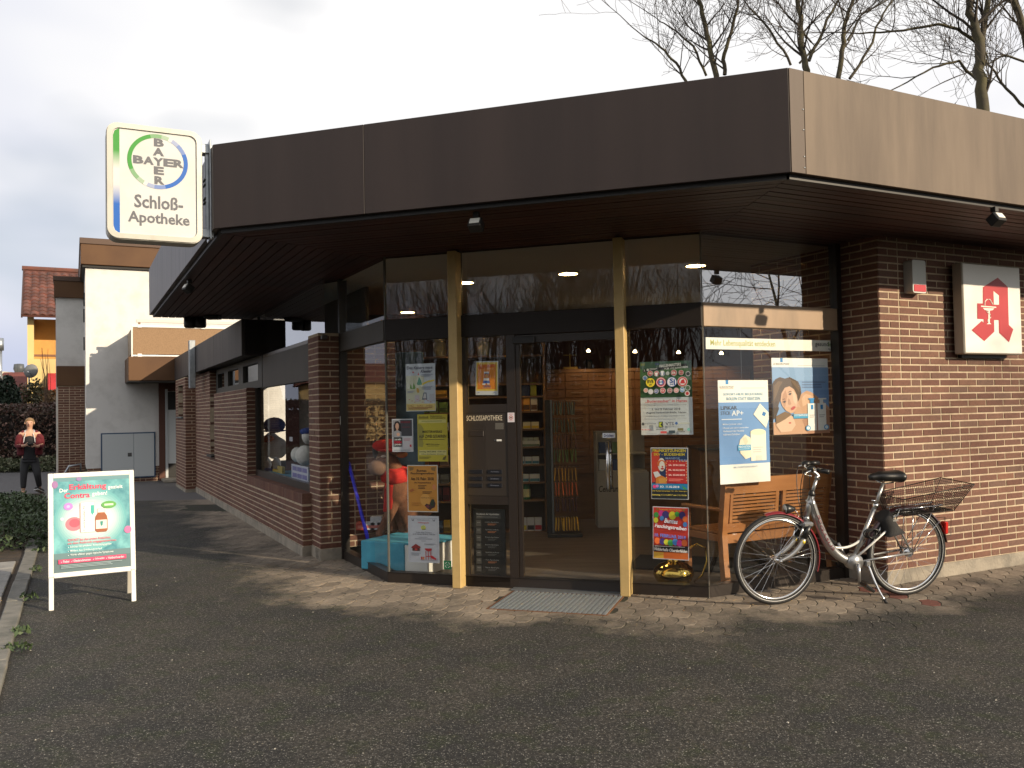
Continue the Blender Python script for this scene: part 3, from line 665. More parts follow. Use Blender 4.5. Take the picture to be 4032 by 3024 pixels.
# ================================================================== signs on the building
# protruding lit-box sign at the canopy's left corner
FS = Fr(A-UL*.12, TR_)
def rrect(x0, x1, z0, z1, r, n=6):
    p = []
    for cx, cz, a0 in ((x1-r,z1-r,0),(x0+r,z1-r,pi/2),(x0+r,z0+r,pi),(x1-r,z0+r,3*pi/2)):
        p += [(cx+r*cos(a0+pi/2*i/n), cz+r*sin(a0+pi/2*i/n)) for i in range(n+1)]
    return p
sx0, sx1, sz0, sz1 = -.752, -.066, 2.885, 3.772
sg = thing('hanging_sign', 'white rounded light box sign with round logo hung on the canopy corner', 'sign', FS.m)
M_SBOX = mat('sign_casing', (.56,.55,.50), .45, nz=(5,.5,.75), col2=(.44,.42,.36)); M_SFACE = mat('sign_face', (.60,.61,.62), .25, nz=(3,.45,.75), col2=(.55,.56,.55), coat=.3)
MB().poly(rrect(sx0,sx1,sz0,sz1,.085), 0, 0, .17).build('casing', M_SBOX, sg)
bz = MB(); o1 = rrect(sx0+.006,sx1-.006,sz0+.006,sz1-.006,.08); o2 = rrect(sx0+.042,sx1-.042,sz0+.042,sz1-.042,.055); n_ = len(o1)
bz.add([(p[0],-.012,p[1]) for p in o1]+[(p[0],-.016,p[1]) for p in o2]+[(p[0],.002,p[1]) for p in o1]+[(p[0],.001,p[1]) for p in o2], [(i,i+n_,(i+1)%n_+n_,(i+1)%n_)[::-1] for i in range(n_)]+[(i,(i+1)%n_,(i+1)%n_+2*n_,i+2*n_)[::-1] for i in range(n_)]+[(i+n_,(i+1)%n_+n_,(i+1)%n_+3*n_,i+3*n_) for i in range(n_)])
bz.build('rim', M_SBOX, sg)
fc = MB().poly(rrect(sx0+.045,sx1-.045,sz0+.045,sz1-.045,.05), -.002, 0); face = fc.build('face', M_SFACE, sg)
def sl_(px, py): return FS.loc(px, py, -.004)
def grad_mat(name, z0, z1, stops):
    m = mat(name, (1,1,1), .35); n = m.node_tree.nodes; l = m.node_tree.links; g = n.new('ShaderNodeNewGeometry'); sx = n.new('ShaderNodeSeparateXYZ'); l.new(g.outputs['Position'], sx.inputs[0])
    mr = n.new('ShaderNodeMapRange'); mr.inputs['From Min'].default_value = z0; mr.inputs['From Max'].default_value = z1; l.new(sx.outputs['Z'], mr.inputs['Value'])
    r = n.new('ShaderNodeValToRGB'); cr = r.color_ramp
    while len(cr.elements) < len(stops): cr.elements.new(.5)
    for e, (p, c) in zip(cr.elements, stops): e.position = p; e.color = (*c, 1)
    l.new(mr.outputs[0], r.inputs['Fac']); l.new(r.outputs[0], n['Principled BSDF'].inputs['Base Color']); return m
GR, BL, WH = rgb(56,140,52), rgb(14,90,178), rgb(203,204,205)
MG = grad_mat('stripe_gradient', sz0, sz1, [(0,BL),(.30,BL),(.48,WH),(.60,WH),(.76,GR),(1,GR)])
st = sx0+.048; pts = [(st+.045, sz1-.048),(st+.045, sz0+.048),(st+.035,sz0+.05),(st+.012,sz0+.065),(st+.001,sz0+.1),(st+.001,sz1-.1),(st+.012,sz1-.065),(st+.035,sz1-.05)]
MB().poly(pts, -.0035, 0).build('colour_stripe', MG, sg)
cx, cz = sl_(622, 636)[0], (sl_(622,533)[1]+sl_(622,740)[1])/2; rx = (sl_(742,640)[0]-sl_(503,622)[0])/2; rz = (sl_(622,528)[1]-sl_(640,745)[1])/2
ring = MB(); n_ = 48; rr = .048
for i in range(n_):
    t0, t1 = 2*pi*i/n_, 2*pi*(i+1)/n_
    q = math.fmod((t0/(2*pi))*360+360, 360)
    # green on the upper left, blue on the lower right, pale where they meet
    g_ = max(0, cos(radians(q-150)))**.35 if cos(radians(q-150)) > 0 else 0; bl = max(0, cos(radians(q-330)))**.35 if cos(radians(q-330)) > 0 else 0
    lev = int(round(4*(g_ if g_ > bl else bl))); mi = lev if g_ >= bl else 5+lev
    pp = [(cx+(rx-(0 if k else .030))*cos(t), cz+(rz-(0 if k else .030))*sin(t)) for k, t in ((0,t0),(1,t0),(1,t1),(0,t1))]
    ring.poly(pp, -.004, mi)
mm = []
for base in (GR, BL):
    for lev in range(5): f_ = lev/4.0; mm.append(mat('ring_%d_%d' % (base is BL, lev), tuple(WH[i]*(1-f_)+base[i]*f_ for i in range(3)), .35))
ring.build('logo_ring', mm, sg)
MG_ = ink(92,94,102)
for ch, px, py in (('B',626,562),('A',624,598),('E',626,672),('R',628,710)):
    q = sl_(px, py); wd_ = .036 if ch != 'A' else .040; lettering(sg, ch, q[0]-wd_, q[0]+wd_, q[1]-.031, q[1]+.031, -.0042, MG_, .085)
for ch, px, py in (('B',545,628),('A',585,632),('Y',624,637),('E',664,641),('R',704,645)):
    q = sl_(px, py); wd_ = .037; lettering(sg, ch, q[0]-wd_, q[0]+wd_, q[1]-.031, q[1]+.031, -.0042, MG_, .085)
a, c_ = sl_(529,776), sl_(721,815); zz = (a[1]+c_[1])/2; lettering(sg, 'Schloß-', a[0], c_[0], zz-.055, zz+.047, -.0042, MG_, .04)
a, c_ = sl_(504,838), sl_(747,888); zz = (a[1]+c_[1])/2; lettering(sg, 'Apotheke', a[0], c_[0], zz-.06, zz+.05, -.0042, MG_, .04)
for zc in (3.66, 2.99): MB().bbox(sx1-.004, sx1+.09, .03, .13, zc-.04, zc+.03, .004).build('bracket', M_GALV, sg)
MB().bbox(sx1+.055, sx1+.066, -.02, .18, 2.93, 3.72, .003).build('mounting_plate', M_GALV, sg)
MB().bbox(sx1+.03, sx1+.055, .05, .10, 2.95, 3.70, .003).build('mounting_bar', M_GALV, sg)
for zc in (3.40,3.36,3.25,3.22): MB().tube([(sx1+.02,-.01,zc),(sx1+.02,.08,zc)], .008, 8).build('bolt', M_BLACK, sg)
# red letter sign on the right wall
ls = thing('pharmacy_sign', 'square white box sign with the red gothic letter on the sunlit brick wall', 'sign', FC.m)
SD = .135
def cl(px, py): return FC.loc(px, py, -SD)
ax0, ax1 = (cl(3788,1040)[0]+cl(3796,1390)[0])/2, (cl(4016,1060)[0]+cl(4025,1395)[0])/2; az1 = (cl(3787,1033)[1]+cl(4016,1053)[1])/2; az0 = (cl(3796,1392)[1]+cl(4025,1397)[1])/2
MB().bbox(ax0, ax1, -SD, -.035, az0, az1, .008).build('casing', mat('sign_side', (.40,.37,.31), .5), ls)
MB().bbox(ax0+.01, ax1-.01, -SD-.004, -SD+.01, az0+.008, az1-.008, .003).build('face', mat('white_acrylic', (.84,.81,.75), .3), ls)
MB().box(ax0+.1, ax1-.1, -.036, .0, az0-.03, az1-.1).build('wall_mount', M_BLACK, ls)
def zp(x, z): q = FC.loc(3132+x*.40687, 850+z*.40687, -SD-.006); return q
red = mat('sign_red', rgb(178,40,46), .4); whi = ink(236,230,218)
outline = [(1957,598),(2055,688),(2065,1055),(2108,1097),(2067,1222),(1972,1132),(1968,1008),(1922,1008),(1925,1120),(1828,1212),(1705,1105),(1804,1016),(1822,1036),(1822,1000),(1760,996),(1760,846),(1815,848),(1815,690)]
MB().poly([zp(*p) for p in outline], -SD-.0065, 0).build('red_letter', red, ls)
MB().poly([zp(*p) for p in [(1915,728),(1967,770),(1968,860),(1920,858)]], -SD-.0075, 0).build('letter_counter', whi, ls)
gob = MB(); n2 = [(1795,868),(1942,880),(1942,890),(1795,880)]
for pp in (n2, [(1812,890),(1925,896),(1908,912),(1870,920),(1830,910)], [(1866,918),(1880,918),(1880,1035),(1866,1035)], [(1850,1048),(1895,1048),(1880,1034),(1866,1034)]): gob.poly([zp(*p) for p in pp], -SD-.0075, 0)
gob.build('goblet_emblem', whi, ls)
sn = [zp(*p) for p in [(1830,870),(1832,830),(1850,808),(1880,810),(1900,845),(1908,858)]]; snb = MB(); snb.tube([(x, -SD-.007, z) for x, z in sn], .006, 6)
sn = [zp(*p) for p in [(1843,912),(1855,935),(1885,955),(1888,985),(1862,1000),(1858,1025)]]; snb.tube([(x, -SD-.007, z) for x, z in sn], .005, 6); snb.build('snake_emblem', whi, ls)
# alarm box
al = thing('alarm_box', 'white alarm box with a red lower strip high on the brick wall', 'alarm', FC.m)
q0 = FC.loc(3591,1022,-.09); q1 = FC.loc(3648,1155,-.09)
bx = MB().poly(rrect(q0[0],q1[0],q1[1],q0[1],.022), -.09, 0, .09).build('casing', mat('alarm_white', (.62,.63,.60), .45), al)
zc = q1[1]+.033
MB().poly(rrect(q0[0]+.012,q1[0]-.008,zc-.022,zc+.038,.008), -.094, 0, .01).build('strobe', mat('strobe_red', (.5,.03,.03), .25, coat=.5), al)
# floodlights under the canopy
def flood(px, py, label, az, lit):
    q = ongr(px, py, HS); f = thing('floodlight', label, 'floodlight', TT(q.x, q.y, HS) @ RZ(az) @ Matrix.Scale(.68, 4), 'floodlights under the canopy')
    MB().bbox(-.03,.03,-.03,.03,-.06,0,.004).build('bracket', M_BLACK, f)
    hb = MB().bbox(-.075,.075,-.06,.06,-.085,.03,.01, M=TT(0,0,-.12) @ RX(radians(-35))).build('housing', M_BLACK, f)
    MB().bbox(-.055,.055,-.068,-.058,-.06,.012,.003, M=TT(0,0,-.12) @ RX(radians(-35))).build('lens', mat('lens_'+('a' if lit else 'b'), (.75,.74,.68), .3, .0), f)
flood(1876,835,'black floodlight in the middle of the front soffit', TH, 0)
flood(3915,815,'black floodlight under the right canopy above the letter sign', TR_, 1)
flood(745,1100,'black floodlight under the left canopy edge', TL_+.3, 0)
flood(2860,905,'black floodlight above the corner of the right glazing', TR_, 0) if False else None
# ================================================================== posters behind the front glass
YP = .0275
WHT, BLK, NAVY = (238,238,236), (24,22,24), (50,52,84)
s = Sheet('poster', 'white poster with painted fir trees and handwritten title on the left pane', FF, (1597,1434), (1716,1618), YP, ink(205,212,222))
s.rect(.01,.25,.62,.86,(214,214,190)).rect(.01,.84,.99,.985,(226,204,130)).poly([(.22,.52),(.27,.40),(.33,.50),(.30,.53),(.18,.53),(.13,.51),(.17,.42)],(120,164,84))
s.poly([(.45,.27),(.50,.32),(.56,.42),(.54,.45),(.40,.45),(.38,.42),(.42,.34)],(76,150,120)).poly([(.25,.15),(.30,.19),(.22,.19)],(196,60,50)).poly([(.43,.18),(.46,.24),(.41,.24)],(196,60,50)).poly([(.55,.42),(.75,.36),(.97,.34),(.97,.375),(.75,.40),(.55,.455)],(228,206,70))
s.poly([(.37,.50),(.44,.53),(.46,.60),(.40,.62),(.36,.57)],(206,166,80)).poly([(.60,.61),(.70,.61),(.72,.76),(.54,.76)],(110,120,138)).poly([(.62,.63),(.68,.63),(.69,.73),(.58,.73)],(208,206,206)).rect(.30,.66,.46,.80,(206,196,202)).rect(.80,.64,.96,.80,(196,196,206))
for i in range(9): s.ell(.12+i*.09, .78+.03*((i*7) % 3-1), .03, .008, (206,150,140), 8)
s.txt('Des Kaisers neue', .05, .92, .05, .115, NAVY, .02, .15).txt('Kleider', .52, .90, .13, .195, NAVY, .02, .15)
s.lines(.54,.95,.225,.285,2,(150,158,180)).lines(.56,.92,.48,.56,3,(150,158,180)).lines(.06,.30,.57,.62,2,(160,166,186))
for i, t in enumerate(('So.18.2.','Sa.24.2.','So.25.2.')): s.txt(t, .06+i*.32, .27+i*.32, .865, .90, (170,120,60), .02)
s.lines(.08,.92,.915,.97,2,(160,110,70)); s.done()
s = Sheet('poster', 'small grey poster with a dark haired woman on the left pane', FF, (1543,1650), (1628,1779), YP, ink(206,208,216))
s.rect(.04,.03,.95,.52,(72,70,78)).rect(.04,.03,.40,.52,(150,148,156)).poly([(.10,.38),(.08,.2),(.16,.08),(.30,.06),(.42,.16),(.44,.36),(.36,.40),(.14,.40)],(34,26,30)).ell(.25,.22,.085,.10,(190,150,132)).rect(.21,.29,.29,.36,(184,142,124)).poly([(.05,.40),(.20,.35),(.30,.35),(.45,.40),(.45,.55),(.05,.55)],(150,150,158)).ell(.30,.47,.08,.05,(206,160,140))
s.rect(.42,.07,.88,.13,(120,50,62)).rect(.48,.24,.86,.26,(130,60,70)).rect(.08,.56,.48,.84,(30,28,32)).rect(.52,.55,.96,.93,(216,210,216))
s.txt('DAS WIRD', .12, .44, .60, .65, WHT, .03).txt('DEIN', .11, .45, .665, .745, (214,40,70), .04).txt('JAHR!', .11, .45, .755, .82, WHT, .04)
s.lines(.56,.92,.60,.68,2,(214,150,160)).rect(.84,.78,.92,.85,(214,60,66)).lines(.08,.90,.94,.97,1,(160,160,168)); s.done()
s = Sheet('poster', 'yellow concert poster for two guitars beside the left yellow post', FF, (1643,1632), (1764,1817), YP, ink(206,190,62))
s.poly([(.02,.20),(.12,.22),(.20,.30),(.22,.42),(.16,.52),(.20,.62),(.16,.70),(.02,.68)],(166,156,72)).rect(.04,.115,.96,.185,(222,212,130)).rect(.04,.76,.96,.865,(224,214,140))
s.poly([(.04,.06),(.08,.03),(.12,.05),(.2,.04),(.3,.05),(.36,.03),(.38,.09),(.04,.09)],(150,136,50))
s.txt('Büdesheimer', .44,.84,.025,.055,(90,84,40),.02).txt('Schlosskonzerte', .44,.94,.06,.095,(90,84,40),.02).lines(.15,.85,.14,.165,1,(150,142,80))
s.txt('MEISTERWERKE', .17,.82,.345,.395,(64,58,34),.02).txt('AUF ZWEI GITARREN', .05,.96,.435,.50,(64,58,34),.02).lines(.06,.94,.53,.55,1,(100,92,46)).txt('AMITE Gitarrenduo', .27,.73,.62,.65,(84,78,40),.01).lines(.3,.72,.67,.685,1,(120,112,56))
s.txt('Sonntag, 04.02.2018  17:00 Uhr', .05,.94,.775,.815,(96,90,48),.02).txt('Oberdorfelden Kirche', .12,.86,.83,.855,(110,104,56)).lines(.05,.46,.90,.95,2,(120,112,54)).poly([(.82,.96),(.86,.91),(.94,.88),(.96,.90),(.90,.97)],(110,100,50)); s.done()
s = Sheet('poster', 'orange carnival poster with white edge on the left pane', FF, (1603,1831), (1726,2017), YP, ink(226,222,214))
s.rect(.025,.018,.975,.982,(214,146,58)).poly([(.06,.04),(.22,.05),(.20,.11),(.08,.13)],(150,112,60)).poly([(.78,.05),(.94,.04),(.92,.13),(.80,.11)],(150,112,60)).ell(.58,.74,.16,.13,(226,164,80)).ell(.88,.47,.06,.06,(220,140,90))
s.poly([(.56,.86),(.62,.82),(.72,.84),(.78,.74),(.86,.72),(.92,.82),(.88,.90),(.80,.92),(.74,.96),(.64,.92)],(70,40,40)).poly([(.74,.80),(.80,.72),(.88,.74),(.86,.86),(.78,.88)],(40,52,36)).poly([(.58,.88),(.66,.84),(.72,.88),(.68,.93)],(120,50,60))
s.txt('Buntes', .32,.64,.09,.145,(66,44,24),.03).txt('Faschingstreiben', .12,.88,.155,.21,(66,44,24),.03).txt('Am 10. Febr. 2018', .12,.87,.26,.325,(52,34,20),.04).txt('im Schützenhaus', .24,.78,.355,.39,(80,54,28),.02)
s.lines(.36,.64,.43,.52,3,(110,76,36)).lines(.50,.82,.56,.62,2,(110,76,36)).txt('DJ Peter Kuchen', .46,.86,.685,.71,(96,64,34),.01).poly([(.05,.55),(.18,.50),(.24,.54),(.12,.58)],(190,110,56)).lines(.14,.44,.80,.88,2,(196,130,54)); s.done()
s = Sheet('poster', 'white poster with a red kettle grill and hut low on the left pane', FF, (1606,2030), (1731,2218), YP, ink(206,208,218))
s.rect(.06,.05,.94,.055,(150,152,166)).rect(.055,.05,.06,.95,(176,178,190)).rect(.94,.05,.945,.95,(176,178,190)).poly([(.12,.06),(.16,.10),(.20,.06),(.19,.11),(.13,.11)],(120,120,130)).poly([(.80,.06),(.84,.10),(.88,.06),(.87,.11),(.81,.11)],(120,120,130))
s.txt('Vogelsberg-Bauernstube', .30,.70,.075,.10,(110,112,126),.01).txt('Hüttengaudi', .33,.67,.13,.165,(208,84,84),.02).ell(.50,.25,.08,.05,(226,214,96)).ell(.50,.235,.05,.03,(190,206,110)).rect(.46,.275,.58,.29,(80,120,70))
s.txt('in der alten Scheune', .26,.76,.335,.365,(120,122,136),.01).txt('am 2. Februar 2018 ab 17:00 Uhr', .15,.88,.375,.405,(110,112,126),.02).lines(.34,.64,.45,.47,1,(150,152,164)).lines(.22,.80,.485,.51,1,(140,142,156)).lines(.44,.58,.53,.55,1,(150,152,164)).lines(.52,.90,.59,.63,2,(160,162,172)).lines(.10,.42,.79,.86,3,(160,162,172))
s.poly([(.11,.67),(.25,.60),(.40,.66),(.40,.69),(.11,.69)],(150,44,44)).rect(.14,.69,.38,.75,(92,44,40)).rect(.22,.70,.30,.74,(206,70,66)).poly([(.53,.69),(.77,.69),(.75,.735),(.66,.755),(.57,.735)],(190,42,50))
for a_ in (.57,.65,.73): s.poly([(a_-.012,.75),(a_+.012,.75),(a_+.018,.93),(a_+.0,.93)],(184,60,66))
s.rect(.57,.85,.75,.865,(184,60,66)).poly([(.72,.83),(.80,.85),(.92,.91),(.88,.93),(.76,.90)],(184,42,50)).rect(.42,.87,.46,.93,(190,60,50)).rect(.48,.87,.52,.93,(210,130,70)).rect(.40,.935,.92,.945,(150,150,160)); s.done()
s = Sheet('poster', 'orange help poster with yellow border on the upper door side panel', FF, (1872,1424), (1963,1554), YP, ink(214,216,220), rot=radians(1.5))
s.rect(.03,.03,.97,.88,(226,196,84)).rect(.08,.09,.90,.83,(222,134,40)).txt('HILFE-INSEL', .12,.86,.12,.20,(196,60,44),.04,0,radians(9)).lines(.50,.80,.225,.245,1,(240,214,170))
s.ell(.49,.42,.12,.09,(176,84,40)).ell(.49,.44,.075,.055,(220,160,96)).rect(.37,.31,.60,.36,(226,226,230)).rect(.39,.36,.59,.375,(52,70,130)).rect(.36,.50,.60,.58,(226,222,218)).poly([(.34,.57),(.62,.57),(.64,.65),(.34,.66)],(52,80,150)).rect(.30,.66,.44,.70,(226,222,218)).rect(.52,.66,.62,.69,(226,222,218))
s.txt('LEON', .36,.66,.71,.775,(70,96,150),.05).lines(.30,.74,.79,.81,1,(240,214,170)).ell(.14,.93,.05,.015,(160,170,196)).ell(.84,.93,.05,.015,(160,170,196)); s.done()
s = Sheet('no_entry_sticker', 'small white sticker with a red ring beside the door frame', FF, (1998.5,1625), (2026,1662), -.008, ink(222,216,222), cat='sticker')
s.ell(.5,.52,.30,.22,(196,84,70)).ell(.5,.52,.23,.165,(222,208,208)).ell(.5,.52,.12,.09,(90,60,60)).rect(.2,.12,.8,.18,(206,140,140)).rect(.2,.80,.8,.84,(220,180,180)); s.done()
s = Sheet('green_sticker', 'square green sticker with white arrows low beside the left post', FF, (1747,2207), (1777,2242), YP-.012, ink(34,132,84), cat='sticker')
for a0 in (20, 110, 200, 290):
    pts = [(.5+.36*cos(radians(a0+t)), .5+.36*sin(radians(a0+t))) for t in range(0, 61, 12)] + [(.5+.27*cos(radians(a0+t)), .5+.27*sin(radians(a0+t))) for t in range(60, -1, -12)]
    s.poly(pts, (214,226,214))
s.rect(.33,.46,.67,.54,(170,206,180)); s.done()
# football poster
s = Sheet('poster', 'green football tournament poster with club badges right of the door', FF, (2519,1426), (2730,1711), YP, ink(222,228,232))
s.rect(0,0,1,.49,(70,112,66)).rect(0,0,1,.10,(58,88,72)).rect(0,.40,1,.49,(52,92,56)).rect(.02,.02,.1,.05,(110,120,60)).rect(.3,.02,.38,.05,(60,80,110)).poly([(.06,.105),(.90,.035),(.92,.075),(.06,.145)],(26,28,28))
s.txt('HALLENMASTERS', .38,.80,.035,.075,(226,228,226),.03,0,radians(3.4)).txt('FÜR U12 JUNIOREN', .48,.93,.075,.115,(226,228,226),.03,0,radians(3.4)).txt('3.', .075,.11,.105,.13,(226,228,226),.03).ell(.155,.11,.025,.017,(200,204,204)).lines(.19,.34,.09,.12,2,(170,176,174),.6)
bad = [(.20,.16,.055,(214,60,60),'VfB'),(.325,.165,.055,(206,52,56),''),(.44,.165,.05,(44,104,170),''),(.54,.165,.035,(206,212,208),''),(.66,.16,.06,(206,70,62),'B'),(.80,.16,.05,(196,60,58),'FCA'),(.93,.18,.045,(60,64,66),''),
       (.10,.22,.045,(84,122,168),''),(.11,.39,.045,(204,160,150),''),(.205,.41,.05,(206,210,216),'FSV'),(.315,.405,.045,(54,84,160),'KSC'),(.44,.40,.055,(196,52,60),'FCK'),(.575,.40,.05,(150,40,56),'FCN'),(.70,.40,.05,(220,150,150),'OFC'),(.815,.395,.05,(90,150,200),'98'),(.92,.37,.05,(84,112,84),'')]
for u,v,r,c,t in bad:
    s.ell(u,v,r,r*s.w/s.h,(224,226,226)); s.ell(u,v,r*.84,r*.84*s.w/s.h,c)
    if t: s.txt(t, u-r*.6, u+r*.6, v-r*.26, v+r*.26, (240,240,236), .03)
s.poly([(.29,.15),(.36,.15),(.345,.19),(.325,.20),(.305,.19)],(230,230,228)); s.poly([(.41,.13),(.47,.13),(.46,.19),(.42,.19)],(226,230,236))
for u,c1,c2 in ((.205,(226,210,54),(28,28,26)),(.41,(196,60,66),(226,226,228)),(.62,(36,82,158),(228,232,236)),(.825,(214,210,206),(200,60,64))):
    r = .098; k_ = s.w/s.h; s.ell(u,.285,r,r*k_,c2 if u < .3 else c1); s.ell(u,.285,r*.90,r*.90*k_,c1 if u < .3 else c2)
    if u < .3: s.txt('BVB', u-r*.62, u+r*.62, .245, .295, (28,28,26), .05).txt('09', u-r*.25, u+r*.25, .305, .33, (28,28,26), .03)
    elif u < .5: s.ell(u,.285,r*.78,r*.78*k_,(196,60,66)); s.ell(u,.285,r*.56,r*.56*k_,(70,120,180)); s.poly([(u-.03,.265),(u,.25),(u+.03,.265),(u,.28)],(228,230,232)); s.poly([(u-.03,.30),(u,.285),(u+.03,.30),(u,.315)],(228,230,232))
    elif u < .7: s.txt('S', u-r*.45, u+r*.30, .235, .30, (36,82,158), .07).txt('04', u-r*.4, u+r*.2, .305, .33, (36,82,158), .05).rect(u+.035,.25,u+.06,.33,(36,82,158))
    else: s.ell(u,.285,r*.66,r*.66*k_,(222,226,224)); s.poly([(u-.05,.31),(u-.02,.26),(u+.03,.25),(u+.05,.31)],(200,60,64))
s.lines(.20,.82,.452,.470,1,(36,64,40)).ell(.91,.445,.05,.035,(214,206,204)).ell(.91,.445,.03,.022,(196,60,60))
s.txt('„Budenzauber“ in Hanau', .10,.90,.52,.565,(176,54,62),.03).lines(.08,.92,.59,.605,1,(150,156,160)).txt('3. und 4. Februar 2018', .22,.77,.635,.665,(64,70,78),.04).txt('August-Schärttner-Halle, Hanau', .11,.88,.685,.715,(60,66,74),.04).lines(.10,.88,.74,.755,1,(120,126,132)).lines(.07,.93,.775,.785,1,(160,166,170))
s.ell(.045,.85,.028,.02,(70,76,80)).txt('mainkaiser', .08,.30,.83,.855,(90,96,104),.02).rect(.35,.82,.43,.90,(40,52,40)).poly([(.36,.83),(.42,.83),(.38,.86),(.42,.89),(.36,.89)],(176,190,60)).txt('VTS', .48,.64,.83,.87,(70,70,90),.04).rect(.48,.88,.64,.885,(120,120,130)).ell(.69,.845,.026,.018,(60,100,160)).lines(.73,.95,.84,.855,1,(190,190,150))
s.txt('Mc Mindhas', .02,.19,.918,.935,(200,90,90),.02).lines(.30,.50,.92,.935,1,(90,96,100)).rect(.38,.95,.50,.98,(206,90,90)).rect(.54,.94,.66,.98,(60,76,84)).rect(.71,.91,.82,.945,(120,116,80)).lines(.70,.86,.955,.97,1,(80,84,84)).ell(.92,.93,.03,.022,(130,190,180)); s.done()
# carnival posters right of the door
s = Sheet('poster', 'red and blue circus carnival poster, middle one right of the door', FF, (2561,1763), (2713,1967), YP, ink(226,226,230), rot=radians(.6))
s.rect(.02,.015,.98,.70,(28,52,96)).poly([(.02,.10),(.20,.03),(.26,.30),(.20,.66),(.02,.68)],(200,62,44)).rect(.40,.24,.97,.69,(206,48,48)).ell(.29,.33,.10,.13,(226,222,214)).ell(.29,.31,.12,.07,(214,110,56)).ell(.30,.35,.075,.09,(232,226,218)).ell(.31,.37,.022,.016,(206,40,40)).ell(.31,.41,.045,.018,(180,36,40)).poly([(.06,.48),(.18,.46),(.28,.55),(.26,.66),(.18,.64),(.10,.56)],(222,222,228)).poly([(.14,.58),(.28,.54),(.44,.60),(.42,.70),(.12,.70)],(214,130,50)).poly([(.20,.60),(.40,.58),(.40,.68),(.22,.69)],(226,160,70))
s.rect(.02,.70,.98,.81,(40,140,200)).rect(.02,.81,.98,.985,(30,36,44)).txt('PRUNKSITZUNGEN', .05,.94,.025,.085,(226,204,60),.04).txt('SKV - BÜDESHEIM', .08,.91,.095,.155,(226,204,60),.04).txt('MANEGE', .40,.78,.185,.225,(140,160,200),.02,0).txt('FREI', .76,.97,.225,.265,(150,166,204),.02)
for i in range(7): s.ell(.44+i*.085,.262,.012,.009,(244,214,150),8); s.ell(.955,.30+i*.055,.012,.009,(244,214,150),8); s.ell(.42,.30+i*.055,.012,.009,(244,214,150),8)
for i,t in enumerate(('SA. 27.01.2018','FR. 02.02.2018','SA. 03.02.2018')): s.txt(t, .48,.91,.32+i*.095,.352+i*.095,(244,214,206),.04)
s.lines(.48,.88,.60,.66,2,(230,130,120)).txt('SO. 11.02.2018', .24,.76,.735,.775,(236,240,240),.04).ell(.10,.755,.05,.035,(214,60,120)).ell(.17,.745,.04,.03,(190,120,190)).poly([(.82,.72),(.90,.76),(.97,.80),(.88,.80)],(70,150,80)).txt('Der Kartenvorverkauf', .03,.52,.825,.85,(206,180,70),.02).txt('für alle Sitzungen', .55,.97,.825,.85,(206,180,70),.02).txt('Samstag 11.11.2017 um 11:11Uhr', .03,.97,.90,.935,(226,206,90),.03); s.done()
s = Sheet('poster', 'red carnival poster with balloons, lowest one right of the door', FF, (2568,1995), (2715,2206), YP, ink(220,216,226), rot=radians(1.2))
s.rect(.02,.015,.98,.985,(206,54,44)).rect(.02,.86,.98,.985,(220,110,44)).rect(.02,.87,.3,.985,(226,176,60)).rect(.02,.735,.98,.86,(30,26,30))
s.txt('Feuerwehr Oberdorfelden', .18,.80,.035,.065,(222,170,70),.02).ell(.13,.05,.03,.025,(150,110,40)).ell(.86,.05,.03,.025,(150,110,40))
for u,v,r,c in ((.10,.16,.07,(60,150,70)),(.24,.13,.08,(206,50,140)),(.36,.15,.095,(60,44,120)),(.55,.16,.10,(214,206,50)),(.68,.13,.065,(70,160,70)),(.82,.15,.09,(60,44,120)),(.90,.22,.07,(226,110,50)),(.09,.26,.065,(206,206,60)),(.26,.22,.06,(70,130,200)),(.90,.32,.06,(70,130,200)),(.13,.65,.08,(226,110,54)),(.27,.66,.08,(66,50,124)),(.38,.67,.07,(206,206,60)),(.50,.68,.08,(70,160,80)),(.63,.66,.08,(70,130,200)),(.75,.68,.08,(206,60,150)),(.88,.67,.08,(226,110,54))):
    s.ell(u,v,r,r*s.w/s.h*1.15,c).poly([(u-.012,v+r*s.w/s.h*1.12),(u+.012,v+r*s.w/s.h*1.12),(u,v+r*s.w/s.h*1.3)],c)
s.txt('Buntes', .33,.70,.22,.31,(226,234,246),.04,.2,radians(-4)).txt('Faschingstreiben', .06,.94,.345,.435,(226,234,246),.04,.2,radians(-4)).lines(.06,.92,.46,.475,1,(120,30,40)).txt('10. FEBRUAR 2018', .06,.92,.52,.585,(96,130,220),.05,0,radians(-3)).lines(.06,.92,.745,.765,1,(214,206,206)).txt('Nidderhalle Oberdorfelden', .05,.96,.785,.845,(232,230,228),.04,.15,radians(-2)).lines(.2,.8,.90,.915,1,(190,90,40)); s.done()
# emergency service notice board behind the lower side glass
s = Sheet('notice_board', 'black emergency rota board behind the lower side panel glass', FF, (1863,2004), (1992,2266), .07, mat('notice_black', (.012,.012,.013), .4), cat='notice board', th=.02)
s.rect(.09,.055,.87,.145,(62,62,62)).txt('Notdienst der Apotheken', .10,.82,.06,.095,(206,206,202),.03).lines(.12,.8,.115,.13,1,(130,130,128))
for i in range(7):
    v = .17+i*.115; s.rect(.09,v,.25,v+.09,(70,70,70)).rect(.29,v,.90,v+.10,(22,22,22)).lines(.12,.22,v+.03,v+.05,1,(120,120,120)).txt(('Löwen-Apotheke','Apotheke im Markt','Rosen-Apotheke','Buchen-Apotheke','Apotheke am Kreuz','Tor-Apotheke','Neue Apotheke')[i], .38,.80,v+.015,v+.04,(150,150,150),.01)
    s.lines(.46,.74,v+.05,v+.08,2,(190,120,80) if i in (0,1,5) else (96,96,96))
s.done()
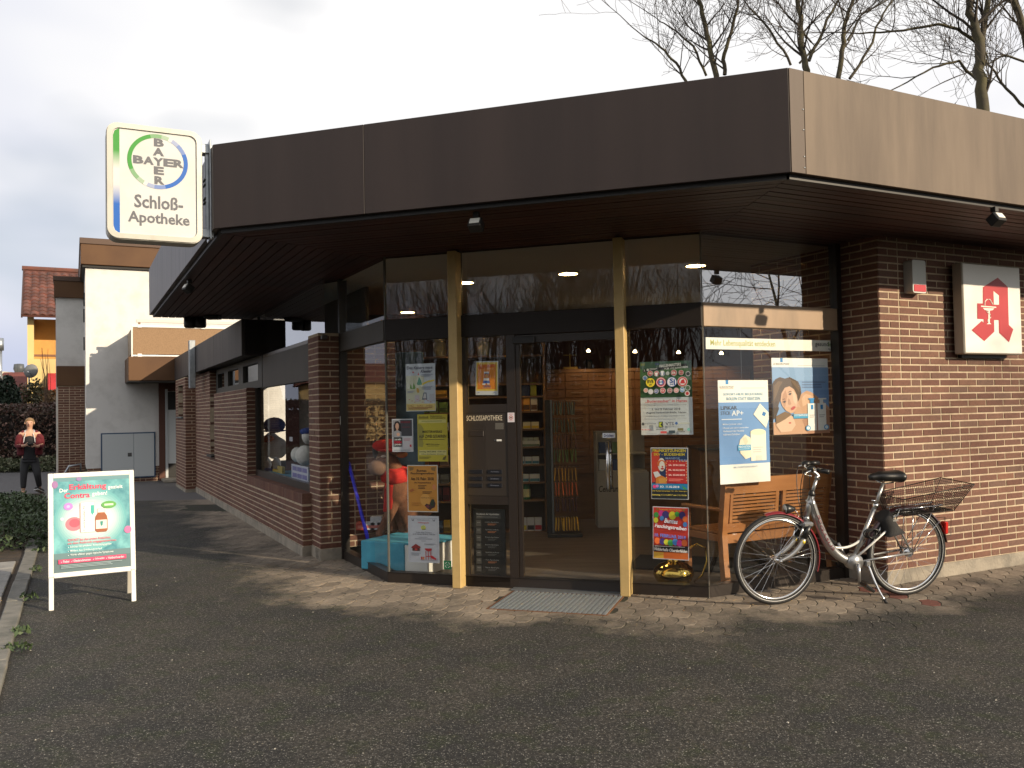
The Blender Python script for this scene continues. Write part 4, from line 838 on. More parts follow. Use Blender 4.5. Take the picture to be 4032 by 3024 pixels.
# ================================================================== right facet: strip sign and hanging posters
YH = .075
s = Sheet('strip_sign', 'long white strip sign with green lettering hung behind the right glass', FRT, (2779,1328), (3311,1384), YH, mat('strip_white', (.86,.84,.78), .35), cat='sign', th=.012)
s.txt('Mehr Lebensqualität entdecken', .03,.49,.18,.84,(170,170,60),.012).txt('gesund', .795,.90,.14,.66,(60,62,62),.03).txt('leben', .90,.98,.14,.56,(110,150,60),.03).txt('Apotheken', .895,.98,.70,.93,(80,82,82),.01); st_o = s.done()
s1 = Sheet('hanging_poster', 'tall blue and white stick poster hanging behind the right glass', FRT, (2826,1497), (3034,1894), YH+.004, ink(240,238,232), th=.002)
s = s1; s.rect(0,.215,1,.815,(106,150,206)).rect(.15,0,.205,.04,(30,130,196)).txt('LA ROCHE-POSAY', .03,.31,.055,.075,(150,140,130),.01).lines(.04,.31,.08,.09,1,(200,150,120)).lines(.45,.95,.075,.085,1,(170,176,186)).txt('SOFORT-HILFE BEI JUCKREIZ.', .10,.90,.125,.155,(96,150,180),.02).txt('ROLLEN STATT KRATZEN.', .16,.84,.165,.195,(96,150,180),.02)
s.txt('LIPIKAR', .04,.36,.25,.285,(52,56,66),.03).txt('STICK', .04,.23,.30,.335,(84,96,116)).txt('AP+', .25,.48,.295,.345,(232,238,244),.02).lines(.05,.46,.375,.392,1,(226,232,240))
for i,t in enumerate(('Mildert Juckreiz sofort','Überall und sofort anwendbar','Verbessert das Hautbild','während Schüben')): s.txt(t, .07, (.45,.58,.48,.40)[i], .418+i*.032, .437+i*.032, (232,238,244), .01)
s.poly([(.82,.23),(.99,.32),(.99,.385),(.93,.475),(.68,.335)],(236,232,222)).poly([(.88,.31),(.94,.325),(.91,.36),(.85,.345)],(30,120,190)).poly([(.40,.58),(.50,.53),(.60,.56),(.64,.62),(.62,.75),(.50,.77),(.40,.71),(.37,.64)],(238,230,208)).poly([(.45,.57),(.52,.55),(.56,.60),(.50,.64)],(226,214,188)).rect(.61,.51,.92,.79,(242,236,220)).ell(.765,.51,.155,.03,(240,230,200)).rect(.70,.74,.83,.79,(222,216,204)).rect(.35,.63,.61,.685,(48,156,206)).txt('INNOVATION', .365,.595,.637,.66,(240,244,246),.03).lines(.37,.59,.668,.678,1,(220,236,244)).lines(.65,.86,.655,.72,3,(200,200,196)).txt('MULTI-FUNKTIONALER EINSATZ', .27,.74,.835,.85,(150,170,196),.01); s.done()
s2 = Sheet('hanging_poster', 'blue poster of a woman and child hanging right of the stick poster', FRT, (3037,1409), (3267,1704), YH+.004, ink(240,240,238), th=.002)
s = s2; s.rect(0,.12,1,1,(120,156,202)).rect(.15,0,.195,.055,(30,130,196)).txt('LA ROCHE-POSAY', .03,.31,.065,.09,(120,110,100),.01).lines(.45,.96,.095,.106,1,(170,176,186)).txt('QUÄLENDER JUCKREIZ? SCHLAFLOSE NÄCHTE?', .03,.97,.145,.17,(240,242,244),.02).txt('LIPIKAR', .51,.80,.235,.28,(56,60,72),.03).txt('AP+', .82,.96,.235,.28,(214,222,232)).lines(.52,.96,.31,.41,3,(96,120,160))
s.rect(0,.12,1,.30,(132,166,208)).rect(0,.42,1,.55,(112,148,198))
s.poly([(.44,.52),(.52,.46),(.60,.43),(.68,.45),(.80,.52),(.92,.60),(1,.66),(1,1),(0,1),(0,.84),(.30,.80),(.38,.70)],(196,152,122)).poly([(.50,.53),(.58,.47),(.66,.49),(.76,.56),(.62,.60),(.52,.64)],(214,174,144)).poly([(.70,.70),(.90,.64),(1,.70),(1,1),(.6,1),(.5,.82)],(172,126,100))
s.poly([(.0,.34),(.05,.28),(.13,.25),(.22,.27),(.30,.25),(.38,.28),(.45,.31),(.49,.38),(.50,.46),(.47,.53),(.43,.58),(.36,.50),(.26,.42),(.16,.50),(.10,.60),(.06,.72),(.0,.76)],(82,62,48)).poly([(.03,.36),(.10,.30),(.18,.31),(.12,.38),(.07,.48),(.02,.56)],(112,88,66)).poly([(.30,.28),(.40,.31),(.46,.38),(.47,.46),(.42,.40),(.36,.34)],(108,84,64)).poly([(.0,.60),(.07,.56),(.10,.66),(.04,.78),(.0,.80)],(64,46,36))
s.poly([(.13,.56),(.15,.46),(.21,.39),(.29,.37),(.37,.41),(.42,.49),(.43,.58),(.41,.66),(.36,.715),(.30,.725),(.22,.69),(.16,.63)],(208,166,138)).poly([(.15,.58),(.17,.48),(.22,.42),(.25,.50),(.22,.60),(.20,.66)],(184,138,110)).poly([(.33,.42),(.39,.46),(.42,.55),(.40,.62),(.35,.56)],(222,186,160))
s.poly([(.265,.475),(.30,.455),(.325,.465),(.30,.49)],(60,44,40)).poly([(.165,.575),(.20,.555),(.225,.565),(.20,.59)],(60,44,40)).poly([(.255,.455),(.30,.430),(.33,.440),(.30,.444)],(84,58,44)).poly([(.15,.55),(.19,.53),(.22,.538),(.19,.542)],(84,58,44)).poly([(.27,.53),(.285,.54),(.315,.60),(.295,.615),(.265,.605)],(186,140,114)).poly([(.30,.665),(.34,.635),(.375,.63),(.39,.645),(.355,.675),(.32,.685)],(182,72,74))
s.poly([(.06,.76),(.20,.72),(.34,.77),(.38,.88),(.30,.96),(.12,.97),(.04,.88)],(216,180,154)).poly([(.04,.76),(.20,.70),(.32,.74),(.20,.80),(.10,.84),(.04,.86)],(120,92,66)).rect(.26,.84,.30,.86,(190,90,84)).rect(.60,.60,.755,.96,(238,236,232)).rect(.775,.60,.93,.96,(236,234,230)).rect(.655,.62,.70,.68,(30,130,196)).rect(.83,.62,.875,.68,(30,130,196)).rect(.645,.55,.71,.60,(40,140,206)).rect(.62,.53,.73,.55,(40,140,206)).rect(.815,.55,.88,.60,(230,230,228)).rect(.79,.53,.94,.55,(230,230,228)).lines(.63,.73,.75,.80,2,(180,180,180)).lines(.80,.91,.75,.80,2,(180,180,180)).rect(.34,.735,.60,.795,(60,156,200)).txt('SYSTEMPFLEGE', .355,.59,.742,.765,(236,242,246),.02).ell(.595,.925,.045,.035,(60,150,206)).ell(.925,.92,.045,.035,(60,150,206)).ell(.595,.925,.03,.023,(226,236,242)).ell(.925,.92,.03,.023,(226,236,242)); s.done()
# suspension wires
wr = thing('hanging_wires', 'thin wires holding the strip sign and hanging posters', 'wire', FRT.m)
for px, ya, yb in ((2921,1285,1497),(3149,1290,1409)):
    x, za = FRT.loc(px, ya, YH); _, zb = FRT.loc(px, yb, YH); MB().tube([(x,YH+.02,2.19),(x,YH+.02,zb-.02)], .0018, 5).build('wire', M_STEEL, wr)
# ================================================================== interior
M_OAK = mat('oak', (.24,.125,.055), .5, nz=(1.5,.35,.7), col2=(.17,.085,.036), stretch=(2,2,9), bump=(30,.1))
M_DRAW = mat('drawer_oak', (.25,.125,.052), .45, nz=(1.2,.35,.7), col2=(.19,.09,.038), stretch=(2,2,14))
M_FLOOR = mat('shop_floor', (.12,.092,.070), .55, nz=(1.4,.36,.66), col2=(.066,.050,.038), stretch=(.7,9,1))
M_REDW = mat('red_brown_wall', (.085,.026,.018), .7)
M_CEIL = mat('ceiling_white', (.55,.53,.48), .8, bump=(60,.3))
fl = MB(); fpts = [G0+UR*.02, G1+Vector((.02,.05)), G2+Vector((0,.06)), G2+UR*1.5+Vector((-.03,.06)), C+UR*4+Vector((0,.2)), Vector((6.6,12.6)), Vector((-3.5,12.6)), W1-UL*3.3+UR*.2, W1+UR*.2]
def shop_poly(z, name, m, flip=False):
    vs = [(p.x, p.y, z) for p in fpts]; return MB().add(vs, [tuple(range(len(vs)))]).build(name, m, bld)
shop_poly(.02, 'shop_floor', M_FLOOR); shop_poly(HS-.012, 'shop_ceiling', M_CEIL)
YB_ = 12.55
iw = MB(); iw.box(-3.3, 6.7, YB_, YB_+.1, 0, HS); iw.box(6.6, 6.7, 8.8, YB_, 0, HS)
iw.build('inner_back_wall', M_REDW, bld)
MB().box(-3.28, .05, .72, .76, 0, HS).build('display_back_panel', mat('display_back', (.10,.085,.07), .8), bld, FW.m)
MB().box(-3.28, .05, .19, .72, .70, .72).build('display_shelf', mat('cloth_blue', (.06,.27,.40), .8), bld, FW.m)
def bx_at(px0, py0, px1, py1, Y, d):
    a, b_ = at(px0, py0, Y), at(px1, py1, Y); return a.x, b_.x, Y, Y+d, b_.z, a.z
# ceiling downlights
M_LAMP = mat('downlight_glow', (1,.9,.7), .4, emit=((1,.78,.46), 7.0))
for i, (px, py, lab) in enumerate(((1605,1229,'left most lit ceiling downlight behind the left pane'),(1830,1112,'lit ceiling downlight beside the left yellow post'),(2237,1077,'lit ceiling downlight above the door'),(2740,1045,'lit ceiling downlight at the right glass corner'))):
    q = ongr(px, py, HS-.012); dl = thing('downlight', lab, 'ceiling lamp', TT(q.x, q.y, HS-.012), 'ceiling downlights')
    MB().lathe([(.0,-.004),(.098,-.004)], 28).build('lamp_disc', M_LAMP, dl)
    MB().lathe([(.098,.0),(.098,-.008),(.112,-.006),(.116,.0)], 28).build('ring', mat('lamp_ring', (.5,.45,.35), .4), dl)
    ld = bpy.data.lights.new('downlight_light', 'SPOT'); ld.energy = 16; ld.color = (1,.72,.42); ld.spot_size = radians(140); ld.spot_blend = .7; ld.shadow_soft_size = .08
    lo = ob('lamp_light', ld, dl, TT(0,0,-.03))
# drawer cabinet
DY = 11.9
a = at(2133,1470,DY); b_ = at(2316,1500,DY); dw_ = (b_.x-a.x)/2; dh = (at(2133,1470,DY).z-at(2133,1602,DY).z)/4
cab = thing('drawer_cabinet', 'wide oak apothecary drawer wall at the back of the shop', 'cabinet', TT(a.x, DY, 0))
NC, NR = 9, 12
MB().box(0, NC*dw_, .012, .5, .02, a.z).build('carcass', M_OAK, cab); MB().bbox(-.03, NC*dw_+.03, -.02, .5, a.z, a.z+.05, .004).build('top_board', M_OAK, cab)
MB().bbox(-.05, -.01, -.02, .5, .02, 2.62, .003).build('side_board', M_OAK, cab)
dme = MB().bbox(.003, dw_-.003, -.004, .012, .003, dh-.003, .003).mesh('drawer', M_DRAW); hme = MB().tube([(dw_*.26,-.028,dh*.62),(dw_*.74,-.028,dh*.62)], .0032, 6).tube([(dw_*.30,-.028,dh*.62),(dw_*.30,0,dh*.62)], .003, 5).tube([(dw_*.70,-.028,dh*.62),(dw_*.70,0,dh*.62)], .003, 5).mesh('handle', mat('handle_dull', (.22,.20,.17), .45, .8))
for r in range(NR):
    for c_ in range(NC):
        d = ob('drawer', dme, cab, TT(c_*dw_, 0, a.z-(r+1)*dh)); ob('handle', hme, d)
# small spots over the drawers
for i, px in enumerate((2317,2500,2672,2840)):
    q = at(px, 1384+i*3, DY-.45); sp_ = thing('spotlight', 'small lit halogen spot over the drawers, number %s from the left' % ('one','two','three','four')[i], 'spotlight', TT(q.x, q.y, q.z), 'halogen spots over the drawers')
    MB().tube([(0,.02,.03),(0,.3,.12)], .006, 6).build('arm', M_STEEL, sp_)
    MB().lathe([(.012,.03),(.028,.0),(.0,.003)], 12, M=RX(radians(20))).build('reflector', mat('spot_glow', (1,.8,.5), .3, emit=((1,.72,.36), 14)), sp_)
    ld = bpy.data.lights.new('spot_light', 'SPOT'); ld.energy = 4; ld.color = (1,.62,.30); ld.spot_size = radians(110); ld.spot_blend = .6; ld.shadow_soft_size = .03
    ob('lamp_light', ld, sp_, TT(0,0,-.02) @ RX(radians(30)))
# things on the cabinet top
cab_z = a.z+.051
for px, w_, h_, c_, nm, lab in ((2245,.20,.035,(170,140,60),'apothecary_scale','small brass scale base on the drawer cabinet'),(2320,.10,.13,(30,36,50),'mortar','dark stone mortar on the drawer cabinet'),(2395,.11,.18,(90,80,70),'jar','grey stoneware jar on the drawer cabinet'),(2690,.09,.15,(80,66,56),'vase','small brown vase on the cabinet behind the football poster')):
    q = at(px, 1460, DY+.12); m_ = MB()
    if nm == 'apothecary_scale': m_.bbox(-w_/2,w_/2,-.06,.06,0,h_,.005).tube([(0,0,h_),(0,0,.22)],.008,8).tube([(-.09,0,.2),(.09,0,.2)],.005,6)
    else: m_.lathe([(0,0),(w_*.42,0),(w_*.5,h_*.35),(w_*.46,h_*.8),(w_*.36,h_*.9),(w_*.42,h_),(0,h_)], 16)
    o_ = m_.build(nm, ink(*c_), None, TT(q.x, DY+.12, cab_z)); tag(o_, lab, nm.replace('_',' '))
# oak shelf unit left, with products
SY = 10.75
def Z(py, px=1900): return at(px, py, SY).z
sx0_, sx1_, sxm = at(1480,1500,SY).x, at(2150,1500,SY).x, at(1822,1500,SY).x
shf = thing('shelf_unit', 'tall oak shelf unit full of medicine packs left of the door', 'shelf', TT(0,0,0))
MB().box(sx0_, sx1_, SY+.36, SY+.4, .02, 2.5).build('back_board', mat('oak_dark', (.11,.052,.024), .6), shf)
for x in (sx0_, sxm-.02, sx1_-.04): MB().bbox(x, x+.035, SY, SY+.36, .02, Z(1398)if x < sx1_-.1 else 2.42, .003).build('upright', M_OAK, shf)
SHZ = [Z(y_) for y_ in (1400,1512,1562,1622,1692,1762,1832,1902,1972,2096)]
for i, z in enumerate(SHZ): MB().bbox(sx0_, sx1_-.04, SY+.004, SY+.36, z-.022, z, .003).build('shelf_board', M_OAK, shf)
MB().box(sx0_, sx1_-.04, SY+.01, SY+.03, .02, SHZ[-1]-.03).build('base_panel', mat('base_grey', (.16,.16,.15), .6), shf)
nrow = ['top','second','third','fourth','fifth','sixth','seventh','eighth','ninth','lowest']
def pack(nm, lab, px0, px1, row, hh, col, grp=None, cap=None, dy=.03, dep=.10, lid=None):
    x0, x1 = at(px0,1600,SY).x, at(px1,1600,SY).x; z = SHZ[row]
    b = MB().bbox(x0, x1, SY+dy, SY+dy+dep, z+.001, z+hh, .002); o_ = b.build(nm, ink(*col)); tag(o_, lab, 'box', grp)
    if cap:
        MB().box(x0+.004, x1-.004, SY+dy-.001, SY+dy, z+hh*.1, z+hh*.45).build('label', ink(*cap), o_)
    return o_
packs = [(1,2036,2087,.155,(32,44,78),None,'long dark blue pack'),(1,2090,2114,.165,(150,150,50),None,'olive yellow pack')]
for row, a0, a1, hh, c1, c2, lab in packs: pack('medicine_box', '%s on the shelf behind the door glass' % lab, a0, a1, row+1, hh, c1, None, c2)
for i in range(3): pack('tonic_box', 'orange children tonic pack, %s in the row behind the door glass' % ('left','middle','right')[i], 2032+i*29, 2058+i*29, 3, .175, ((196,110,40),(206,150,60),(190,186,176))[i], 'orange tonic packs', ((110,52,30),(90,60,40),(100,70,50))[i])
for i in range(2): pack('medicine_box', 'small yellow and white pack, %s of a pair under the tonic packs' % ('left','right')[i], 2058+i*33, 2088+i*33, 4, .085, (206,200,170), 'yellow based packs', (206,180,60))
pack('display_tray', 'pale curved display tray with small packs behind the door glass', 2034, 2122, 5, .07, (176,180,176), None, (90,110,90), .0, .18)
for i in range(4): pack('medicine_box', 'small grey pack, number %s in the display tray' % ('one','two','three','four')[i], 2037+i*21, 2056+i*21, 5, .11, (150,156,146), 'packs in the tray', (120,130,80), .05)
for i in range(3): pack('ointment_box', 'white pack with blue dot, %s of three on the seventh shelf' % ('left','middle','right')[i], 2034+i*29, 2061+i*29, 6, .09, (196,200,200), 'white packs with blue dot', (60,120,140))
for i in range(2): pack('ointment_box', 'wide white pack with blue dot, %s of two on the eighth shelf' % ('left','right')[i], 2033+i*47, 2077+i*43, 7, .095, (196,200,200), 'wide white packs', (60,120,140))
q0 = at(2074,1970,SY); o_ = MB().lathe([(0,0),(.047,0),(.05,.01),(.05,.17),(.044,.185),(.044,.2),(0,.2)],18).build('green_can', [ink(196,196,150)], None, TT(q0.x,SY+.08,SHZ[8]+.001)); tag(o_, 'green and cream formula can on the shelf behind the door glass', 'can'); MB().lathe([(.0505,.13),(.0505,.175),(.045,.187),(.045,.201),(0,.201)],18).build('lid', ink(40,96,56), o_); MB().lathe([(.0505,.0),(.0505,.03)],18).build('label', ink(40,96,56), o_)
q0 = at(2043,1970,SY); o_ = MB().lathe([(0,0),(.03,0),(.03,.16),(.02,.19),(0,.19)],14).build('yellow_bottle', ink(206,186,110), None, TT(q0.x,SY+.08,SHZ[8]+.001)); tag(o_, 'pale yellow bottle beside the green can', 'bottle')
for i in range(3): pack('spray_box', 'white pack with %s foot on the lowest shelf behind the door glass' % ('yellow','black','red')[i], 2037+i*30, 2065+i*30, 9, .16, (206,206,206), 'white packs on the lowest shelf', ((196,180,60),(40,30,36),(190,40,50))[i])
# left bay packs seen between the posters
k = 0
for row, cols, hh in ((2,((196,160,130),(206,160,60)),.10),(3,((120,150,60),(150,170,110),(110,140,70)),.15),(4,((170,80,60),(96,110,60),(186,96,84),(206,206,206)),.10),(5,((60,40,70),(206,206,210),(120,126,136)),.13),(6,((206,120,60),(160,50,50),(190,150,120)),.15),(7,((180,180,176),(206,206,206),(120,120,116)),.12),(8,((60,20,24),(90,26,28),(70,24,26),(110,30,30)),.18),(9,((150,40,36),(190,60,50),(60,90,130),(206,170,60)),.16)):
    for i, c_ in enumerate(cols):
        x = 1650+i*118/len(cols); k += 1
        pack('medicine_box', '%s pack, %s of its row on the %s shelf behind the left pane' % (('pale','dark')[sum(c_) < 300], ('leftmost','second','third','fourth')[i], nrow[row]), x, x+100/len(cols), row, hh*rnd.uniform(.85,1), c_, 'packs on the left shelf bay', tuple(int(v*.6) for v in c_))
for px, lab in ((1727,'cream pharmacy jar on the top shelf behind the left pane'),(1902,'cream pharmacy jar with label on the top shelf over the side panel')):
    q0 = at(px,1390,SY); o_ = MB().lathe([(0,0),(.075,0),(.08,.02),(.08,.17),(.06,.19),(.06,.2),(.075,.205),(.07,.225),(0,.23)],20).build('pharmacy_jar', mat('jar_cream', (.42,.38,.24), .3), None, TT(q0.x,SY+.15,SHZ[0]+.001)); tag(o_, lab, 'jar'); MB().poly(rrect(-.05,.05,.07,.13,.015), -.083, 0, .004).build('label', ink(190,180,140), o_)
MB_blue = MB().bbox(0,.42,0,.03,0,1.25,.005).build('winter_backdrop', mat('panel_blue', (.02,.05,.085), .6, nz=(2,.4,.65), col2=(.12,.2,.26)), None, Fr((at(1520,1500,9.6).x, 9.6), radians(-6)).m @ TT(0,0,.95)); tag(MB_blue, 'dark blue painted winter backdrop behind the left pane', 'backdrop')
# hanging bag rack
RY_ = 10.35
rk_ = thing('packet_rack', 'slim black rack hung with packets behind the door glass', 'rack', TT(0,RY_,0))
xa, xb = at(2150,1800,RY_).x, at(2278,1800,RY_).x
MB().bbox(xa, xa+.06, 0, .12, .05, at(2160,1575,RY_).z, .004).build('back_post', M_BLACK, rk_); MB().bbox(xa+.06, xa+.085, -.01, .02, .05, at(2160,1575,RY_).z, .003).build('front_post', mat('rack_grey', (.17,.19,.21), .4, .5), rk_); MB().bbox(xa, xb+.02, -.12, .2, .02, .06, .006).build('foot', M_BLACK, rk_)
tiers = [(1582,(78,92,84),'grey green'),(1652,(70,84,70),'dull green'),(1713,(96,60,44),'brown'),(1769,(84,100,40),'olive green'),(1842,(176,130,40),'yellow'),(1898,(196,96,50),'orange'),(1962,(70,40,50),'dark purple'),(2036,(186,150,50),'golden')]
for t, (py, c_, nm) in enumerate(tiers):
    z = at(2200,py,RY_).z; MB().tube([(xa+.08,0,z+.01),(xb,-.02,z+.01)], .003, 6).build('hook_rod', mat('rod_dark', (.08,.08,.08), .5), rk_); n_ = 9 if t in (0,3,7) else 7
    pk = MB().add([(0,-.05,0),(.012,-.05,-.01),(.012,.05,-.01),(0,.05,0),(.004,-.055,-.15),(.016,-.055,-.16),(.016,.05,-.16),(.004,.05,-.15)], [(0,1,5,4),(1,2,6,5),(2,3,7,6),(3,0,4,7),(0,3,2,1),(4,5,6,7)]).mesh('packet', [mat('packet_%d' % t, rgb(*c_), .3, rv=.4)])
    for i in range(n_):
        o_ = ob('hanging_packet', pk, None, TT(xa+.10+i*(xb-xa-.11)/n_, RY_, z) @ RY(rnd.uniform(-.1,.12))); tag(o_, '%s packet, %s on the %s tier of the rack' % (nm, ('leftmost','second from left','third from left','fourth from left','fifth from left','sixth from left','seventh from left','eighth from left','ninth from left')[i] if i < n_-1 else 'rightmost', nrow[t]), 'packet', '%s packets on the rack' % nm)
# white display stand
cs_ = bx_at(2346,1706,2560,2070,11.0,.35); cst = thing('display_stand', 'pale grey vitamin display stand behind the door handle', 'display stand', TT(cs_[0], 11.0, .02))
MB().bbox(0, cs_[1]-cs_[0], 0, .35, 0, at(2400,1860,11.0).z-.02, .006).build('base', mat('stand_grey', (.34,.34,.33), .6), cst); zc = at(2400,1940,11.0).z-.02
lettering(cst, 'Centrum', at(2357,1900,11.0).x-cs_[0], at(2440,1900,11.0).x-cs_[0], zc+.01, zc+.09, -.002, ink(30,26,28), .03, .2)
zt_ = at(2400,1860,11.0).z-.02
for i in range(2): MB().bbox(.02, cs_[1]-cs_[0]-.02, .02, .33, zt_+i*.22, zt_+.02+i*.22, .003).build('tray', mat('stand_grey', (.34,.34,.33), .6), cst)
MB().bbox(.0,.02,.0,.35,zt_,zt_+.52,.003).build('side', mat('stand_grey', (.34,.34,.33), .6), cst); MB().bbox(.02,cs_[1]-cs_[0],.32,.35,zt_,zt_+.52,.003).build('back', mat('stand_grey', (.34,.34,.33), .6), cst)
for r in range(2):
    for i in range(3): o_ = MB().bbox(0,.11,0,.07,0,.14,.003).build('vitamin_box', ink((180,184,190),(40,70,130),(90,140,80))[0] if False else ink(*((170,176,186),(46,70,120),(96,130,84))[(i+r) % 3]), None, TT(cs_[0]+.04+i*.125, 11.06, .02+zt_+.021+r*.22)); tag(o_, '%s vitamin pack, number %d on the %s tray of the display stand' % (('grey','navy','green')[(i+r) % 3], i+1, ('lower','upper')[r]), 'box', 'vitamin packs')
# floor mat
fm = MB().bbox(-.62,.62,-.38,.38,.0,.012,.004).build('floor_mat', mat('mat_dark', (.012,.013,.017), .95), None, Fr((1.75,8.35), TH, .022).m); tag(fm, 'dark rectangular floor mat inside behind the brass can', 'mat')
# counter block to the right inside
cnt = MB().bbox(0,1.9,0,.7,0,1.0,.01).build('counter', M_OAK, None, Fr((2.2,10.2), radians(-2), .022).m); tag(cnt, 'oak sales counter deep inside the right part of the shop', 'counter'); MB().bbox(-.03,1.93,-.03,.73,1.0,1.03,.006).build('counter_top', mat('counter_dark', (.06,.05,.05), .4), cnt)
# ================================================================== window display things
def skin(name, pts, edges, m, parent=None, M=None, sub=2, root=0):
    me = bpy.data.meshes.new(name); me.from_pydata([p[:3] for p in pts], edges, []); o = bpy.data.objects.new(name, me); COL.objects.link(o)
    md = o.modifiers.new('skin', 'SKIN'); md.use_smooth_shade = True
    sv = me.skin_vertices[0].data
    for i, p in enumerate(pts): sv[i].radius = (p[3], p[4] if len(p) > 4 else p[3]); sv[i].use_root = (i == root)
    sb = o.modifiers.new('sub', 'SUBSURF'); sb.levels = sub; sb.render_levels = sub
    dg = bpy.context.evaluated_depsgraph_get(); nm = bpy.data.meshes.new_from_object(o.evaluated_get(dg)); nm.name = name
    bpy.data.objects.remove(o); nm.materials.clear(); nm.materials.append(m); nm.polygons.foreach_set('use_smooth', [True]*len(nm.polygons))
    return ob(name, nm, parent, M)
M_CAM = mat('plush_brown', (.20,.080,.040), .95, nz=(12,.4,.65), col2=(.12,.048,.024), bump=(90,.6)); M_CAM2 = mat('plush_tan', (.20,.115,.075), .95, bump=(90,.5)); M_PRED = mat('plush_red', (.50,.022,.016), .9, bump=(60,.4)); M_HOOF = mat('plush_grey', (.05,.048,.05), .8)
CY = 8.95
def cz_(x, y, dy=0.0):
    p = at(1340+x*.3676, 1650+y*.3676, CY+dy); return p
cm = thing('plush_camel', 'big brown plush camel with red cap and scarf kneeling in the corner window', 'soft toy', I4)
def V(x, y, r, dy=0.0): p = cz_(x, y, dy); return (p.x, p.y, p.z, r)
pts = [V(690,900,.20,.12), V(640,760,.17,.05), V(600,640,.12), V(575,520,.09), V(530,430,.11), V(460,480,.085,-.03), V(390,520,.075,-.06), V(570,900,.075,-.02), V(500,1080,.05,-.10), V(400,1270,.042,-.16), V(600,920,.07,.10), V(580,1100,.05,.1), V(560,1235,.04,.08), V(760,1020,.17,.16), V(690,1120,.09,.05), V(705,1290,.06,.03), V(600,1320,.05,-.04), V(480,1305,.045,-.10)]
skin('body', pts, [(0,1),(1,2),(2,3),(3,4),(4,5),(5,6),(1,7),(7,8),(8,9),(1,10),(10,11),(11,12),(0,13),(13,14),(14,15),(15,16),(16,17)], M_CAM, cm)
def blob(nm, x, y, r, m, dy=0.0): p = cz_(x, y, dy); return MB().ball(p, r, 14).build(nm, m, cm, None, True)
blob('muzzle', 400, 520, (.10,.085,.085), M_CAM2, -.08); blob('cap', 500, 285, (.155,.12,.07), M_PRED, -.02); blob('cap_brim', 560, 330, (.16,.15,.022), M_PRED, -.05); blob('ear', 372, 320, (.03,.03,.10), M_HOOF, .02); blob('ear', 660, 380, (.06,.05,.035), mat('plush_orange', (.40,.15,.05), .9), -.04); blob('hoof', 385, 1310, (.075,.07,.05), M_HOOF, -.17); blob('hoof', 590, 1265, (.085,.07,.04), M_HOOF, .06)
blob('eye', 462, 400, (.028,.02,.012), ink(206,190,170), -.11)
p = cz_(590,590); MB().lathe([(.10,-.085),(.15,-.06),(.155,.0),(.135,.055),(.09,.075)],18,M=TT(p.x,p.y,p.z) @ RX(radians(10))).build('scarf', M_PRED, cm, None, True)
sc1 = cz_(525,720,-.1); sc2 = cz_(500,1000,-.12); MB().bbox(-.045,.045,-.012,.012,sc2.z-sc1.z,.12,.008,M=TT(sc1.x,sc1.y,sc1.z) @ RY(radians(5))).build('scarf_end', M_PRED, cm)
# display boxes
M_BCL = mat('blue_cloth', (.075,.36,.50), .85, nz=(6,.4,.65), col2=(.06,.29,.42), bump=(20,.3))
p0, p1 = at(1378,2110,8.75), at(1600,2250,8.55)
db = thing('display_plinth', 'low white box draped with turquoise cloth in the corner window', 'plinth', Fr((-1.36,8.38), TL_*.45, .022).m)
MB().bbox(-.14,.62,.0,.62,0,.26,.006).build('box', M_WHITEP, db); MB().bbox(-.155,.36,-.012,.635,.0,.275,.008).build('cloth', M_BCL, db); MB().bbox(.36,.635,-.008,.63,.262,.274,.003).build('cloth_top', M_BCL, db)
for i, (px, py, w_, c_, lab) in enumerate(((1420,2090,.10,(170,60,50),'small red and white pack on the turquoise cloth'),(1455,2060,.11,(200,200,204),'white carton stack beside the plush camel'),(1480,2035,.12,(206,206,210),'white carton with red print beside the plush camel'),(1512,2068,.15,(196,200,204),'larger white carton behind the camel leg'))):
    q = at(px, py, 9.15); o_ = MB().bbox(-w_/2,w_/2,0,.1,0,max(q.z-.30,.08),.004).build('carton', ink(*c_), None, TT(q.x, 9.15, .30)); tag(o_, lab, 'box'); MB().box(-w_*.3,w_*.3,-.001,0,.02,.05).build('label', ink(200,120,110), o_)
# blue pole leaning inside the left facet
pa, pb = FL.loc(1354,1690,.10), FL.loc(1462,2232,.10); po = thing('blue_pole', 'bright blue broom handle leaning behind the left glass', 'pole', FL.m)
dz = (pa[1]-pb[1]); MB().tube([(pa[0],.06,pa[1]),(pa[0]+(pb[0]-pa[0])*.93,.13,pb[1]+dz*.07)], .018, 12).build('shaft', mat('pole_blue', (.018,.028,.72), .35), po, None, True)
MB().tube([(pa[0]+(pb[0]-pa[0])*.93,.13,pb[1]+dz*.07),(pa[0]+(pb[0]-pa[0])*.965,.131,pb[1]+dz*.035)], .019, 12).build('ferrule', M_STEEL, po, None, True); MB().tube([(pa[0]+(pb[0]-pa[0])*.965,.131,pb[1]+dz*.035),(pb[0],.132,pb[1]+.005)], .021, 12).build('grip_end', M_RUB, po, None, True)
a = FL.loc(1346,1655,.01); o_ = MB().box(-.012,.012,0,.002,-.045,.045).build('frame_sticker', ink(206,206,204), None, FL.m @ TT(.03, -.018, a[1])); tag(o_, 'narrow white sticker on the left glass frame', 'sticker')
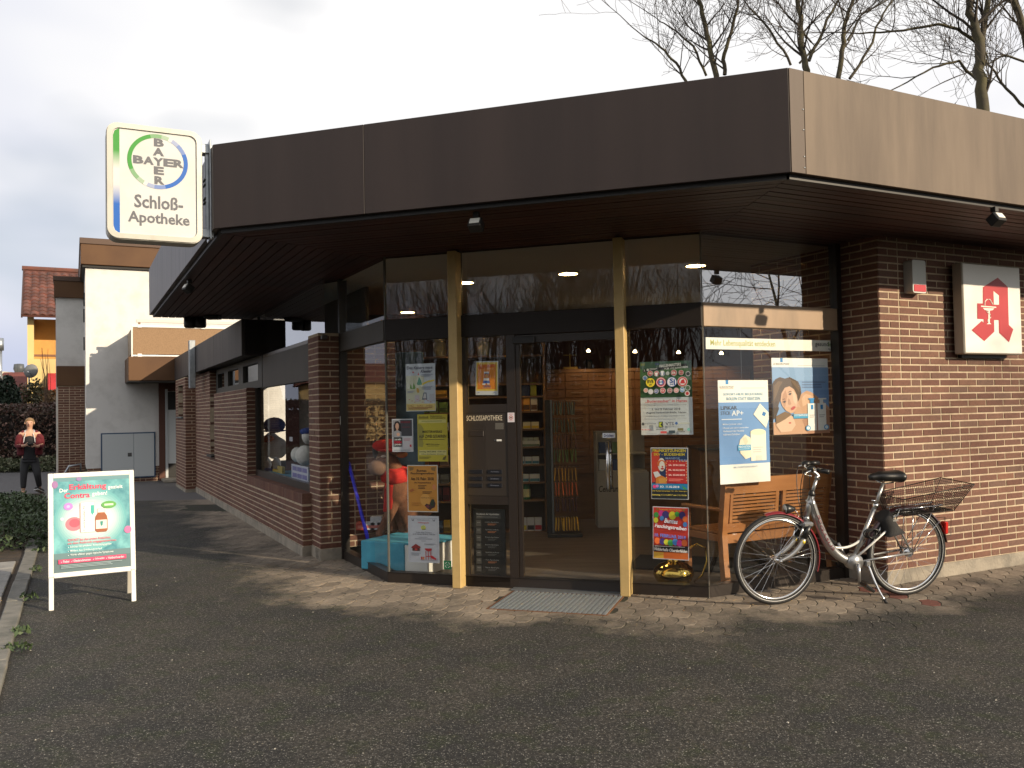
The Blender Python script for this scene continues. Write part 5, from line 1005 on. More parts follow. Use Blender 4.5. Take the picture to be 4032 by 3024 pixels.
# brass can
q = FF.loc(2652,2300,.28); bc = thing('brass_can', 'round polished brass watering can behind the right pane', 'can', FF.m @ TT(q[0], .30, .022))
M_BRASS = mat('brass', (.62,.42,.10), .12, 1.0)
MB().lathe([(0,0),(.10,0),(.105,.012),(.15,.05),(.172,.10),(.165,.145),(.12,.185),(.06,.205),(.048,.22),(.045,.29),(.065,.31),(.06,.312),(.04,.295),(.0,.29)],36).build('body', M_BRASS, bc, None, True)
MB().tube([(.09,0,.30),(.20,.0,.36),(.27,0,.33),(.28,0,.22),(.24,0,.10),(.17,0,.04),(.20,0,-.005+.02)], .0075, 8).build('handle', M_BRASS, bc, None, True)
# bench inside, its back to the window
M_BEN = mat('bench_wood', (.40,.165,.052), .45, nz=(1.6,.35,.7), col2=(.31,.118,.036), stretch=(1,1,7), bump=(40,.08))
xl, xr = FRT.loc(2855,1910,.16)[0], FRT.loc(3290,1885,.16)[0]
bn = thing('bench', 'slatted wooden garden bench behind the right glass, back to the window', 'bench', FRT.m @ TT(xl, .16, .022)); BW = xr-xl
def tilt(z): return .105*(1-z/.92) if z > .42 else .105*(1-.42/.92)
def bslat(x0, x1, z0, z1, th=.022, nm='backrest_slat'):
    vs = [(x, tilt(z)+d, z) for z in (z0,z1) for d in (0,th) for x in (x0,x1)]
    MB().add(vs, [(0,2,3,1),(4,5,7,6),(0,1,5,4),(2,6,7,3),(0,4,6,2),(1,3,7,5)]).build(nm, M_BEN, bn)
for x in (0, BW-.055):
    m_ = MB(); zs = [0,.2,.42,.6,.78,.90]; ys = [.03,.05,.062,.038,.014,.0]
    for i in range(5): 
        vs = [(x+a_, ys[k]+d, zs[k]) for k in (i,i+1) for d in (-.01,.05) for a_ in (0,.055)]; m_.add(vs, [(0,2,3,1),(4,5,7,6),(0,1,5,4),(2,6,7,3),(0,4,6,2),(1,3,7,5)])
    m_.build('leg', M_BEN, bn)
    MB().bbox(x, x+.05, .52, .57, 0, .62, .006).build('leg', M_BEN, bn); MB().bbox(x-.005, x+.06, .04, .60, .62, .648, .008).build('armrest', M_BEN, bn); MB().bbox(x+.01, x+.04, .05, .55, .36, .42, .004).build('side_rail', M_BEN, bn)
bslat(.04, BW-.04, .765, .90, .028, 'top_rail'); bslat(.056, BW-.056, .44, .515, .026, 'lower_rail')
half = BW/2
for x0, x1 in ((.056,.105),(half-.06,half-.022),(half+.022,half+.06),(BW-.105,BW-.056)): bslat(x0+ (.02 if x0 < .06 else 0), x1, .516, .764, .024, 'stile')
for x0, x1 in ((.106,half-.062),(half+.062,BW-.106)):
    for i in range(8): bslat(x0, x1, .526+i*.030, .526+i*.030+.019, .018)
for i in range(5): MB().bbox(.02, BW-.02, .10+i*.092, .10+i*.092+.082, .425, .445, .004).build('seat_slat', M_BEN, bn)
MB().bbox(.055, BW-.055, .065, .09, .345, .424, .004).build('apron', M_BEN, bn); MB().bbox(.055, BW-.055, .525, .55, .345, .424, .004).build('apron', M_BEN, bn)
MB().box(half-.012, half+.012, -.004, 0, .865, .88).build('badge', M_STEEL, bn) if False else None
# plush goose and company in the left display window
YG = .36
gs = thing('plush_goose', 'white plush goose with a blue hat in the left display window', 'soft toy', FWN.m)
def gw(x, y, yy=YG): return FWN.loc(1000+x*.3133, 1480+y*.3133, yy)
M_WPL = mat('plush_white', (.80,.78,.74), .95, bump=(40,.6)); 
def gb_(nm, x, y, r, m, yy=YG, par=None): q = gw(x, y, yy); return MB().ball((q[0],yy,q[1]), r, 14).build(nm, m, par or gs, None, True)
q1, q2, q3 = gw(300,960), gw(240,800), gw(215,720)
skin('body', [(q1[0],YG+.02,q1[1],.26),(q2[0]-.03,YG,q2[1]-.06,.13),(q3[0],YG-.04,q3[1],.10)], [(0,1),(1,2)], M_WPL, gs)
gb_('hat', 255, 620, (.24,.16,.12), mat('hat_blue', (.04,.08,.30), .9, bump=(30,.5)), YG-.02); gb_('hat_brim', 250, 690, (.28,.18,.02), mat('hat_blue', (.03,.05,.16), .9), YG-.03); gb_('beak', 172, 790, (.13,.09,.055), mat('beak_orange', (.42,.09,.02), .8), YG-.12); gb_('eye', 205, 728, (.03,.015,.015), M_RUB, YG-.15); gb_('wing', 150, 950, (.13,.05,.15), M_WPL, YG-.08); gb_('leg', 170, 1110, (.09,.06,.10), M_WPL, YG-.05); gb_('leg', 285, 1110, (.10,.06,.11), M_WPL, YG-.02); gb_('foot', 175, 1185, (.16,.09,.03), mat('hat_blue', (.03,.05,.16), .9), YG-.08)
o2 = thing('plush_bird', 'second white plush bird half hidden by the pier in the left window', 'soft toy', FWN.m); q = gw(640,1000,.3); MB().ball((q[0],.3,q[1]), (.17,.12,.13), 14).build('body', M_WPL, o2, None, True); q = gw(540,990,.32); MB().ball((q[0],.32,q[1]), (.12,.08,.10), 12).build('wing', M_WPL, o2, None, True); q = gw(680,760,.3); MB().ball((q[0],.3,q[1]), (.10,.08,.10), 12).build('head', M_WPL, o2, None, True); q = gw(675,700,.3); MB().ball((q[0],.3,q[1]), (.13,.10,.05), 12).build('cap', mat('hat_blue', (.03,.05,.16), .9), o2, None, True)
for i, (xa_, xb_, ya_, c_, lab) in enumerate(((232,290,1168,(190,160,60),'short yellow book at the goose feet'),(292,355,1130,(180,158,80),'tall yellow book beside the goose feet'))):
    a = gw(xa_,ya_,.2); b_ = gw(xb_,1245,.2); o_ = MB().bbox(a[0],b_[0],.2,.24,.722,a[1],.003).build('book', ink(*c_), None, FWN.m); tag(o_, lab, 'book')
a = gw(470,1105,.12); b_ = gw(680,1320,.12); o_ = MB().bbox(a[0],b_[0],.12,.135,.725,a[1],.003).build('price_board', ink(196,200,214), None, FWN.m); tag(o_, 'white board with purple squares in the left display window', 'board')
pb_ = MB()
for r in range(2):
    for c_ in range(3): 
        x = a[0]+(b_[0]-a[0])*(.08+c_*.30); z = a[1]-(a[1]-.725)*(.12+r*.44); pb_.box(x, x+(b_[0]-a[0])*.26, .117, .119, z-(a[1]-.725)*.28, z)
pb_.build('print', ink(120,116,176), o_)
a = gw(445,765,.3); o_ = MB().bbox(a[0],a[0]+.18,.3,.305,a[1]-.06,a[1],.002).build('price_card', ink(206,206,214), None, FWN.m); tag(o_, 'small white price card hanging in the left display window', 'card')
# ================================================================== bicycle
M_SIL = mat('bike_silver', (.40,.40,.40), .30, .8); M_CHR = mat('bike_chrome', (.72,.72,.72), .15, 1.0); M_BRD = mat('bike_red', (.20,.020,.028), .3, coat=.5); M_BRD2 = mat('bike_dark_red', (.045,.008,.010), .3, coat=.5); M_BBL = mat('bike_black', (.012,.012,.012), .35)
bk = thing('bicycle', 'silver step-through bicycle with rear wire basket parked before the brick wall', 'bicycle', TT(2.004,6.715,0) @ RZ(atan2(.209,.978)) @ RX(radians(3.5)))
WR = .352; HB = 1.14
def ringmb(R, r, n=64, k=10, flat=1.0):
    m = MB(); vs = []
    for i in range(n):
        a = 2*pi*i/n
        for j in range(k):
            b_ = 2*pi*j/k; rr = R+r*cos(b_); vs.append((rr*cos(a), r*flat*sin(b_), rr*sin(a)))
    return m.add(vs, [(i*k+j, i*k+(j+1) % k, ((i+1) % n)*k+(j+1) % k, ((i+1) % n)*k+j) for i in range(n) for j in range(k)])
def wheel(cx, rear):
    t = ringmb(WR-.019, .0195).build('wheel', M_RUB, bk, TT(cx,0,WR), True)
    ringmb(WR-.046, .011, flat=1.0).build('rim', M_CHR, t, None, True)
    for sgn in (-1, 1): ringmb(WR-.030, .0022, k=5).build('reflective_band', mat('reflective', (.72,.72,.70), .4), t, TT(0, sgn*.0165, 0), True)
    R_ = .020 if not rear else .038
    MB().lathe([(0,-.055),(.012,-.055),(.012,-.04),(R_,-.036),(R_,.036),(.012,.04),(.012,.055),(0,.055)],18,M=RX(pi/2)).build('hub', M_CHR, t, None, True)
    sm = MB().tube([(R_*.6, 0, R_*.8),(WR-.055, 0, .0)], .0011, 4).mesh('spoke', M_CHR)
    for i in range(28):
        a = 2*pi*i/28; s_ = 1 if i % 2 else -1; ob('spoke', sm, t, RY(a) @ Matrix.Scale(1 if i % 4 < 2 else -1, 4, (0,0,1)) @ TT(0, s_*.018, 0) @ RZ(-s_*.05))
    return t
wheel(0, False); wheel(HB, True)
def tb(nm, pts, r, m=M_SIL, n=10, par=None, sm=True): return MB().tube(pts, r, n).build(nm, m, par or bk, None, sm)
def bez(p, n=14):
    out = []
    for i in range(n+1):
        t = i/n; q = [Vector(v) for v in p]
        while len(q) > 1: q = [q[k]*(1-t)+q[k+1]*t for k in range(len(q)-1)]
        out.append(q[0])
    return out
fr_ = MB(); main = bez([(.285,0,.805),(.37,0,.60),(.42,0,.36),(.645,0,.298)], 16)
frame_o = MB().tube(main, [.034]*len(main), 14).build('frame', M_SIL, bk, None, True)
tb('seat_tube', [(.655,0,.298),(.86,0,.735)], .0175, M_SIL, 12, frame_o); tb('cross_bar', bez([(.475,0,.425),(.56,0,.395),(.66,0,.405),(.745,0,.478)],10), .010, mat('bike_white', (.75,.74,.70), .3), 8, frame_o)
tb('head_tube', [(.255,0,.665),(.30,0,.835)], .024, M_SIL, 12, frame_o)
for sgn in (-1, 1):
    tb('chain_stay', [(.70,sgn*.035,.300),(.85,sgn*.055,.325),(HB,sgn*.062,WR)], .0095, M_SIL, 8, frame_o); tb('seat_stay', [(.665,sgn*.03,.33),(.80,sgn*.045,.44),(1.0,sgn*.055,.60)], .0085, mat('bike_white', (.75,.74,.70), .3) if sgn < 0 else M_SIL, 8, frame_o); tb('rear_stay', [(1.0,sgn*.055,.60),(1.06,sgn*.058,.50),(HB,sgn*.062,WR)], .008, M_SIL, 8, frame_o)
lt = lettering(frame_o, 'PEGASUS', -.17, .17, -.014, .014, 0, mat('decal_red', (.14,.03,.04), .4), .02, .15)
for v in lt.data.vertices:
    t = (v.co.x+.17)/.34; k = 3+t*8; i = int(k); p = main[i]*(1-(k-i))+main[min(i+1,16)]*(k-i); d = (main[min(i+1,16)]-main[max(i-1,0)]).normalized(); nrm = Vector((-d.z,0,d.x)); nrm = nrm if nrm.z > 0 else -nrm
    h_ = v.co.z; q = p+nrm*h_+Vector((0,-sqrt(max(.0345**2-h_*h_,0))-.0008,0)); v.co = q
# fork with suspension
fk = MB().tube([(.252,0,.675),(.258,0,.64)], .026, 12).build('fork', M_SIL, bk, None, True)
MB().bbox(.19,.28,-.075,.075,.600,.640,.012).build('fork_crown', M_SIL, fk)
for sgn in (-1,1):
    tb('boot', [(.245,sgn*.058,.615),(.205,sgn*.058,.515)], .022, M_BBL, 12, fk); tb('slider', bez([(.205,sgn*.058,.515),(.165,sgn*.058,.42),(.06,sgn*.058,.365),(0,sgn*.058,WR)],8), [.019,.019,.019,.018,.017,.016,.014,.013,.012], M_SIL, 10, fk); tb('sticker_band', [(.198,sgn*.058,.500),(.188,sgn*.058,.478)], .0196, mat('decal_yellow', (.55,.42,.04), .4), 12, fk)
    tb('axle_nut', [(0,sgn*.05,WR),(0,sgn*.085,WR)], .010, M_CHR, 8, fk)
# stem and handlebar
st_ = tb('stem', [(.30,0,.835),(.345,0,.965)], .013, M_SIL, 10)
MB().lathe([(.026,-.015),(.028,0),(.02,.02),(.015,.03)],14,M=TT(.302,0,.845)).build('headset', M_BBL, st_, None, True)
tb('stem_arm', bez([(.345,0,.96),(.365,0,.985),(.345,0,1.005),(.275,0,1.04)],8), [.020,.023,.021,.018,.016,.015,.015,.014,.014], M_SIL, 12, st_)
hb_ = ob('handlebar', MB().tube([(.275,-.02,1.04),(.262,-.12,1.052),(.30,-.20,1.06),(.37,-.26,1.055)], .0115, 10).mesh('handlebar', M_CHR, True), bk, TT(.285,0,0) @ RZ(radians(-24)) @ TT(-.285,0,0)); tb('bar_half', [(.275,.02,1.04),(.262,.12,1.052),(.30,.20,1.06),(.37,.26,1.055)], .0115, M_CHR, 10, hb_)
for sgn in (-1,1):
    tb('grip', [(.315,sgn*.215,1.06),(.385,sgn*.275,1.055)], .019, M_BBL, 12, hb_); MB().ball((.275,sgn*.16,1.062),(.035,.032,.026),12).build('bell' if sgn < 0 else 'shifter', M_BBL, hb_, None, True)
    tb('brake_lever', bez([(.27,sgn*.19,1.05),(.225,sgn*.19,1.035),(.20,sgn*.23,1.02),(.26,sgn*.29,1.025)],8), [.009,.009,.008,.007,.006,.006,.006,.006,.007], M_CHR, 8, hb_)
    tb('brake_cable', bez([(.22,sgn*.18,1.04),(.19,sgn*.16,.95),(.20,sgn*.05,.80),(.24,sgn*.03,.62)],12), .0032, M_BBL, 6, hb_)
tb('brake_cable', bez([(.27,-.14,1.05),(.25,-.15,.9),(.30,-.08,.75),(.36,-.04,.62)],12), .0032, M_BBL, 6, hb_)
for sgn in (-1, 1): tb('brake_arm', [(.20,sgn*.05,.60),(.175,sgn*.045,.52),(.185,sgn*.03,.49)], .007, M_CHR, 6, fk)
# headlight
hl = MB().lathe([(.038,-.055),(.042,-.05),(.036,-.02),(.022,.02),(.010,.035),(0,.035)],18,M=TT(.125,0,.735) @ RY(radians(90))).build('headlight', M_BBL, bk, None, True); MB().lathe([(.037,-.0551),(0,-.052)],18,M=TT(.125,0,.735) @ RY(radians(90))).build('lens', mat('lamp_lens', (.6,.6,.58), .1), hl, None, True); tb('lamp_stay', [(.15,0,.735),(.18,0,.70),(.205,0,.63)], .005, M_CHR, 6, hl)
# mudguards
def guard(cx, a0, a1, nm, gm=None):
    m = MB(); n = 26; R = WR+.014; sec = [(-.028,-.012),(-.020,.0),(0,.006),(.020,.0),(.028,-.012)]
    vs = []
    for i in range(n+1):
        a = radians(a0+(a1-a0)*i/n)
        for y, dr in sec: vs.append((cx+(R+dr)*cos(a), y, WR+(R+dr)*sin(a)))
    fs = [(i*5+j, i*5+j+1, (i+1)*5+j+1, (i+1)*5+j) for i in range(n) for j in range(4)]
    return m.add(vs, fs).build(nm, gm or M_BRD, bk, None, True)
g1 = guard(0, 106, -18, 'front_mudguard'); g2 = guard(HB, 172, 8, 'rear_mudguard', M_BRD2)
for sgn in (-1,1):
    tb('guard_stay', [(0,sgn*.062,WR),(WR*1.04,sgn*.03,WR+.055)], .0026, M_CHR, 6, g1); tb('guard_stay', [(HB,sgn*.066,WR),(HB+WR*.80,sgn*.03,WR+.24)], .0032, M_CHR, 6, g2); tb('guard_stay', [(HB,sgn*.066,WR),(HB+.02,sgn*.05,WR+.36)], .0038, M_CHR, 6, g2); tb('guard_stay', [(HB,sgn*.066,WR),(HB+.22,sgn*.05,WR+.37)], .0038, M_CHR, 6, g2)
MB().bbox(HB+WR*.80,HB+WR*.80+.03,-.012,.012,WR+.10,WR+.20,.004).build('mud_flap', M_BBL, g2)
# saddle
sd_ = skin('saddle', [(.795,0,.955,.026,.024),(.87,0,.962,.042,.032),(.96,0,.962,.075,.046),(1.05,0,.958,.105,.058),(1.10,0,.950,.092,.046)], [(0,1),(1,2),(2,3),(3,4)], M_BBL, bk, None, 2, 2); tb('saddle_rail', [(.86,0,.93),(.93,0,.90),(1.02,0,.91)], .006, M_CHR, 6, sd_); tb('seat_post', [(.852,0,.715),(.925,0,.905)], .0135, M_SIL, 12); MB().lathe([(.022,-.018),(.024,0),(.022,.018)],14,M=TT(.858,0,.732) @ RY(radians(22))).build('seat_clamp', M_CHR, bk, None, True)
tb('clamp_lever', [(.86,-.02,.755),(.83,-.035,.775),(.80,-.035,.78)], .006, M_CHR, 6)
# saddle bag
bg_ = skin('frame_bag', [(.915,-.0,.66,.07,.06),(.975,-.0,.59,.095,.075),(.99,0,.51,.065,.06)], [(0,1),(1,2)], mat('bag_black', (.018,.017,.017), .8, bump=(120,.4)), bk, None, 2, 1); lettering(bg_, 'Giant', .955,1.005,.615,.645, -.085, ink(170,170,166), .03, .1)
# rack and basket
rc_ = tb('luggage_rack', [(1.0,-.06,.70),(1.42,-.06,.72)], .005, M_CHR, 6); tb('rack_rail', [(1.0,.06,.70),(1.42,.06,.72)], .005, M_CHR, 6, rc_); tb('rack_rail', [(1.42,-.06,.72),(1.42,.06,.72)], .005, M_CHR, 6, rc_)
for x in (1.05,1.2,1.35): tb('rack_bar', [(x,-.06,.705),(x,.06,.705)], .004, M_CHR, 6, rc_)
for sgn in (-1,1): tb('rack_stay', [(1.0,sgn*.055,.61),(1.03,sgn*.06,.70)], .004, M_CHR, 6, rc_)
MB().bbox(1.36,1.43,-.03,.03,.655,.695,.006).build('rack_light', M_BBL, rc_)
M_WIRE = mat('basket_wire', (.020,.015,.012), .5, .3)
tp = [Vector((.985,-.175,.80)),Vector((1.60,-.19,.90)),Vector((1.60,.19,.90)),Vector((.985,.175,.80))]; bt = [Vector((1.02,-.13,.665)),Vector((1.46,-.135,.69)),Vector((1.46,.135,.69)),Vector((1.02,.13,.665))]
bas = MB().tube(tp+[tp[0]], .0042, 6).build('basket', M_WIRE, bk, None, True)
tb('bottom_rim', bt+[bt[0]], .0035, M_WIRE, 6, bas)
for i in range(4): tb('corner_wire', [tp[i], bt[i]], .0035, M_WIRE, 6, bas)
wm = MB()
for i in range(4):
    j = (i+1) % 4; n = 30 if i % 2 == 0 else 17
    for k in range(1, n): t = k/n; wm.tube([tp[i].lerp(tp[j],t), bt[i].lerp(bt[j],t)], .0016, 3, cap=False)
    for k in range(1, 10): t = k/10; wm.tube([tp[i].lerp(bt[i],t), tp[j].lerp(bt[j],t)], .0016, 3, cap=False)
for k in range(1, 26): t = k/26; wm.tube([bt[0].lerp(bt[1],t), bt[3].lerp(bt[2],t)], .0018, 3, cap=False)
for k in range(1, 14): t = k/14; wm.tube([bt[0].lerp(bt[3],t), bt[1].lerp(bt[2],t)], .0018, 3, cap=False)
tag(wm.build('wire_mesh', M_WIRE, bas), kind='stuff')
# tail light
tl = MB().bbox(HB+WR*.93,HB+WR*.93+.035,-.03,.03,WR+.125,WR+.225,.008).build('tail_light', mat('tail_red', (.55,.02,.015), .2, coat=.5), bk); tb('guard_wire', [(HB+WR*.93,-.035,WR+.115),(HB+WR*.93+.05,-.035,WR+.115),(HB+WR*.93+.05,-.035,WR+.25),(HB+WR*.86,-.035,WR+.25)], .003, M_BBL, 5, tl); tb('guard_wire', [(HB+WR*.93,.035,WR+.115),(HB+WR*.93+.05,.035,WR+.115),(HB+WR*.93+.05,.035,WR+.25),(HB+WR*.86,.035,WR+.25)], .003, M_BBL, 5, tl)
# bottom bracket, crank, pedals, kickstand, lock
bb_ = MB().lathe([(0,-.055),(.045,-.055),(.062,-.03),(.062,.05),(0,.05)],22,M=TT(.66,0,.298) @ RX(pi/2)).build('chain_case', M_SIL, bk, None, True); MB().lathe([(0,-.07),(.03,-.07),(.03,-.05),(0,-.05)],18,M=TT(.66,0,.298) @ RX(pi/2)).build('axle_cap', M_BBL, bb_, None, True) if False else None
tb('crank', [(.662,-.075,.298),(.668,-.08,.135)], [.014,.011], M_SIL, 10, bb_); tb('crank', [(.655,.075,.298),(.585,.08,.43)], [.014,.011], M_SIL, 10, bb_)
for cx, cy, cz2 in ((.70,-.135,.125),(.545,.135,.445)):
    p_ = MB(); p_.bbox(-.045,.045,-.045,.045,-.011,.011,.004); p_.build('pedal', M_BBL, bb_, TT(cx,cy,cz2) @ RY(radians(38)))
MB().bbox(.70,.86,.035,.05,.27,.335,.006).build('chain_guard', M_BBL, bk)
ks = tb('kickstand', bez([(.755,-.06,.285),(.77,-.10,.20),(.765,-.15,.12),(.815,-.205,.016)],8), .0085, M_CHR, 8); tb('rubber_tip', [(.805,-.195,.04),(.816,-.207,.012)], .012, M_RUB, 8, ks); MB().bbox(.735,.775,-.07,-.02,.265,.31,.006).build('kickstand_mount', M_SIL, ks)
lk = MB(); 
for k in range(3): lk.tube([(.79+.055*cos(2*pi*i/16)+k*.01, -.03-.012*k, .52+.035*sin(2*pi*i/16)) for i in range(17)], .0055, 6)
lk.build('cable_lock', M_BBL, bk, None, True)
# ================================================================== A board
ab = ongr(202,2405); a2 = ongr(527,2368); AA = atan2(a2.y-ab.y, a2.x-ab.x)
AW = (a2-ab).length+.03; abd = thing('sign_board', 'white framed folding sign board with turquoise cold remedy poster', 'sign board', TT(ab.x,ab.y,0) @ RZ(AA))
M_ABF = mat('board_white', (.80,.79,.76), .35, .0, coat=.2)
LEAN = RX(radians(-9)); HT = 1.088
def ap(nm, x0, x1, z0, z1, y0=-.012, y1=.012, m=M_ABF, M=LEAN, b=.004): return MB().bbox(x0,x1,y0,y1,z0,z1,b).build(nm, m, abd, M)
ap('leg', -.018, .018, 0.0, .27); ap('leg', AW-.048, AW-.012, 0.0, .27)
z0_, z1_ = .252, HT+.012
ap('frame_side', -.02, .018, z0_, z1_); ap('frame_side', AW-.048, AW-.01, z0_, z1_); ap('frame_top', .0185, AW-.0485, z1_-.04, z1_); ap('frame_bottom', .0185, AW-.0485, z0_, z0_+.04)
bp = ap('poster_backing', .0, AW-.03, z0_+.02, z1_-.02, -.004, .008)
RL = TT(0,.385,0) @ RX(radians(9.5))
ap('rear_leg', -.012, .022, 0, 1.07, -.01, .01, mat('board_back', (.45,.43,.38), .5), RL); ap('rear_leg', AW-.05, AW-.016, 0, 1.07, -.01, .01, mat('board_back', (.45,.43,.38), .5), RL); ap('rear_panel', .022, AW-.05, .25, 1.05, -.006, .006, mat('board_back', (.45,.43,.38), .5), RL)
class BoardFr:  # print frame on the leaning front
    pass
bf = BoardFr(); bf.m = abd.matrix_world if False else (TT(ab.x,ab.y,0) @ RZ(AA) @ LEAN)
ps = Sheet.__new__(Sheet); ps.w = AW-.067; ps.h = z1_-z0_-.08; ps.p = MB(); ps.mats = []; ps.lay = 0
ps.o = ob('poster_sheet', MB().box(-ps.w/2,ps.w/2,-.002,.0,-ps.h/2,ps.h/2).mesh('poster_sheet', [mat('poster_teal', rgb(120,186,190), .3, nz=(7,.36,.66), col2=rgb(58,128,142), coat=.4)]), abd, LEAN @ TT(.0185+ps.w/2, -.006, (z0_+z1_)/2)); ps.lay = 6
s = ps
s.rect(0,.86,1,1,(84,106,112)).rect(0,.0,1,.04,(96,140,150)).rect(0,.80,1,.86,(92,124,130))
for k_ in range(9): f_ = k_/8.0; s.ell(.48,.46,.475-.195*f_,.34-.20*f_,(int(96+122*f_),int(166+56*f_),int(172+50*f_)),30)
s.ell(.26,.50,.11,.075,(206,120,134)).ell(.27,.49,.07,.045,(190,84,104))
s.txt('Der', .08,.19,.115,.155,(238,244,244),.02).txt('Erkältung', .205,.69,.075,.15,(220,60,96),.035).txt('gezielt', .71,.91,.105,.155,(238,244,244),.02).txt('Contra', .14,.47,.165,.225,(220,60,96),.04).txt('geben!', .50,.70,.165,.22,(238,244,244),.02)
s.ell(.19,.31,.06,.04,(176,130,206)).ell(.19,.31,.022,.015,(206,176,226)).ell(.11,.44,.025,.017,(196,206,222)).ell(.33,.02,.035,.022,(140,120,170)).ell(.02,.07,.04,.04,(150,110,160)).ell(.97,.60,.05,.04,(196,110,160))
s.poly([(.335,.285),(.35,.275),(.35,.60),(.335,.585)],(176,150,150)).rect(.347,.272,.533,.60,(150,170,168)).rect(.352,.278,.528,.594,(236,240,238)).poly([(.345,.275),(.365,.265),(.55,.262),(.53,.275)],(224,206,206)).poly([(.48,.31),(.525,.31),(.525,.39),(.50,.42),(.48,.39)],(60,170,160)).txt('Contramutan N', .375,.405,.32,.58,(70,84,90),.015,0,0,True)
s.rect(.566,.352,.669,.398,(170,160,150)).rect(.57,.355,.665,.395,(226,222,212)).poly([(.575,.395),(.66,.395),(.69,.43),(.70,.47),(.70,.585),(.68,.605),(.56,.605),(.535,.585),(.535,.47),(.545,.43)],(150,84,50)).rect(.545,.475,.69,.57,(232,214,206)).poly([(.60,.49),(.64,.49),(.635,.53),(.62,.545),(.605,.53)],(40,140,130)).ell(.72,.315,.10,.04,(90,160,80)).rect(.66,.305,.78,.325,(206,226,200))
s.txt('SOFORT bei den ersten Anzeichen,', .18,.74,.655,.685,(220,80,104),.015).txt('um dem Ausbruch entgegenzuwirken', .18,.81,.690,.72,(220,80,104),.015)
for i,(t,e) in enumerate((('Schützt bei erhöhter Ansteckungsgefahr',.75),('Mildert den Erkältungsverlauf',.62),('Wirkt effektiv gegen typische Symptome',.77))): s.ell(.187,.742+i*.042,.006,.004,(236,242,242),8).txt(t, .21,e,.728+i*.042,.755+i*.042,(232,240,240),.005)
s.rect(.06,.865,.94,.91,(216,60,106))
for t,a_,b_ in (('Fieber',.12,.20),('Gliederschmerzen',.25,.47),('Schnupfen',.53,.65),('Halsbeschwerden',.70,.91)): s.txt(t,a_,b_,.875,.90,(240,226,232),.015); s.poly([(a_-.035,.885),(a_-.025,.895),(a_-.01,.873),(a_-.023,.90)],(240,226,232))
s.lines(.09,.91,.925,.965,3,(150,170,176)); s.p.build('print', s.mats, s.o)
# ================================================================== person
PY = 17.3; pc = at(117, 1800, PY); pz = at(117,1952,PY).z
pe = thing('person', 'walking person in maroon hooded jacket and dark trousers looking at a black camera', 'person', TT(pc.x, PY, 0) @ RZ(atan2(-pc.x, PY)*.9))
M_SKIN = mat('skin', (.50,.29,.20), .55); M_JACK = mat('maroon_jersey', (.115,.010,.018), .9, nz=(14,.4,.65), col2=(.085,.008,.013), bump=(50,.4)); M_TROU = mat('dark_trousers', (.034,.035,.039), .85, bump=(25,.5)); M_TOP = mat('black_top', (.008,.008,.011), .8); M_HAIR = mat('blond_hair', (.24,.15,.075), .6, nz=(60,.35,.7), col2=(.15,.09,.045), stretch=(1,1,.3))
bd = [(0,.02,.80,.115,.085),(0,.01,1.0,.105,.075),(0,0,1.18,.125,.08),(0,0,1.285,.075,.06),(0,-.005,1.335,.045),(0,-.012,1.40,.062,.072),(0,-.018,1.455,.076,.086),(0,-.01,1.505,.062,.07),
 (-.165,.0,1.255,.05),(-.215,.01,1.01,.040),(-.10,-.19,1.005,.031),(-.045,-.215,1.02,.026,.016),(.165,.0,1.255,.05),(.217,.02,1.01,.040),(.15,-.19,.985,.031),(.10,-.215,1.0,.026,.016),
 (-.085,.02,.74,.078),(-.105,.0,.42,.055),(-.115,.03,.09,.036),(-.118,-.06,.035,.036,.028),(.085,.02,.74,.078),(.135,-.05,.42,.055),(.165,.14,.13,.036),(.20,.10,.05,.036,.028)]
ed = [(0,1),(1,2),(2,3),(3,4),(4,5),(5,6),(6,7),(2,8),(8,9),(9,10),(10,11),(2,12),(12,13),(13,14),(14,15),(0,16),(16,17),(17,18),(18,19),(0,20),(20,21),(21,22),(22,23)]
nb_ = len(bd)
for base, sx in ((11,1),(15,-1)):
    bx_, by_, bz_ = bd[base][:3]
    for k, (dz_, ln) in enumerate(((.022,.055),(.008,.062),(-.006,.058),(-.018,.048))):
        bd.append((bx_+sx*.030, by_-.015, bz_+dz_, .0085)); bd.append((bx_+sx*(.03+ln*.6), by_-.035, bz_+dz_-.004, .0075)); ed += [(base,len(bd)-2),(len(bd)-2,len(bd)-1)]
    bd.append((bx_-sx*.0, by_-.02, bz_+.035, .010)); bd.append((bx_+sx*.03, by_-.03, bz_+.052, .008)); ed += [(base,len(bd)-2),(len(bd)-2,len(bd)-1)]
body = skin('body', bd, ed, M_SKIN, pe, None, 2, 0)
skin('trousers', [(0,.02,.835,.132,.098),(0,.02,.76,.135,.10),(-.088,.02,.68,.096),(-.106,.0,.42,.070),(-.116,.028,.14,.052),(.088,.02,.68,.096),(.136,-.05,.42,.070),(.165,.13,.16,.052)], [(0,1),(1,2),(2,3),(3,4),(1,5),(5,6),(6,7)], M_TROU, pe, None, 2, 1)
skin('top', [(0,.0,.74,.128,.100),(0,.0,.80,.134,.100),(0,.0,1.0,.118,.088),(0,-.004,1.17,.135,.090),(0,.0,1.225,.11,.075)], [(0,1),(1,2),(2,3),(3,4)], M_TOP, pe, None, 2, 1)
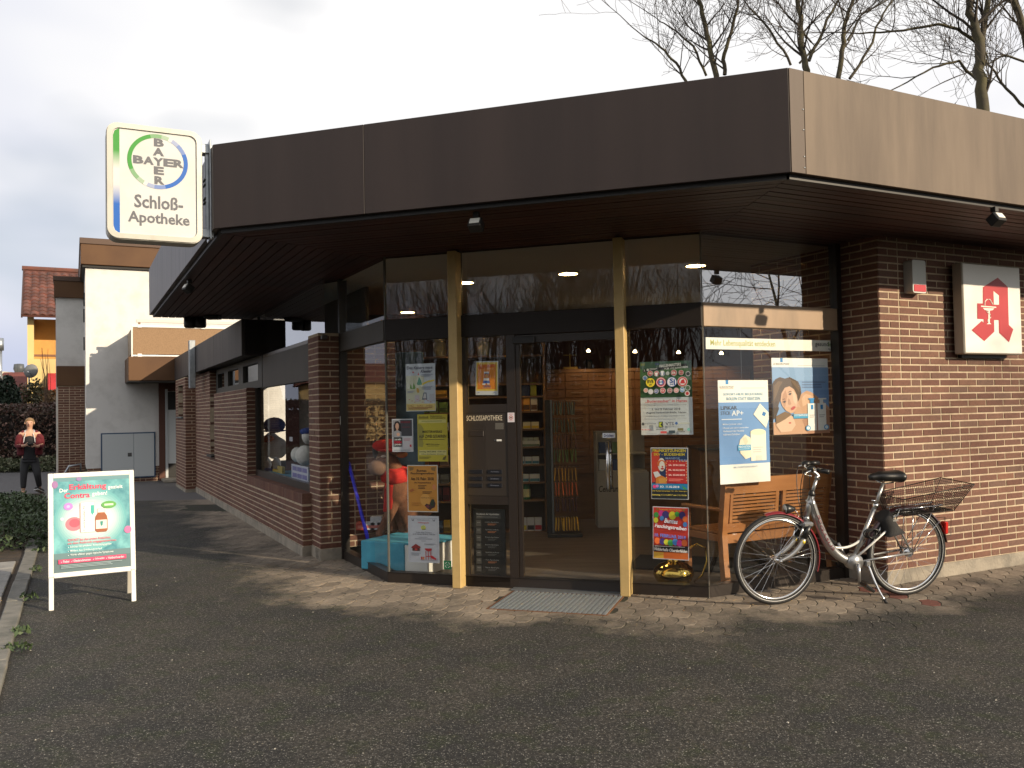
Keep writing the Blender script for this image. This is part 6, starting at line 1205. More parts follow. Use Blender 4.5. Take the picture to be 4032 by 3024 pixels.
for sx in (-1, 1):
    skin('jacket_side', [(sx*.075,.03,1.265,.058,.05),(sx*.135,.015,1.17,.062,.095),(sx*.142,.012,1.0,.062,.10),(sx*.150,.02,.84,.066,.105),(sx*.15,.02,.80,.060,.10)], [(0,1),(1,2),(2,3),(3,4)], M_JACK, pe, None, 2, 2)
    skin('sleeve', [(sx*.09,.01,1.265,.06,.055),(sx*.175,.0,1.245,.068),(sx*.205,.01,1.13,.054),(sx*.222,.012 if sx < 0 else .03,1.00,.050),(sx*.18 if sx < 0 else .20,-.10,.99 if sx < 0 else .97,.045),(-.115 if sx < 0 else .165,-.175,1.0 if sx < 0 else .985,.040)], [(0,1),(1,2),(2,3),(3,4),(4,5)], M_JACK, pe, None, 2, 1)
    skin('hood_edge', [(sx*.035,.06,1.30,.028),(sx*.085,.02,1.30,.030),(sx*.075,-.06,1.255,.020)], [(0,1),(1,2)], mat('hood_grey', (.36,.36,.38), .9), pe, None, 1, 1)
    MB().tube([(sx*.065,-.085,1.25),(sx*.09,-.105,1.16),(sx*.10,-.108,1.07)], .008, 6).build('drawstring', ink(196,196,200), pe)
    MB().bbox(-.045,.045,-.17,.08,0,.075,.025, M=(TT(-.118,.0,0) if sx < 0 else TT(.185,.13,.055) @ RX(radians(-24)) @ RZ(radians(-28)))).build('shoe', mat('shoe_black', (.012,.012,.013), .6), pe); MB().bbox(-.047,.047,-.175,.082,-.004,.018,.008, M=(TT(-.118,.0,0.004) if sx < 0 else TT(.185,.13,.055) @ RX(radians(-24)) @ RZ(radians(-28)))).build('shoe_sole', ink(206,206,206), pe)
hr = MB().ball((0,.012,1.475),(.090,.098,.088),16).build('hair', M_HAIR, pe, None, True)
for v in hr.data.vertices:
    if v.co.y < -.045 and v.co.z < 1.515: v.co.y = -.03
MB().ball((0,.105,1.47),(.04,.045,.045),12).build('hair_bun', M_HAIR, pe, None, True)
for sx in (-1,1): MB().ball((sx*.033,-.094,1.462),(.012,.006,.006),8).build('eye', ink(60,44,40), pe); MB().ball((sx*.082,-.01,1.45),(.012,.02,.026),8).build('ear', M_SKIN, pe, None, True)
MB().ball((0,-.108,1.435),(.012,.014,.020),8).build('nose', M_SKIN, pe, None, True); MB().ball((0,-.098,1.40),(.022,.007,.006),8).build('mouth', ink(150,84,80), pe)
cmr = MB().bbox(-.025,.07,-.258,-.215,1.005,1.06,.008).build('hand_camera', M_BBL, None, pe.matrix_world if False else (TT(pc.x, PY, 0) @ RZ(atan2(-pc.x, PY)*.9))); tag(cmr, 'small black camera held in both hands by the walking person', 'camera'); MB().lathe([(.028,0),(.028,.05),(0,.05)],14,M=TT(.02,-.262,1.04) @ RX(pi/2)).build('lens', M_BBL, cmr, None, True)
# ================================================================== white house, balcony and the far left
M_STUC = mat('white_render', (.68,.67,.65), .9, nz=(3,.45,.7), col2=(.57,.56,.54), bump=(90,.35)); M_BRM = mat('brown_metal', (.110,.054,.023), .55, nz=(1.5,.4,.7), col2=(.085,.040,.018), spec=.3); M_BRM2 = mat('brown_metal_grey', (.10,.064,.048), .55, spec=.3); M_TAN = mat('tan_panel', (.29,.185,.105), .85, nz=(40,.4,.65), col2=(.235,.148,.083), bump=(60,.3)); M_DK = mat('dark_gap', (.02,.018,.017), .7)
WH0 = Vector((-8.37, 20.79)); FH = Fr(WH0, TR_)
wh = thing('white_house', 'tall white rendered house with brown metal roof edges behind the passage', 'house', FH.m)
def hl_(px, py, y=0.0): return FH.loc(px, py, y)
xc = hl_(338,1500)[0]; zb = hl_(341,1846)[1]; zf0 = hl_(335,1043)[1]; zf1 = hl_(331,939)[1]; zf2 = hl_(333,963)[1]
MB().box(xc, 8.0, 0, 7, zb, zf0).build('wall', M_STUC, wh)
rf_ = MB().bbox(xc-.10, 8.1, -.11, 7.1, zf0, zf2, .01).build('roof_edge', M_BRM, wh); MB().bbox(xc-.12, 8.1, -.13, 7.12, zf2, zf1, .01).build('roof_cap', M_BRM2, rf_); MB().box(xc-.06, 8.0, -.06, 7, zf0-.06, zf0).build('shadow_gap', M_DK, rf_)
for py in (1180,1230,1360,1560): 
    q = FH.loc(331, py, .9) if False else None
for i, (yy, z_) in enumerate(((1.2,hl_(330,1180)[1]),(1.6,hl_(330,1240)[1]),(1.5,hl_(325,1360)[1]))): MB().box(xc-.03, xc+.01, yy, yy+.14, z_, z_+.32).build('vent_slot', M_DK, wh)
# lower stair block behind, brick cupboard block at the corner
yb = 2.6; xb0, zb1 = hl_(219,1172,yb); xb1 = hl_(332,1172,yb)[0]
MB().box(xb0, xb1+1.5, yb, yb+4, 0, zb1).build('stair_block', M_STUC, wh); q = hl_(212,1086,yb-.1); q2 = hl_(330,1170,yb-.1); se = MB().bbox(q[0], xb1+1.5, yb-.1, yb+4, zb1, q[1]-.12, .01).build('stair_roof_edge', M_BRM, wh); MB().bbox(q[0]-.02, xb1+1.5, yb-.12, yb+4, q[1]-.12, q[1], .01).build('stair_roof_cap', M_BRM2, se)
yk = 1.7; kx0, kz1 = hl_(228,1520,yk); kx1 = hl_(334,1520,yk)[0]; kz2 = hl_(228,1441,yk)[1]
kbk = MB().box(kx0, kx1, yk+.0065, yk+1.0, 0, kz1).build('brick_block', M_MORT, wh)
for (x, z, w_) in courses(kx0, kx1, .0, kz1, seed=21): ob('brick', brick_mesh(w_-JT), kbk, TT(x+JT/2, yk+rnd.uniform(-.001,.001), z+JT/2))
MB().bbox(kx0-.03, kx1+.01, yk-.03, yk+1.05, kz1, kz2, .006).build('block_panel', M_BRM, wh)
# brick plinth and meter cabinet
pl = MB().box(xc+.02, 2.2, .0075, .2, -.02, zb).build('brick_plinth', M_MORT, wh)
for (x, z, w_) in courses(xc+.02, 0.3, .0, zb, seed=22): ob('brick', brick_mesh(w_-JT), pl, TT(x+JT/2, .001, z+JT/2))
c0, c1 = hl_(397,1706,-.03), hl_(613,1878,-.03); cx_ = hl_(527,1790,-.03)[0]
mc = MB().bbox(c0[0], c1[0], -.025, .02, c1[1], c0[1], .004).build('meter_cabinet', mat('cabinet_blue', (.035,.075,.14), .5), wh)
MB().bbox(c0[0]+.03, cx_-.003, -.034, -.02, c1[1]+.03, c0[1]-.03, .004).build('cabinet_door', M_GREYD, mc); MB().bbox(cx_+.003, c1[0]-.03, -.034, -.02, c1[1]+.03, c0[1]-.03, .004).build('cabinet_door', M_GREYD, mc)
q = hl_(503,1783,-.03); q2 = hl_(519,1797,-.03); MB().bbox(q[0], q2[0], -.04, -.033, q2[1], q[1], .003).build('lock_plate', mat('lock_grey', (.10,.10,.10), .4, .5), mc)
# side door at the end of the passage
d0, d1 = hl_(660,1540,-.03), hl_(692,1880,-.03)
sdv = MB().bbox(d0[0]-.20, d0[0]-.06, -.06, .0, 0, d0[1]+.9, .004).build('brick_jamb', mat('jamb_brick', (.10,.045,.032), .9), wh); MB().bbox(d0[0]-.06, d1[0]+.6, -.05, -.002, d0[1], d0[1]+.9, .004).build('door_head', mat('jamb_brick', (.10,.045,.032), .9), wh); dd = MB().bbox(d0[0], d1[0]+.5, -.04, -.004, .06, d0[1]-.02, .004).build('side_door', mat('door_white', (.60,.62,.62), .5), wh); MB().bbox(d0[0]-.06, d0[0], -.07, -.003, .0, d0[1]+.05, .004).build('door_frame', mat('door_frame_grey', (.45,.47,.48), .5), dd); MB().bbox(d0[0], d1[0]+.5, -.045, -.03, .06, .40, .004).build('kick_plate', M_BLACK, dd); MB().bbox(d0[0], d1[0]+.5, -.045, -.03, d0[1]-.45, d0[1]-.02, .004).build('door_light', M_DK, dd)
MB().bbox(-.1, 1.6, -.9, .0, 0, .06, .01).build('door_step', M_CONC, wh)
# balcony over the passage (belongs to the white house)
FBm = Fr((wf.x, wf.y), TR_)
b0 = FBm.loc(505,1404); b1 = FBm.loc(690,1498); dpt = 1.45
Mb = FH.i @ FBm.m
bal = MB().bbox(b0[0], 2.5, 0, dpt, b1[1], b0[1], .008).build('balcony_slab', M_BRM, wh, Mb)
MB().box(b0[0]+.004, 2.5, .02, dpt, b1[1]-.015, b1[1]+.002).build('soffit_board', M_DK, bal)
p0 = FBm.loc(527,1288,.06); p1 = FBm.loc(690,1396,.06)
MB().bbox(p0[0]-.02, 4.5, .06, .085, p1[1], p0[1], .004).build('parapet_panel', M_TAN, bal)
MB().bbox(p0[0]-.05, p0[0]-.025, .06, dpt, p1[1], p0[1]-.03, .004).build('parapet_side', mat('tan_side', (.30,.24,.18), .85), bal)
for z0, z1, nm in ((p1[1]-.05, p1[1]-.015,'lower_rail'),(p0[1]+.002,p0[1]+.05,'upper_rail')): MB().bbox(p0[0]-.05, 4.5, .04, .075, z0, z1, .004).build(nm, M_WHITEP, bal)
tz = FBm.loc(545,1256,.06)[1]; MB().bbox(p0[0]+.05, 4.5, .10, .14, tz-.07, tz, .006).build('hand_rail', mat('rail_grey', (.55,.54,.51), .6), bal)
for i in range(4): x = p0[0]+.09+i*1.35; MB().bbox(x, x+.05, .085, .12, p1[1]-.05, tz-.07, .004).build('rail_post', mat('post_rust', (.22,.13,.08), .7), bal); MB().bbox(x-.02, x+.07, .03, .06, p0[1]-.01, p0[1]+.06, .004).build('clamp', M_WHITEP, bal); MB().bbox(x-.02, x+.07, .03, .06, p1[1]-.06, p1[1]+.01, .004).build('clamp', M_WHITEP, bal)
MB().box(p0[0]-.055, p0[0]-.03, .03, .06, p1[1]-.06, p0[1]-.02).build('edge_strip', M_WHITEP, bal)
# bicycle rack beside the brick block
br = thing('bike_rack', 'small grey metal bicycle stand before the brick block behind the sign board', 'bicycle rack', FH.m @ TT(hl_(300,1850,-.3)[0], 1.0, 0))
for i in range(3): MB().tube([(-.35,i*.12,0),(-.15,i*.12,.38),(.1,i*.12,.42),(.1,i*.12,0)], .02, 8).build('hoop', M_GALV, br, None, True)
# ------------------------------------------------------------------ foliage helper
def leaf_mat(name, cols, rough=.6):
    m = mat(name, cols[0], rough); n = m.node_tree.nodes; l = m.node_tree.links; g = n.new('ShaderNodeNewGeometry'); r = n.new('ShaderNodeValToRGB')
    while len(r.color_ramp.elements) < len(cols): r.color_ramp.elements.new(.5)
    for i, e in enumerate(r.color_ramp.elements): e.position = i/(len(cols)-1); e.color = (*cols[i], 1)
    l.new(g.outputs['Random Per Island'], r.inputs['Fac']); l.new(r.outputs[0], n['Principled BSDF'].inputs['Base Color']); return m
def leaves(n, samp, size, seed, up=.3, asp=.5):
    r = random.Random(seed); m = MB()
    for i in range(n):
        p = samp(r); d = Vector((r.gauss(0,1), r.gauss(0,1), r.gauss(0,1)+up)).normalized(); e = d.cross(Vector((r.gauss(0,1),r.gauss(0,1),r.gauss(0,1)))).normalized(); s_ = size*r.uniform(.6,1.4)
        m.add([p-d*s_*.5, p+e*s_*asp*.5, p+d*s_*.5, p-e*s_*asp*.5], [(0,1,2,3)])
    return m
def box_samp(x0,x1,y0,y1,z0,z1, skin_=.25, wob=.12):
    def f(r):
        while True:
            x, y, z = r.uniform(x0,x1), r.uniform(y0,y1), r.uniform(z0,z1); t = min(x-x0,x1-x,y-y0,z1-z)
            if t < skin_ or r.random() < .15: 
                w_ = wob*sin(x*2.3+z*1.7)*sin(z*2.9+y); return Vector((x+w_*.4, y+w_, z+w_*.6))
    return f
def ell_samp(c, rx, ry, rz, lo=-1.0):
    def f(r):
        while True:
            v = Vector((r.uniform(-1,1), r.uniform(-1,1), r.uniform(lo,1)))
            if .35 < v.length < 1.0+.12*sin(v.x*7)*cos(v.z*6): return Vector((c[0]+v.x*rx, c[1]+v.y*ry, c[2]+v.z*rz))
    return f
M_HEDGE = leaf_mat('hedge_leaf', [(.055,.024,.019),(.040,.026,.016),(.10,.040,.030),(.065,.046,.026),(.20,.11,.085),(.045,.05,.024)]); M_DKG = leaf_mat('dark_green_leaf', [(.010,.020,.014),(.018,.034,.018),(.030,.050,.026)]); M_OLV = leaf_mat('olive_leaf', [(.06,.052,.02),(.10,.085,.035),(.045,.045,.015),(.16,.12,.06)]); M_SHR = leaf_mat('shrub_leaf', [(.030,.052,.020),(.048,.080,.030),(.075,.115,.045),(.036,.045,.022)]); M_GCV = leaf_mat('cover_leaf', [(.05,.075,.03),(.11,.12,.06),(.20,.20,.12),(.03,.05,.02)]); M_GRS = leaf_mat('dry_grass', [(.22,.13,.06),(.30,.19,.09),(.14,.09,.04)])
hA = at(0,1700,26).x-2.0; hB = at(224,1700,25.4).x; hz = at(100,1588,26).z; hz0 = at(10,1625,26).z
he = thing('hedge', 'clipped dark red and brown beech hedge behind the walking person', 'hedge', TT(0,26,0))
MB().box(hA, hB-.15, .25, 1.2, 0, hz-.35).build('core', mat('hedge_core', (.014,.010,.008), .95), he); leaves(9000, box_samp(hA, hB, 0, 1.4, 0.15, hz), .11, 4).build('foliage', M_HEDGE, he)
gc_ = tag(leaves(2600, box_samp(hA, hB+.1, -1.1, -.05, 0, .42, .4), .10, 5).build('ground_cover', M_GCV, None, TT(0,26,0)), 'variegated low ground cover at the foot of the hedge', 'ground cover', kind='stuff')
# low shrub bed at the left edge
def bed(nm, lab, c, rx, ry, rz, n, m, size, seed, stem=True):
    t = thing(nm, lab, 'shrub', TT(c[0],c[1],0)); leaves(n, ell_samp((0,0,rz*.25), rx, ry, rz, -.25), size, seed).build('foliage', m, t)
    st = MB(); r = random.Random(seed)
    for i in range(9): st.tube([(r.uniform(-.1,.1)*rx, r.uniform(-.1,.1)*ry, 0),(r.uniform(-.6,.6)*rx, r.uniform(-.6,.6)*ry, rz*.8)], [.012,.004], 4)
    st.build('stems', mat('stem_brown', (.05,.035,.02), .9), t); return t
sb_ = [((-6.15,10.6),.75,.8,.34),((-7.0,11.9),.8,.9,.34),((-7.75,13.2),.75,.9,.30),((-8.6,14.5),.7,.8,.26),((-7.6,10.9),.9,.9,.36),((-8.8,12.9),.9,1.0,.32)]
for i, (c, rx, ry, rz) in enumerate(sb_): bed('low_shrub', ('nearest low evergreen shrub beside the slab path','second low evergreen shrub along the kerb','third low evergreen shrub along the kerb','farthest low evergreen shrub, before the person','low evergreen shrub at the left picture edge','low evergreen shrub behind the edge shrub')[i], c, rx, ry, rz, 2600, M_SHR, .055, 30+i)
yf = thing('yellow_flower', 'yellow leaves of a small plant in the shrub bed', 'plant', TT(-8.35,12.4,0)); leaves(60, ell_samp((0,0,.42), .16,.12,.12), .07, 51).build('foliage', leaf_mat('yellow_leaf', [(.45,.28,.04),(.5,.36,.1)]), yf)
MB().tube([(0,0,0),(0,0,.4)], .01, 5).build('stem', mat('stem_brown', (.05,.035,.02), .9), yf)
for i, (x, s_) in enumerate(((-1.1,.09),(-2.6,.07),(-4.0,.10),(-5.2,.08),(.2,.08),(.7,.1),(-6.6,.08))):
    q = FKB.m @ Vector((x, .03, 0)); wd_ = thing('weed', 'small green weed in the kerb joint, %s' % ('beside the slab path near end','beside the slab path far end','beside the nearest shrub','beside the second shrub','nearest the viewer but one','nearest to the viewer','beside the third shrub')[i], 'weed', TT(q.x,q.y,0)); leaves(40, ell_samp((0,0,.02), s_, s_*.8, .05, 0), .045, 60+i, 1.0).build('foliage', M_SHR, wd_)
# leaves and grit on the ground
M_DEADL = leaf_mat('dead_leaf', [(.16,.07,.03),(.22,.12,.05),(.10,.05,.03)])
M_GRIT = leaf_mat('pale_grit', [(.34,.32,.28),(.22,.21,.18),(.42,.40,.35)])
def litter(r):
    while True:
        y = r.uniform(3.6,8.5); x = r.uniform(-.6,.6)*y
        if not inside(Vector((x,y)), FOOT) and (Vector((x,y))-KB).dot(KN) < -.1: return Vector((x,y,.004))
r = random.Random(3); gm = MB()
for i in range(2600):
    p = litter(r); s_ = .0021*math.exp(r.gauss(0,.5)); a_ = r.uniform(0,6.28); d = Vector((cos(a_),sin(a_),0))*s_; e_ = Vector((-sin(a_),cos(a_),0))*s_*r.uniform(.5,1)
    gm.add([p-d, p-e_, p+d, p+e_, p+Vector((0,0,s_*.7))], [(0,1,4),(1,2,4),(2,3,4),(3,0,4)])
tag(gm.build('grit', M_GRIT), 'pale grit scattered over the dark paving', 'grit', kind='stuff')
dl_ = MB()
for i in range(70):
    p = FF.m @ Vector((r.uniform(.4,2.9), -r.uniform(.02,.12) if r.random() < .6 else -r.uniform(.1,1.2), .006)); s_ = r.uniform(.006,.016); a_ = r.uniform(0,6.28); d = Vector((cos(a_),sin(a_),.2))*s_; e_ = Vector((-sin(a_),cos(a_),.1))*s_*.6
    dl_.add([p-d,p-e_,p+d,p+e_], [(0,1,2,3)])
tag(dl_.build('fallen_leaves', M_DEADL), 'small brown leaf scraps along the shop front', 'leaves', kind='stuff')
# ------------------------------------------------------------------ far houses
YH_ = 36.0
FYH = Fr((at(108,1500,YH_).x, YH_), radians(28.6)); 
yh = thing('yellow_house', 'yellow house with red tiled roof and recessed balconies', 'house', FYH.m)
def yl(px, py, y=0.0): return FYH.loc(px, py, y)
M_YW = mat('yellow_render', (.62,.34,.10), .9, nz=(2,.4,.7), col2=(.56,.30,.09)); M_YP = mat('pale_yellow_render', (.68,.50,.22), .9)
ez = yl(110,1243)[1]; xw1 = 7.0; xp = yl(134,1500)[0]
MB().box(0, xp, 0, 8, 0, ez).build('wall_pier', M_YP, yh); MB().box(xp, xw1, 1.3, 8, 0, ez).build('wall', M_YW, yh)
bz0, bz1 = yl(150,1525)[1], yl(150,1398)[1]; pz1 = yl(150,1460)[1]; 
MB().box(xp, xw1, .05, 1.3, bz0+.0, bz0+.15).build('balcony_floor', M_YP, yh); MB().box(xp, xw1, .02, .12, bz0+.15, pz1+.5).build('balcony_parapet', M_YP, yh); MB().box(xp, xw1, .0, .14, bz1-.06, bz1+.03).build('balcony_rail', mat('rail_brown', (.20,.09,.04), .6), yh)
aw = yl(160,1468); MB().add([(xp+.5,-.9,aw[1]-.45),(xw1,-.9,aw[1]-.45),(xw1,.05,aw[1]),(xp+.5,.05,aw[1]),(xp+.5,-.9,aw[1]-.75),(xw1,-.9,aw[1]-.75)], [(0,1,2,3),(0,4,5,1)]).build('awning', mat('awning_red', (.45,.03,.04), .8), yh)
# tiled roof: pantiles as pieces
rz_ = yl(113,1057,4.2)[1]; rl_ = sqrt(4.9**2+(rz_-ez)**2); slope = atan2(rz_-ez, 4.9)
RM_ = TT(-.16, -.7, ez-.05) @ RX(slope)
rfo = MB().box(0, 8, 0, rl_, -.08, .0).build('roof', mat('roof_under', (.10,.035,.025), .9), yh, RM_)
tw, tl_ = .30, .40
tm = MB(); pr = [(0,0),(.06,.035),(.13,.05),(.20,.03),(.25,.0),(.30,.012)]; vs = []
for yy, zz in ((0,.045),(tl_+.03,.012)):
    for x_, z_ in pr: vs.append((x_, yy, z_+zz))
for x_, z_ in pr: vs.append((x_, 0, z_+.0))
tmm = tm.add(vs, [(i,i+1,i+7,i+6) for i in range(5)]+[(12+i,13+i,i+1,i) for i in range(5)]).mesh('roof_tile', mat('clay_tile', (.15,.050,.034), .8, nz=(3,.35,.65), col2=(.09,.045,.036), rv=.35))
nt_ = 0; tr_ = MB()
for r_ in range(int(rl_/tl_)):
    for c_ in range(14): ob('roof_tile', tmm, rfo, TT(c_*tw, r_*tl_, 0))
MB().tube([(-.1,rl_,.05),(8,rl_,.05)], .12, 8).build('ridge', mat('clay_tile', (.15,.05,.034)), rfo)
MB().box(-.06,0,-.05,rl_,-.1,.06).build('verge_board', mat('verge_dark', (.06,.03,.025), .8), rfo)
def shed_house(nm, lab, px, py_base, w_, h_, d_, rh, Y, ang, mw, mr, extra=None):
    q = at(px, 1683, Y); t = thing(nm, lab, 'house', Fr((q.x, Y), radians(ang)).m)
    MB().box(0, w_, 0, d_, 0, h_).build('wall', mw, t)
    MB().add([(-.3,-.3,h_),(w_+.3,-.3,h_),(w_+.3,d_/2,h_+rh),(-.3,d_/2,h_+rh),(w_+.3,d_+.3,h_),(-.3,d_+.3,h_)], [(0,1,2,3),(3,2,4,5),(0,3,5),(1,4,2),(0,5,4,1)]).build('roof', mr, t)
    for i in range(3):
        x = w_*(.18+.28*i); o_ = MB().bbox(x, x+.8, -.03, .02, h_*.5, h_*.5+1.0, .01).build('window', mat('far_window', (.05,.06,.07), .15), t); MB().box(x-.06, x+.86, -.06, -.03, h_*.5-.08, h_*.5).build('sill', M_WHITEP, o_)
    return t
M_RT = mat('far_roof', (.16,.045,.035), .85, nz=(3,.4,.65), col2=(.11,.035,.03)); M_CREAM = mat('cream_render', (.62,.56,.42), .9)
Yc = 70.0; q0 = at(-120,1600,Yc); q1 = at(36,1600,Yc); ht = at(20,1458,Yc).z
ch = thing('cream_house', 'tall cream house with rounded top and chimney pipe far left', 'house', TT(q0.x, Yc, 0)); wd_ = q1.x-q0.x
MB().box(0, wd_, 0, 9, 0, ht-.8).build('wall', M_CREAM, ch); MB().poly([(0,ht-.8),(wd_,ht-.8),(wd_,ht-.55),(wd_*.75,ht-.1),(wd_*.55,ht),(0,ht)], 0, 0, 9).build('gable_top', M_CREAM, ch)
MB().tube([(wd_*.80,-.15,ht-2.8),(wd_*.80,-.15,ht+1.6)], .16, 8).build('flue_pipe', M_GALV, ch, None, True); MB().tube([(wd_*.80,-.15,ht+1.6),(wd_*.80,-.15,ht+2.6)], .28, 10).build('flue_cap', M_GALV, ch, None, True)
for i in range(2): MB().lathe([(.2,0),(.35,.4),(.3,.8),(0,.85)],12,M=TT(wd_*(.87+.05*i),2,ht-.2)).build('vent_cowl', mat('cowl_dark', (.08,.09,.10), .5), ch, None, True)
MB().tube([(wd_*.72,-.06,ht-1.0),(wd_*.72,-.06,ht-4.6),(wd_*.93,-.06,ht-4.6)], .05, 6).build('cable_duct', mat('rail_grey', (.55,.54,.51), .6), ch)
shed_house('red_roof_house', 'red roofed house below the cream house far left', -60, 0, 8, at(0,1590,52).z-.5, 8, 2.6, 52, 12, mat('red_render', (.40,.06,.05), .9), M_RT)
shed_house('brick_gable_house', 'dark brick gabled house behind the satellite dish', 38, 0, 4.2, at(60,1560,45).z-1.0, 7, 2.2, 45, 40, mat('dark_brick_far', (.13,.06,.045), .9), M_RT)
shed_house('chimney_house', 'small house with red chimney beside the yellow house', 48, 0, 5.0, at(70,1548,60).z-1.0, 7, 1.6, 60, 5, M_WHITEP, M_RT)
YD = 31.0; q = at(122,1461,YD); rd = 28/F_PX*YD
dh_ = thing('satellite_dish', 'grey round satellite dish on a pole above the hedge', 'satellite dish', TT(q.x, YD, q.z)); MB().lathe([(rd,0),(rd*.97,.02),(rd*.6,.06),(0,.085)],28,M=RX(radians(80)) @ RZ(0)).build('dish', mat('dish_grey', (.17,.175,.175), .6), dh_, None, True); MB().tube([(-.12,.1,.0),(-.18,.12,-q.z)], .03, 8).build('pole', M_GALV, dh_, None, True); MB().tube([(.1,-.02,-.15),(.05,-.28,-.05)], .015, 6).build('feed_arm', M_GALV, dh_); MB().ball((.05,-.28,-.05), .035, 8).build('feed_horn', M_WHITEP, dh_, None, True)
YL_ = 40.0; q = at(14,1530,YL_); sl2 = thing('street_lamp', 'curved white street lamp at the left picture edge', 'street lamp', TT(q.x, YL_, 0)); zt2 = at(0,1432,YL_).z; MB().tube([(0,0,0),(0,0,zt2-1.0),(-.12,0,zt2-.4),(-.5,0,zt2),(-1.1,0,zt2+.1)], [.07,.06,.05,.045,.04], 8).build('pole', M_WHITEP, sl2, None, True); MB().bbox(-1.6,-1.05,-.1,.1,zt2+.05,zt2+.16,.02).build('lamp_head', M_WHITEP, sl2)
def bush(nm, lab, px, py0, py1, pw, Y, m, n, size, seed):
    q = at(px, py0, Y); z = q.z; rx = pw/F_PX*Y/2; t = thing(nm, lab, 'bush', TT(q.x, Y, 0)); hz_ = z; leaves(n, ell_samp((0,0,hz_*.62), rx, rx*.8, hz_*.42), size, seed, .8).build('foliage', m, t); st = MB(); r = random.Random(seed)
    for i in range(8): st.tube([(r.uniform(-.1,.1),r.uniform(-.1,.1),0),(r.uniform(-.6,.6)*rx,0,hz_*.9)], [.04,.012], 5)
    st.build('stems', mat('stem_brown', (.05,.035,.02), .9), t)
bush('conifer_bush', 'dark blue green conifer bush at the left edge above the hedge', 20, 1492, 0, 120, 29, M_DKG, 3000, .16, 71); bush('olive_bush', 'olive green loose shrub above the hedge before the yellow house', 125, 1505, 0, 150, 30, M_OLV, 2600, .13, 72); bush('dry_grass_clump', 'tall dry grass clump before the yellow wall', 198, 1545, 0, 90, 28.5, M_GRS, 1200, .16, 73)
tw_ = thing('bare_shrub', 'thin bare shrub twigs before the yellow house', 'shrub', TT(at(200,1600,28).x, 28, 0)); tm2 = MB(); r = random.Random(9)
for i in range(9):
    x, z = 0, 0; pts = []; a_ = r.uniform(-.5,.25)
    for k in range(7): pts.append((x, r.uniform(-.05,.05)+i*.02, z)); x += a_*.25+r.uniform(-.06,.06); z += r.uniform(.45,.75)
    tm2.tube(pts, [.02-.0025*k for k in range(7)], 4)
tm2.build('twigs', mat('twig_brown', (.10,.06,.035), .9), tw_)
# ------------------------------------------------------------------ bare trees
M_BARK = mat('bark', (.060,.050,.034), .9, nz=(3,.4,.65), col2=(.085,.075,.035), bump=(12,.6)); M_TWIG = mat('twig', (.050,.040,.032), .9)
def grow(tr, cr, p, d, L, rad, lev, r, maxl, up=.22, sp=.55, minr=.004):
    """one branch with side branches; thick wood goes to tr, thin to cr"""
    n = 5 if lev < 3 else 4; pts = [p.copy()]; rs = [rad]; q = p.copy(); dd = d.copy()
    for i in range(n):
        dd = (dd + Vector((r.gauss(0,.13), r.gauss(0,.13), r.gauss(0,.10)+up*.28))).normalized(); q = q+dd*(L/n); pts.append(q.copy()); rs.append(max(rad*(1-.72*(i+1)/n), minr))
    (tr if lev < 1 else cr).tube(pts, rs, 6 if lev < 1 else (4 if lev < 2 else 3), cap=False)
    if lev >= maxl: return
    k = (5,5,4,3,2)[min(lev,4)]+ (1 if r.random() < .5 else 0)
    for i in range(k):
        t = r.uniform(.25,1.0) if i else 1.0; j = min(int(t*n), n-1); o = pts[j].lerp(pts[j+1], t*n-j); bd_ = (pts[j+1]-pts[j]).normalized()
        side = bd_.cross(Vector((r.gauss(0,1), r.gauss(0,1), r.gauss(0,.6)))).normalized(); nd = (bd_*(1-sp)+side*sp+Vector((0,0,up*.6))).normalized()
        grow(tr, cr, o, nd, L*r.uniform(.50,.74), max(rs[j+1]*r.uniform(.5,.72), minr), lev+1, r, maxl, up, sp, minr)
def px_tree(nm, lab, stems, Y, seed, maxl=4, nbr=9, side=1.0):
    """tree whose main stems follow the given outlines, with grown side branches"""
    r = random.Random(seed); base = at(stems[0][0][0], stems[0][0][1], Y); t = thing(nm, lab, 'tree', TT(base.x, Y, 0)); tr, cr = MB(), MB(); O = Vector((base.x, Y, 0))
    for si, st in enumerate(stems):
        pts = [at(a, b, Y+si*.25)-O for a, b, *_ in st]; rs = [s_[2]/F_PX*Y/2*1.05 for s_ in st]
        if si == 0: pts = [Vector((pts[0].x*.6, 0, 0))]+pts; rs = [rs[0]*1.35]+rs
        fine = []; fr2 = []
        for i in range(len(pts)-1):
            for k in range(4): f = k/4; fine.append(pts[i].lerp(pts[i+1], f)+Vector((r.gauss(0,.015),r.gauss(0,.015),0))); fr2.append(rs[i]*(1-f)+rs[i+1]*f)
        fine.append(pts[-1]); fr2.append(rs[-1]); tr.tube(fine, fr2, 7, cap=False)
        for b in range(nbr):
            i = r.randint(len(fine)//4 if si == 0 else 1, len(fine)-2); d = (fine[i+1]-fine[i-1]).normalized(); a_ = r.uniform(0,6.28); sd2 = Vector((cos(a_), sin(a_)*.6, r.uniform(.0,.5))).normalized()
            grow(tr, cr, fine[i], (d*.55+sd2*.75).normalized(), r.uniform(.9,2.0)*side, max(fr2[i]*.42,.012), 1, r, maxl, .25, .5, .0045)
        d = (pts[-1]-pts[-2]).normalized(); grow(tr, cr, pts[-1], d, 2.0*side, rs[-1], 1, r, maxl, .25, .5, .0045)
    tr.build('trunk', M_BARK, t, None, True); cr.build('crown', M_TWIG, t); return t
def z9(L_): return [(2200+a*.8282, b*.8282, c) for a, b, c in L_]
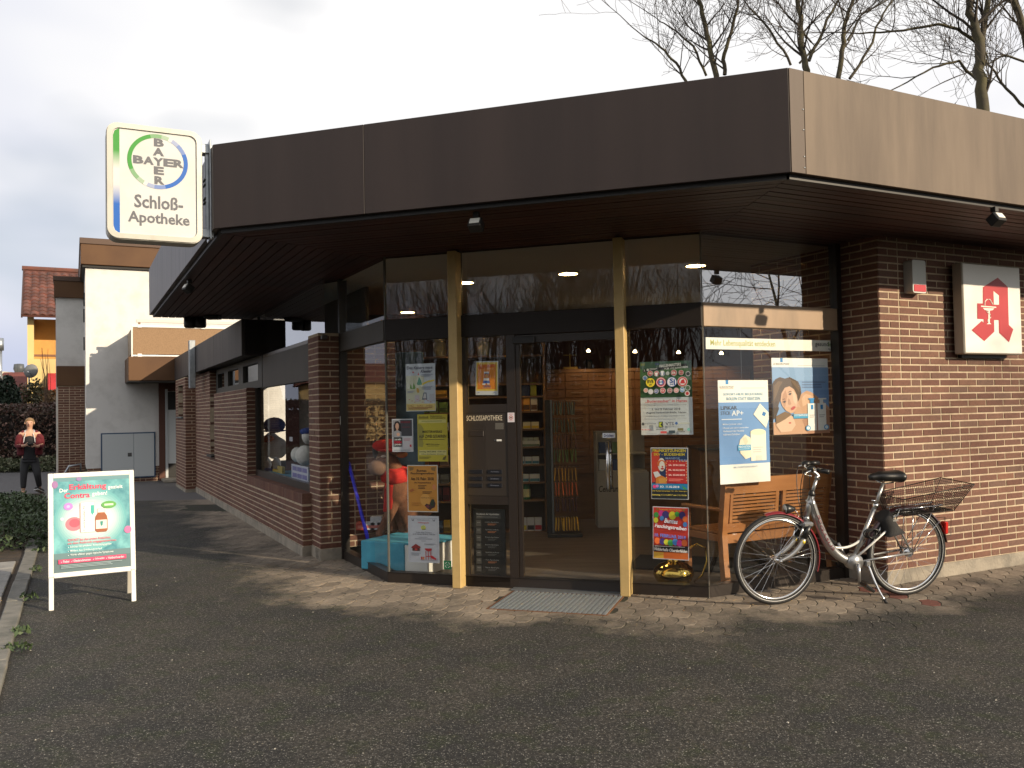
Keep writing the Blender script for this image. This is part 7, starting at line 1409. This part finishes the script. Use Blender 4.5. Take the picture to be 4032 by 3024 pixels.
px_tree('ash_tree', 'bare forked tree left of the canopy corner', [z9([(745,360,22),(715,200,20),(680,60,17),(650,-60,14)]), z9([(790,355,16),(785,260,15),(830,120,12),(860,-40,9)]), z9([(620,410,12),(560,300,10),(480,220,8),(400,170,5)]), z9([(700,360,10),(640,220,9),(530,130,6),(470,90,4)])], 22, 5, 3, 7)
px_tree('ash_tree', 'bare tree with mossy stem just right of the canopy corner', [z9([(1180,335,26),(1160,250,22),(1150,80,18),(1130,-60,15)]), z9([(1185,290,14),(1250,165,12),(1320,20,9),(1360,-60,7)]), z9([(1110,310,10),(1020,170,9),(910,40,7)]), z9([(1150,300,9),(1220,220,8),(1130,120,6),(1040,10,5)])], 21, 8, 3, 7)
px_tree('ash_tree', 'bare slim tree in the middle of the right group', [z9([(1330,370,20),(1350,200,18),(1360,110,16),(1400,10,13),(1420,-60,11)]), z9([(1390,375,12),(1470,240,10),(1530,90,8),(1600,-20,6)]), z9([(1370,190,9),(1440,70,7),(1600,-20,5)])], 23, 11, 3, 7)
px_tree('ash_tree', 'bare thick stemmed tree over the right canopy', [z9([(2015,520,46),(2003,330,40),(2000,190,36),(1960,60,28),(1935,-60,24)]), z9([(2008,190,26),(2030,60,22),(2050,-60,20)]), z9([(1985,200,14),(1900,140,12),(1800,115,11),(1640,145,9),(1430,160,6)]), z9([(1985,380,12),(1900,290,11),(1780,320,8),(1620,410,5)])], 19, 17, 3, 7)
px_tree('ash_tree', 'bare tree at the right picture edge', [z9([(2290,560,34),(2240,250,30),(2190,80,26),(2150,-40,22)]), z9([(2260,560,12),(2130,420,10),(2050,320,8),(2020,220,5)]), z9([(2230,300,9),(2120,260,8),(2030,310,5)])], 20, 23, 3, 7)
# trees and houses mirrored in the glass, standing behind and beside the viewer
def wild_tree(nm, lab, pos, H, seed, weep=False, group=None):
    r = random.Random(seed); t = thing(nm, lab, 'tree', TT(*pos, 0), group); tr, cr = MB(), MB(); grow(tr, cr, Vector((0,0,0)), Vector((0,0,1)), H*.62, H*.012, 0, r, 4, .35 if not weep else -.1, .5, .007); tr.build('trunk', M_BARK, t, None, True); cr.build('crown', M_TWIG, t); return t
protos = [wild_tree('bare_tree', 'bare tree mirrored in the door glass, nearest behind the viewer', (-9.5,-8.5), 9.5, 101, group='bare trees across the street'), wild_tree('bare_tree', 'bare tree mirrored in the left pane behind the viewer', (-14,-12), 10.5, 102, group='bare trees across the street'), wild_tree('bare_tree', 'bare tree mirrored beside the right post behind the viewer', (-4.5,-11.5), 10, 103, group='bare trees across the street')]
r = random.Random(4); ords = ['second','third','fourth','fifth','sixth','seventh','eighth','ninth','tenth','eleventh','twelfth','thirteenth','fourteenth','fifteenth','sixteenth']
for i in range(15):
    p = protos[i % 3]; c = copy_tree(p, None, TT(-26+i*1.9+r.uniform(-.7,.7), -15-r.uniform(0,10), 0) @ RZ(r.uniform(0,6)) @ Matrix.Scale(r.uniform(.85,1.2), 4)); c['label'] = 'bare tree of the row behind the viewer, %s from the left' % ords[i]
wild_tree('birch_tree', 'drooping birch mirrored in the right upper glass', (17.5,3.0), 8.5, 120, True)
yh2 = thing('street_house', 'yellow house mirrored in the left display window', 'house', Fr((-31,33), radians(35)).m)
MB().box(0,6.5,0,7,0,3.1).build('wall', mat('street_yellow', (.62,.44,.19), .9), yh2); MB().add([(-.3,-.3,3.1),(6.8,-.3,3.1),(6.8,3.5,4.3),(-.3,3.5,4.3),(6.8,7.3,3.1),(-.3,7.3,3.1)], [(0,1,2,3),(3,2,4,5),(0,3,5),(1,4,2)]).build('roof', M_RT, yh2); MB().box(4.2,5.3,-.05,.02,1.6,2.5).build('window', M_WHITEP, yh2)
hg2 = thing('street_hedge', 'dark hedge mirrored in the left display window', 'hedge', Fr((-27,28), radians(35)).m); leaves(3500, box_samp(0,8.0,0,1,0,2.1), .2, 77).build('foliage', M_DKG, hg2)

r = random.Random(31); fm_ = MB(); bk_ = MB()
for i in range(480):
    x, y = r.uniform(-55,10), r.uniform(-52,-30); h_ = r.uniform(7,12); w_ = r.uniform(.05,.16); fm_.tube([(x,y,0),(x+r.uniform(-.5,.5),y,h_*.5),(x+r.uniform(-1.4,1.4),y,h_)], [w_,w_*.7,w_*.2], 4, cap=False)
    for k in range(6):
        z = r.uniform(.3,.95)*h_; a_ = r.uniform(0,6.28); L_ = r.uniform(.8,2.2); fm_.tube([(x,y,z),(x+cos(a_)*L_*.5,y+sin(a_)*L_*.5,z+L_*.5),(x+cos(a_)*L_*.8,y+sin(a_)*L_*.8,z+L_*1.3)], [w_*.35,w_*.25,.01], 3, cap=False)
tag(fm_.build('far_woodland', M_TWIG), 'dense bare woodland mirrored in the upper shop glass', 'woodland', kind='stuff')
bm = MB(); n_ = 40; pr_ = [(-30,0),(-33,1.2),(-40,2.6),(-52,3.4),(-60,3.2)]
vs = [(-70+i*2.3, y+1.2*sin(i*.7), z*(1+.25*sin(i*1.3+y))) for i in range(n_) for y, z in pr_]; bm.add(vs, [(i*5+j,(i+1)*5+j,(i+1)*5+j+1,i*5+j+1) for i in range(n_-1) for j in range(4)])
struct(bm.build('sky_block_bank', mat('sky_block_brown', (.045,.030,.018), .95, nz=(1,.4,.6), col2=(.03,.03,.015)), None, None, True))  # unseen earth bank added to block the low sky behind the viewer
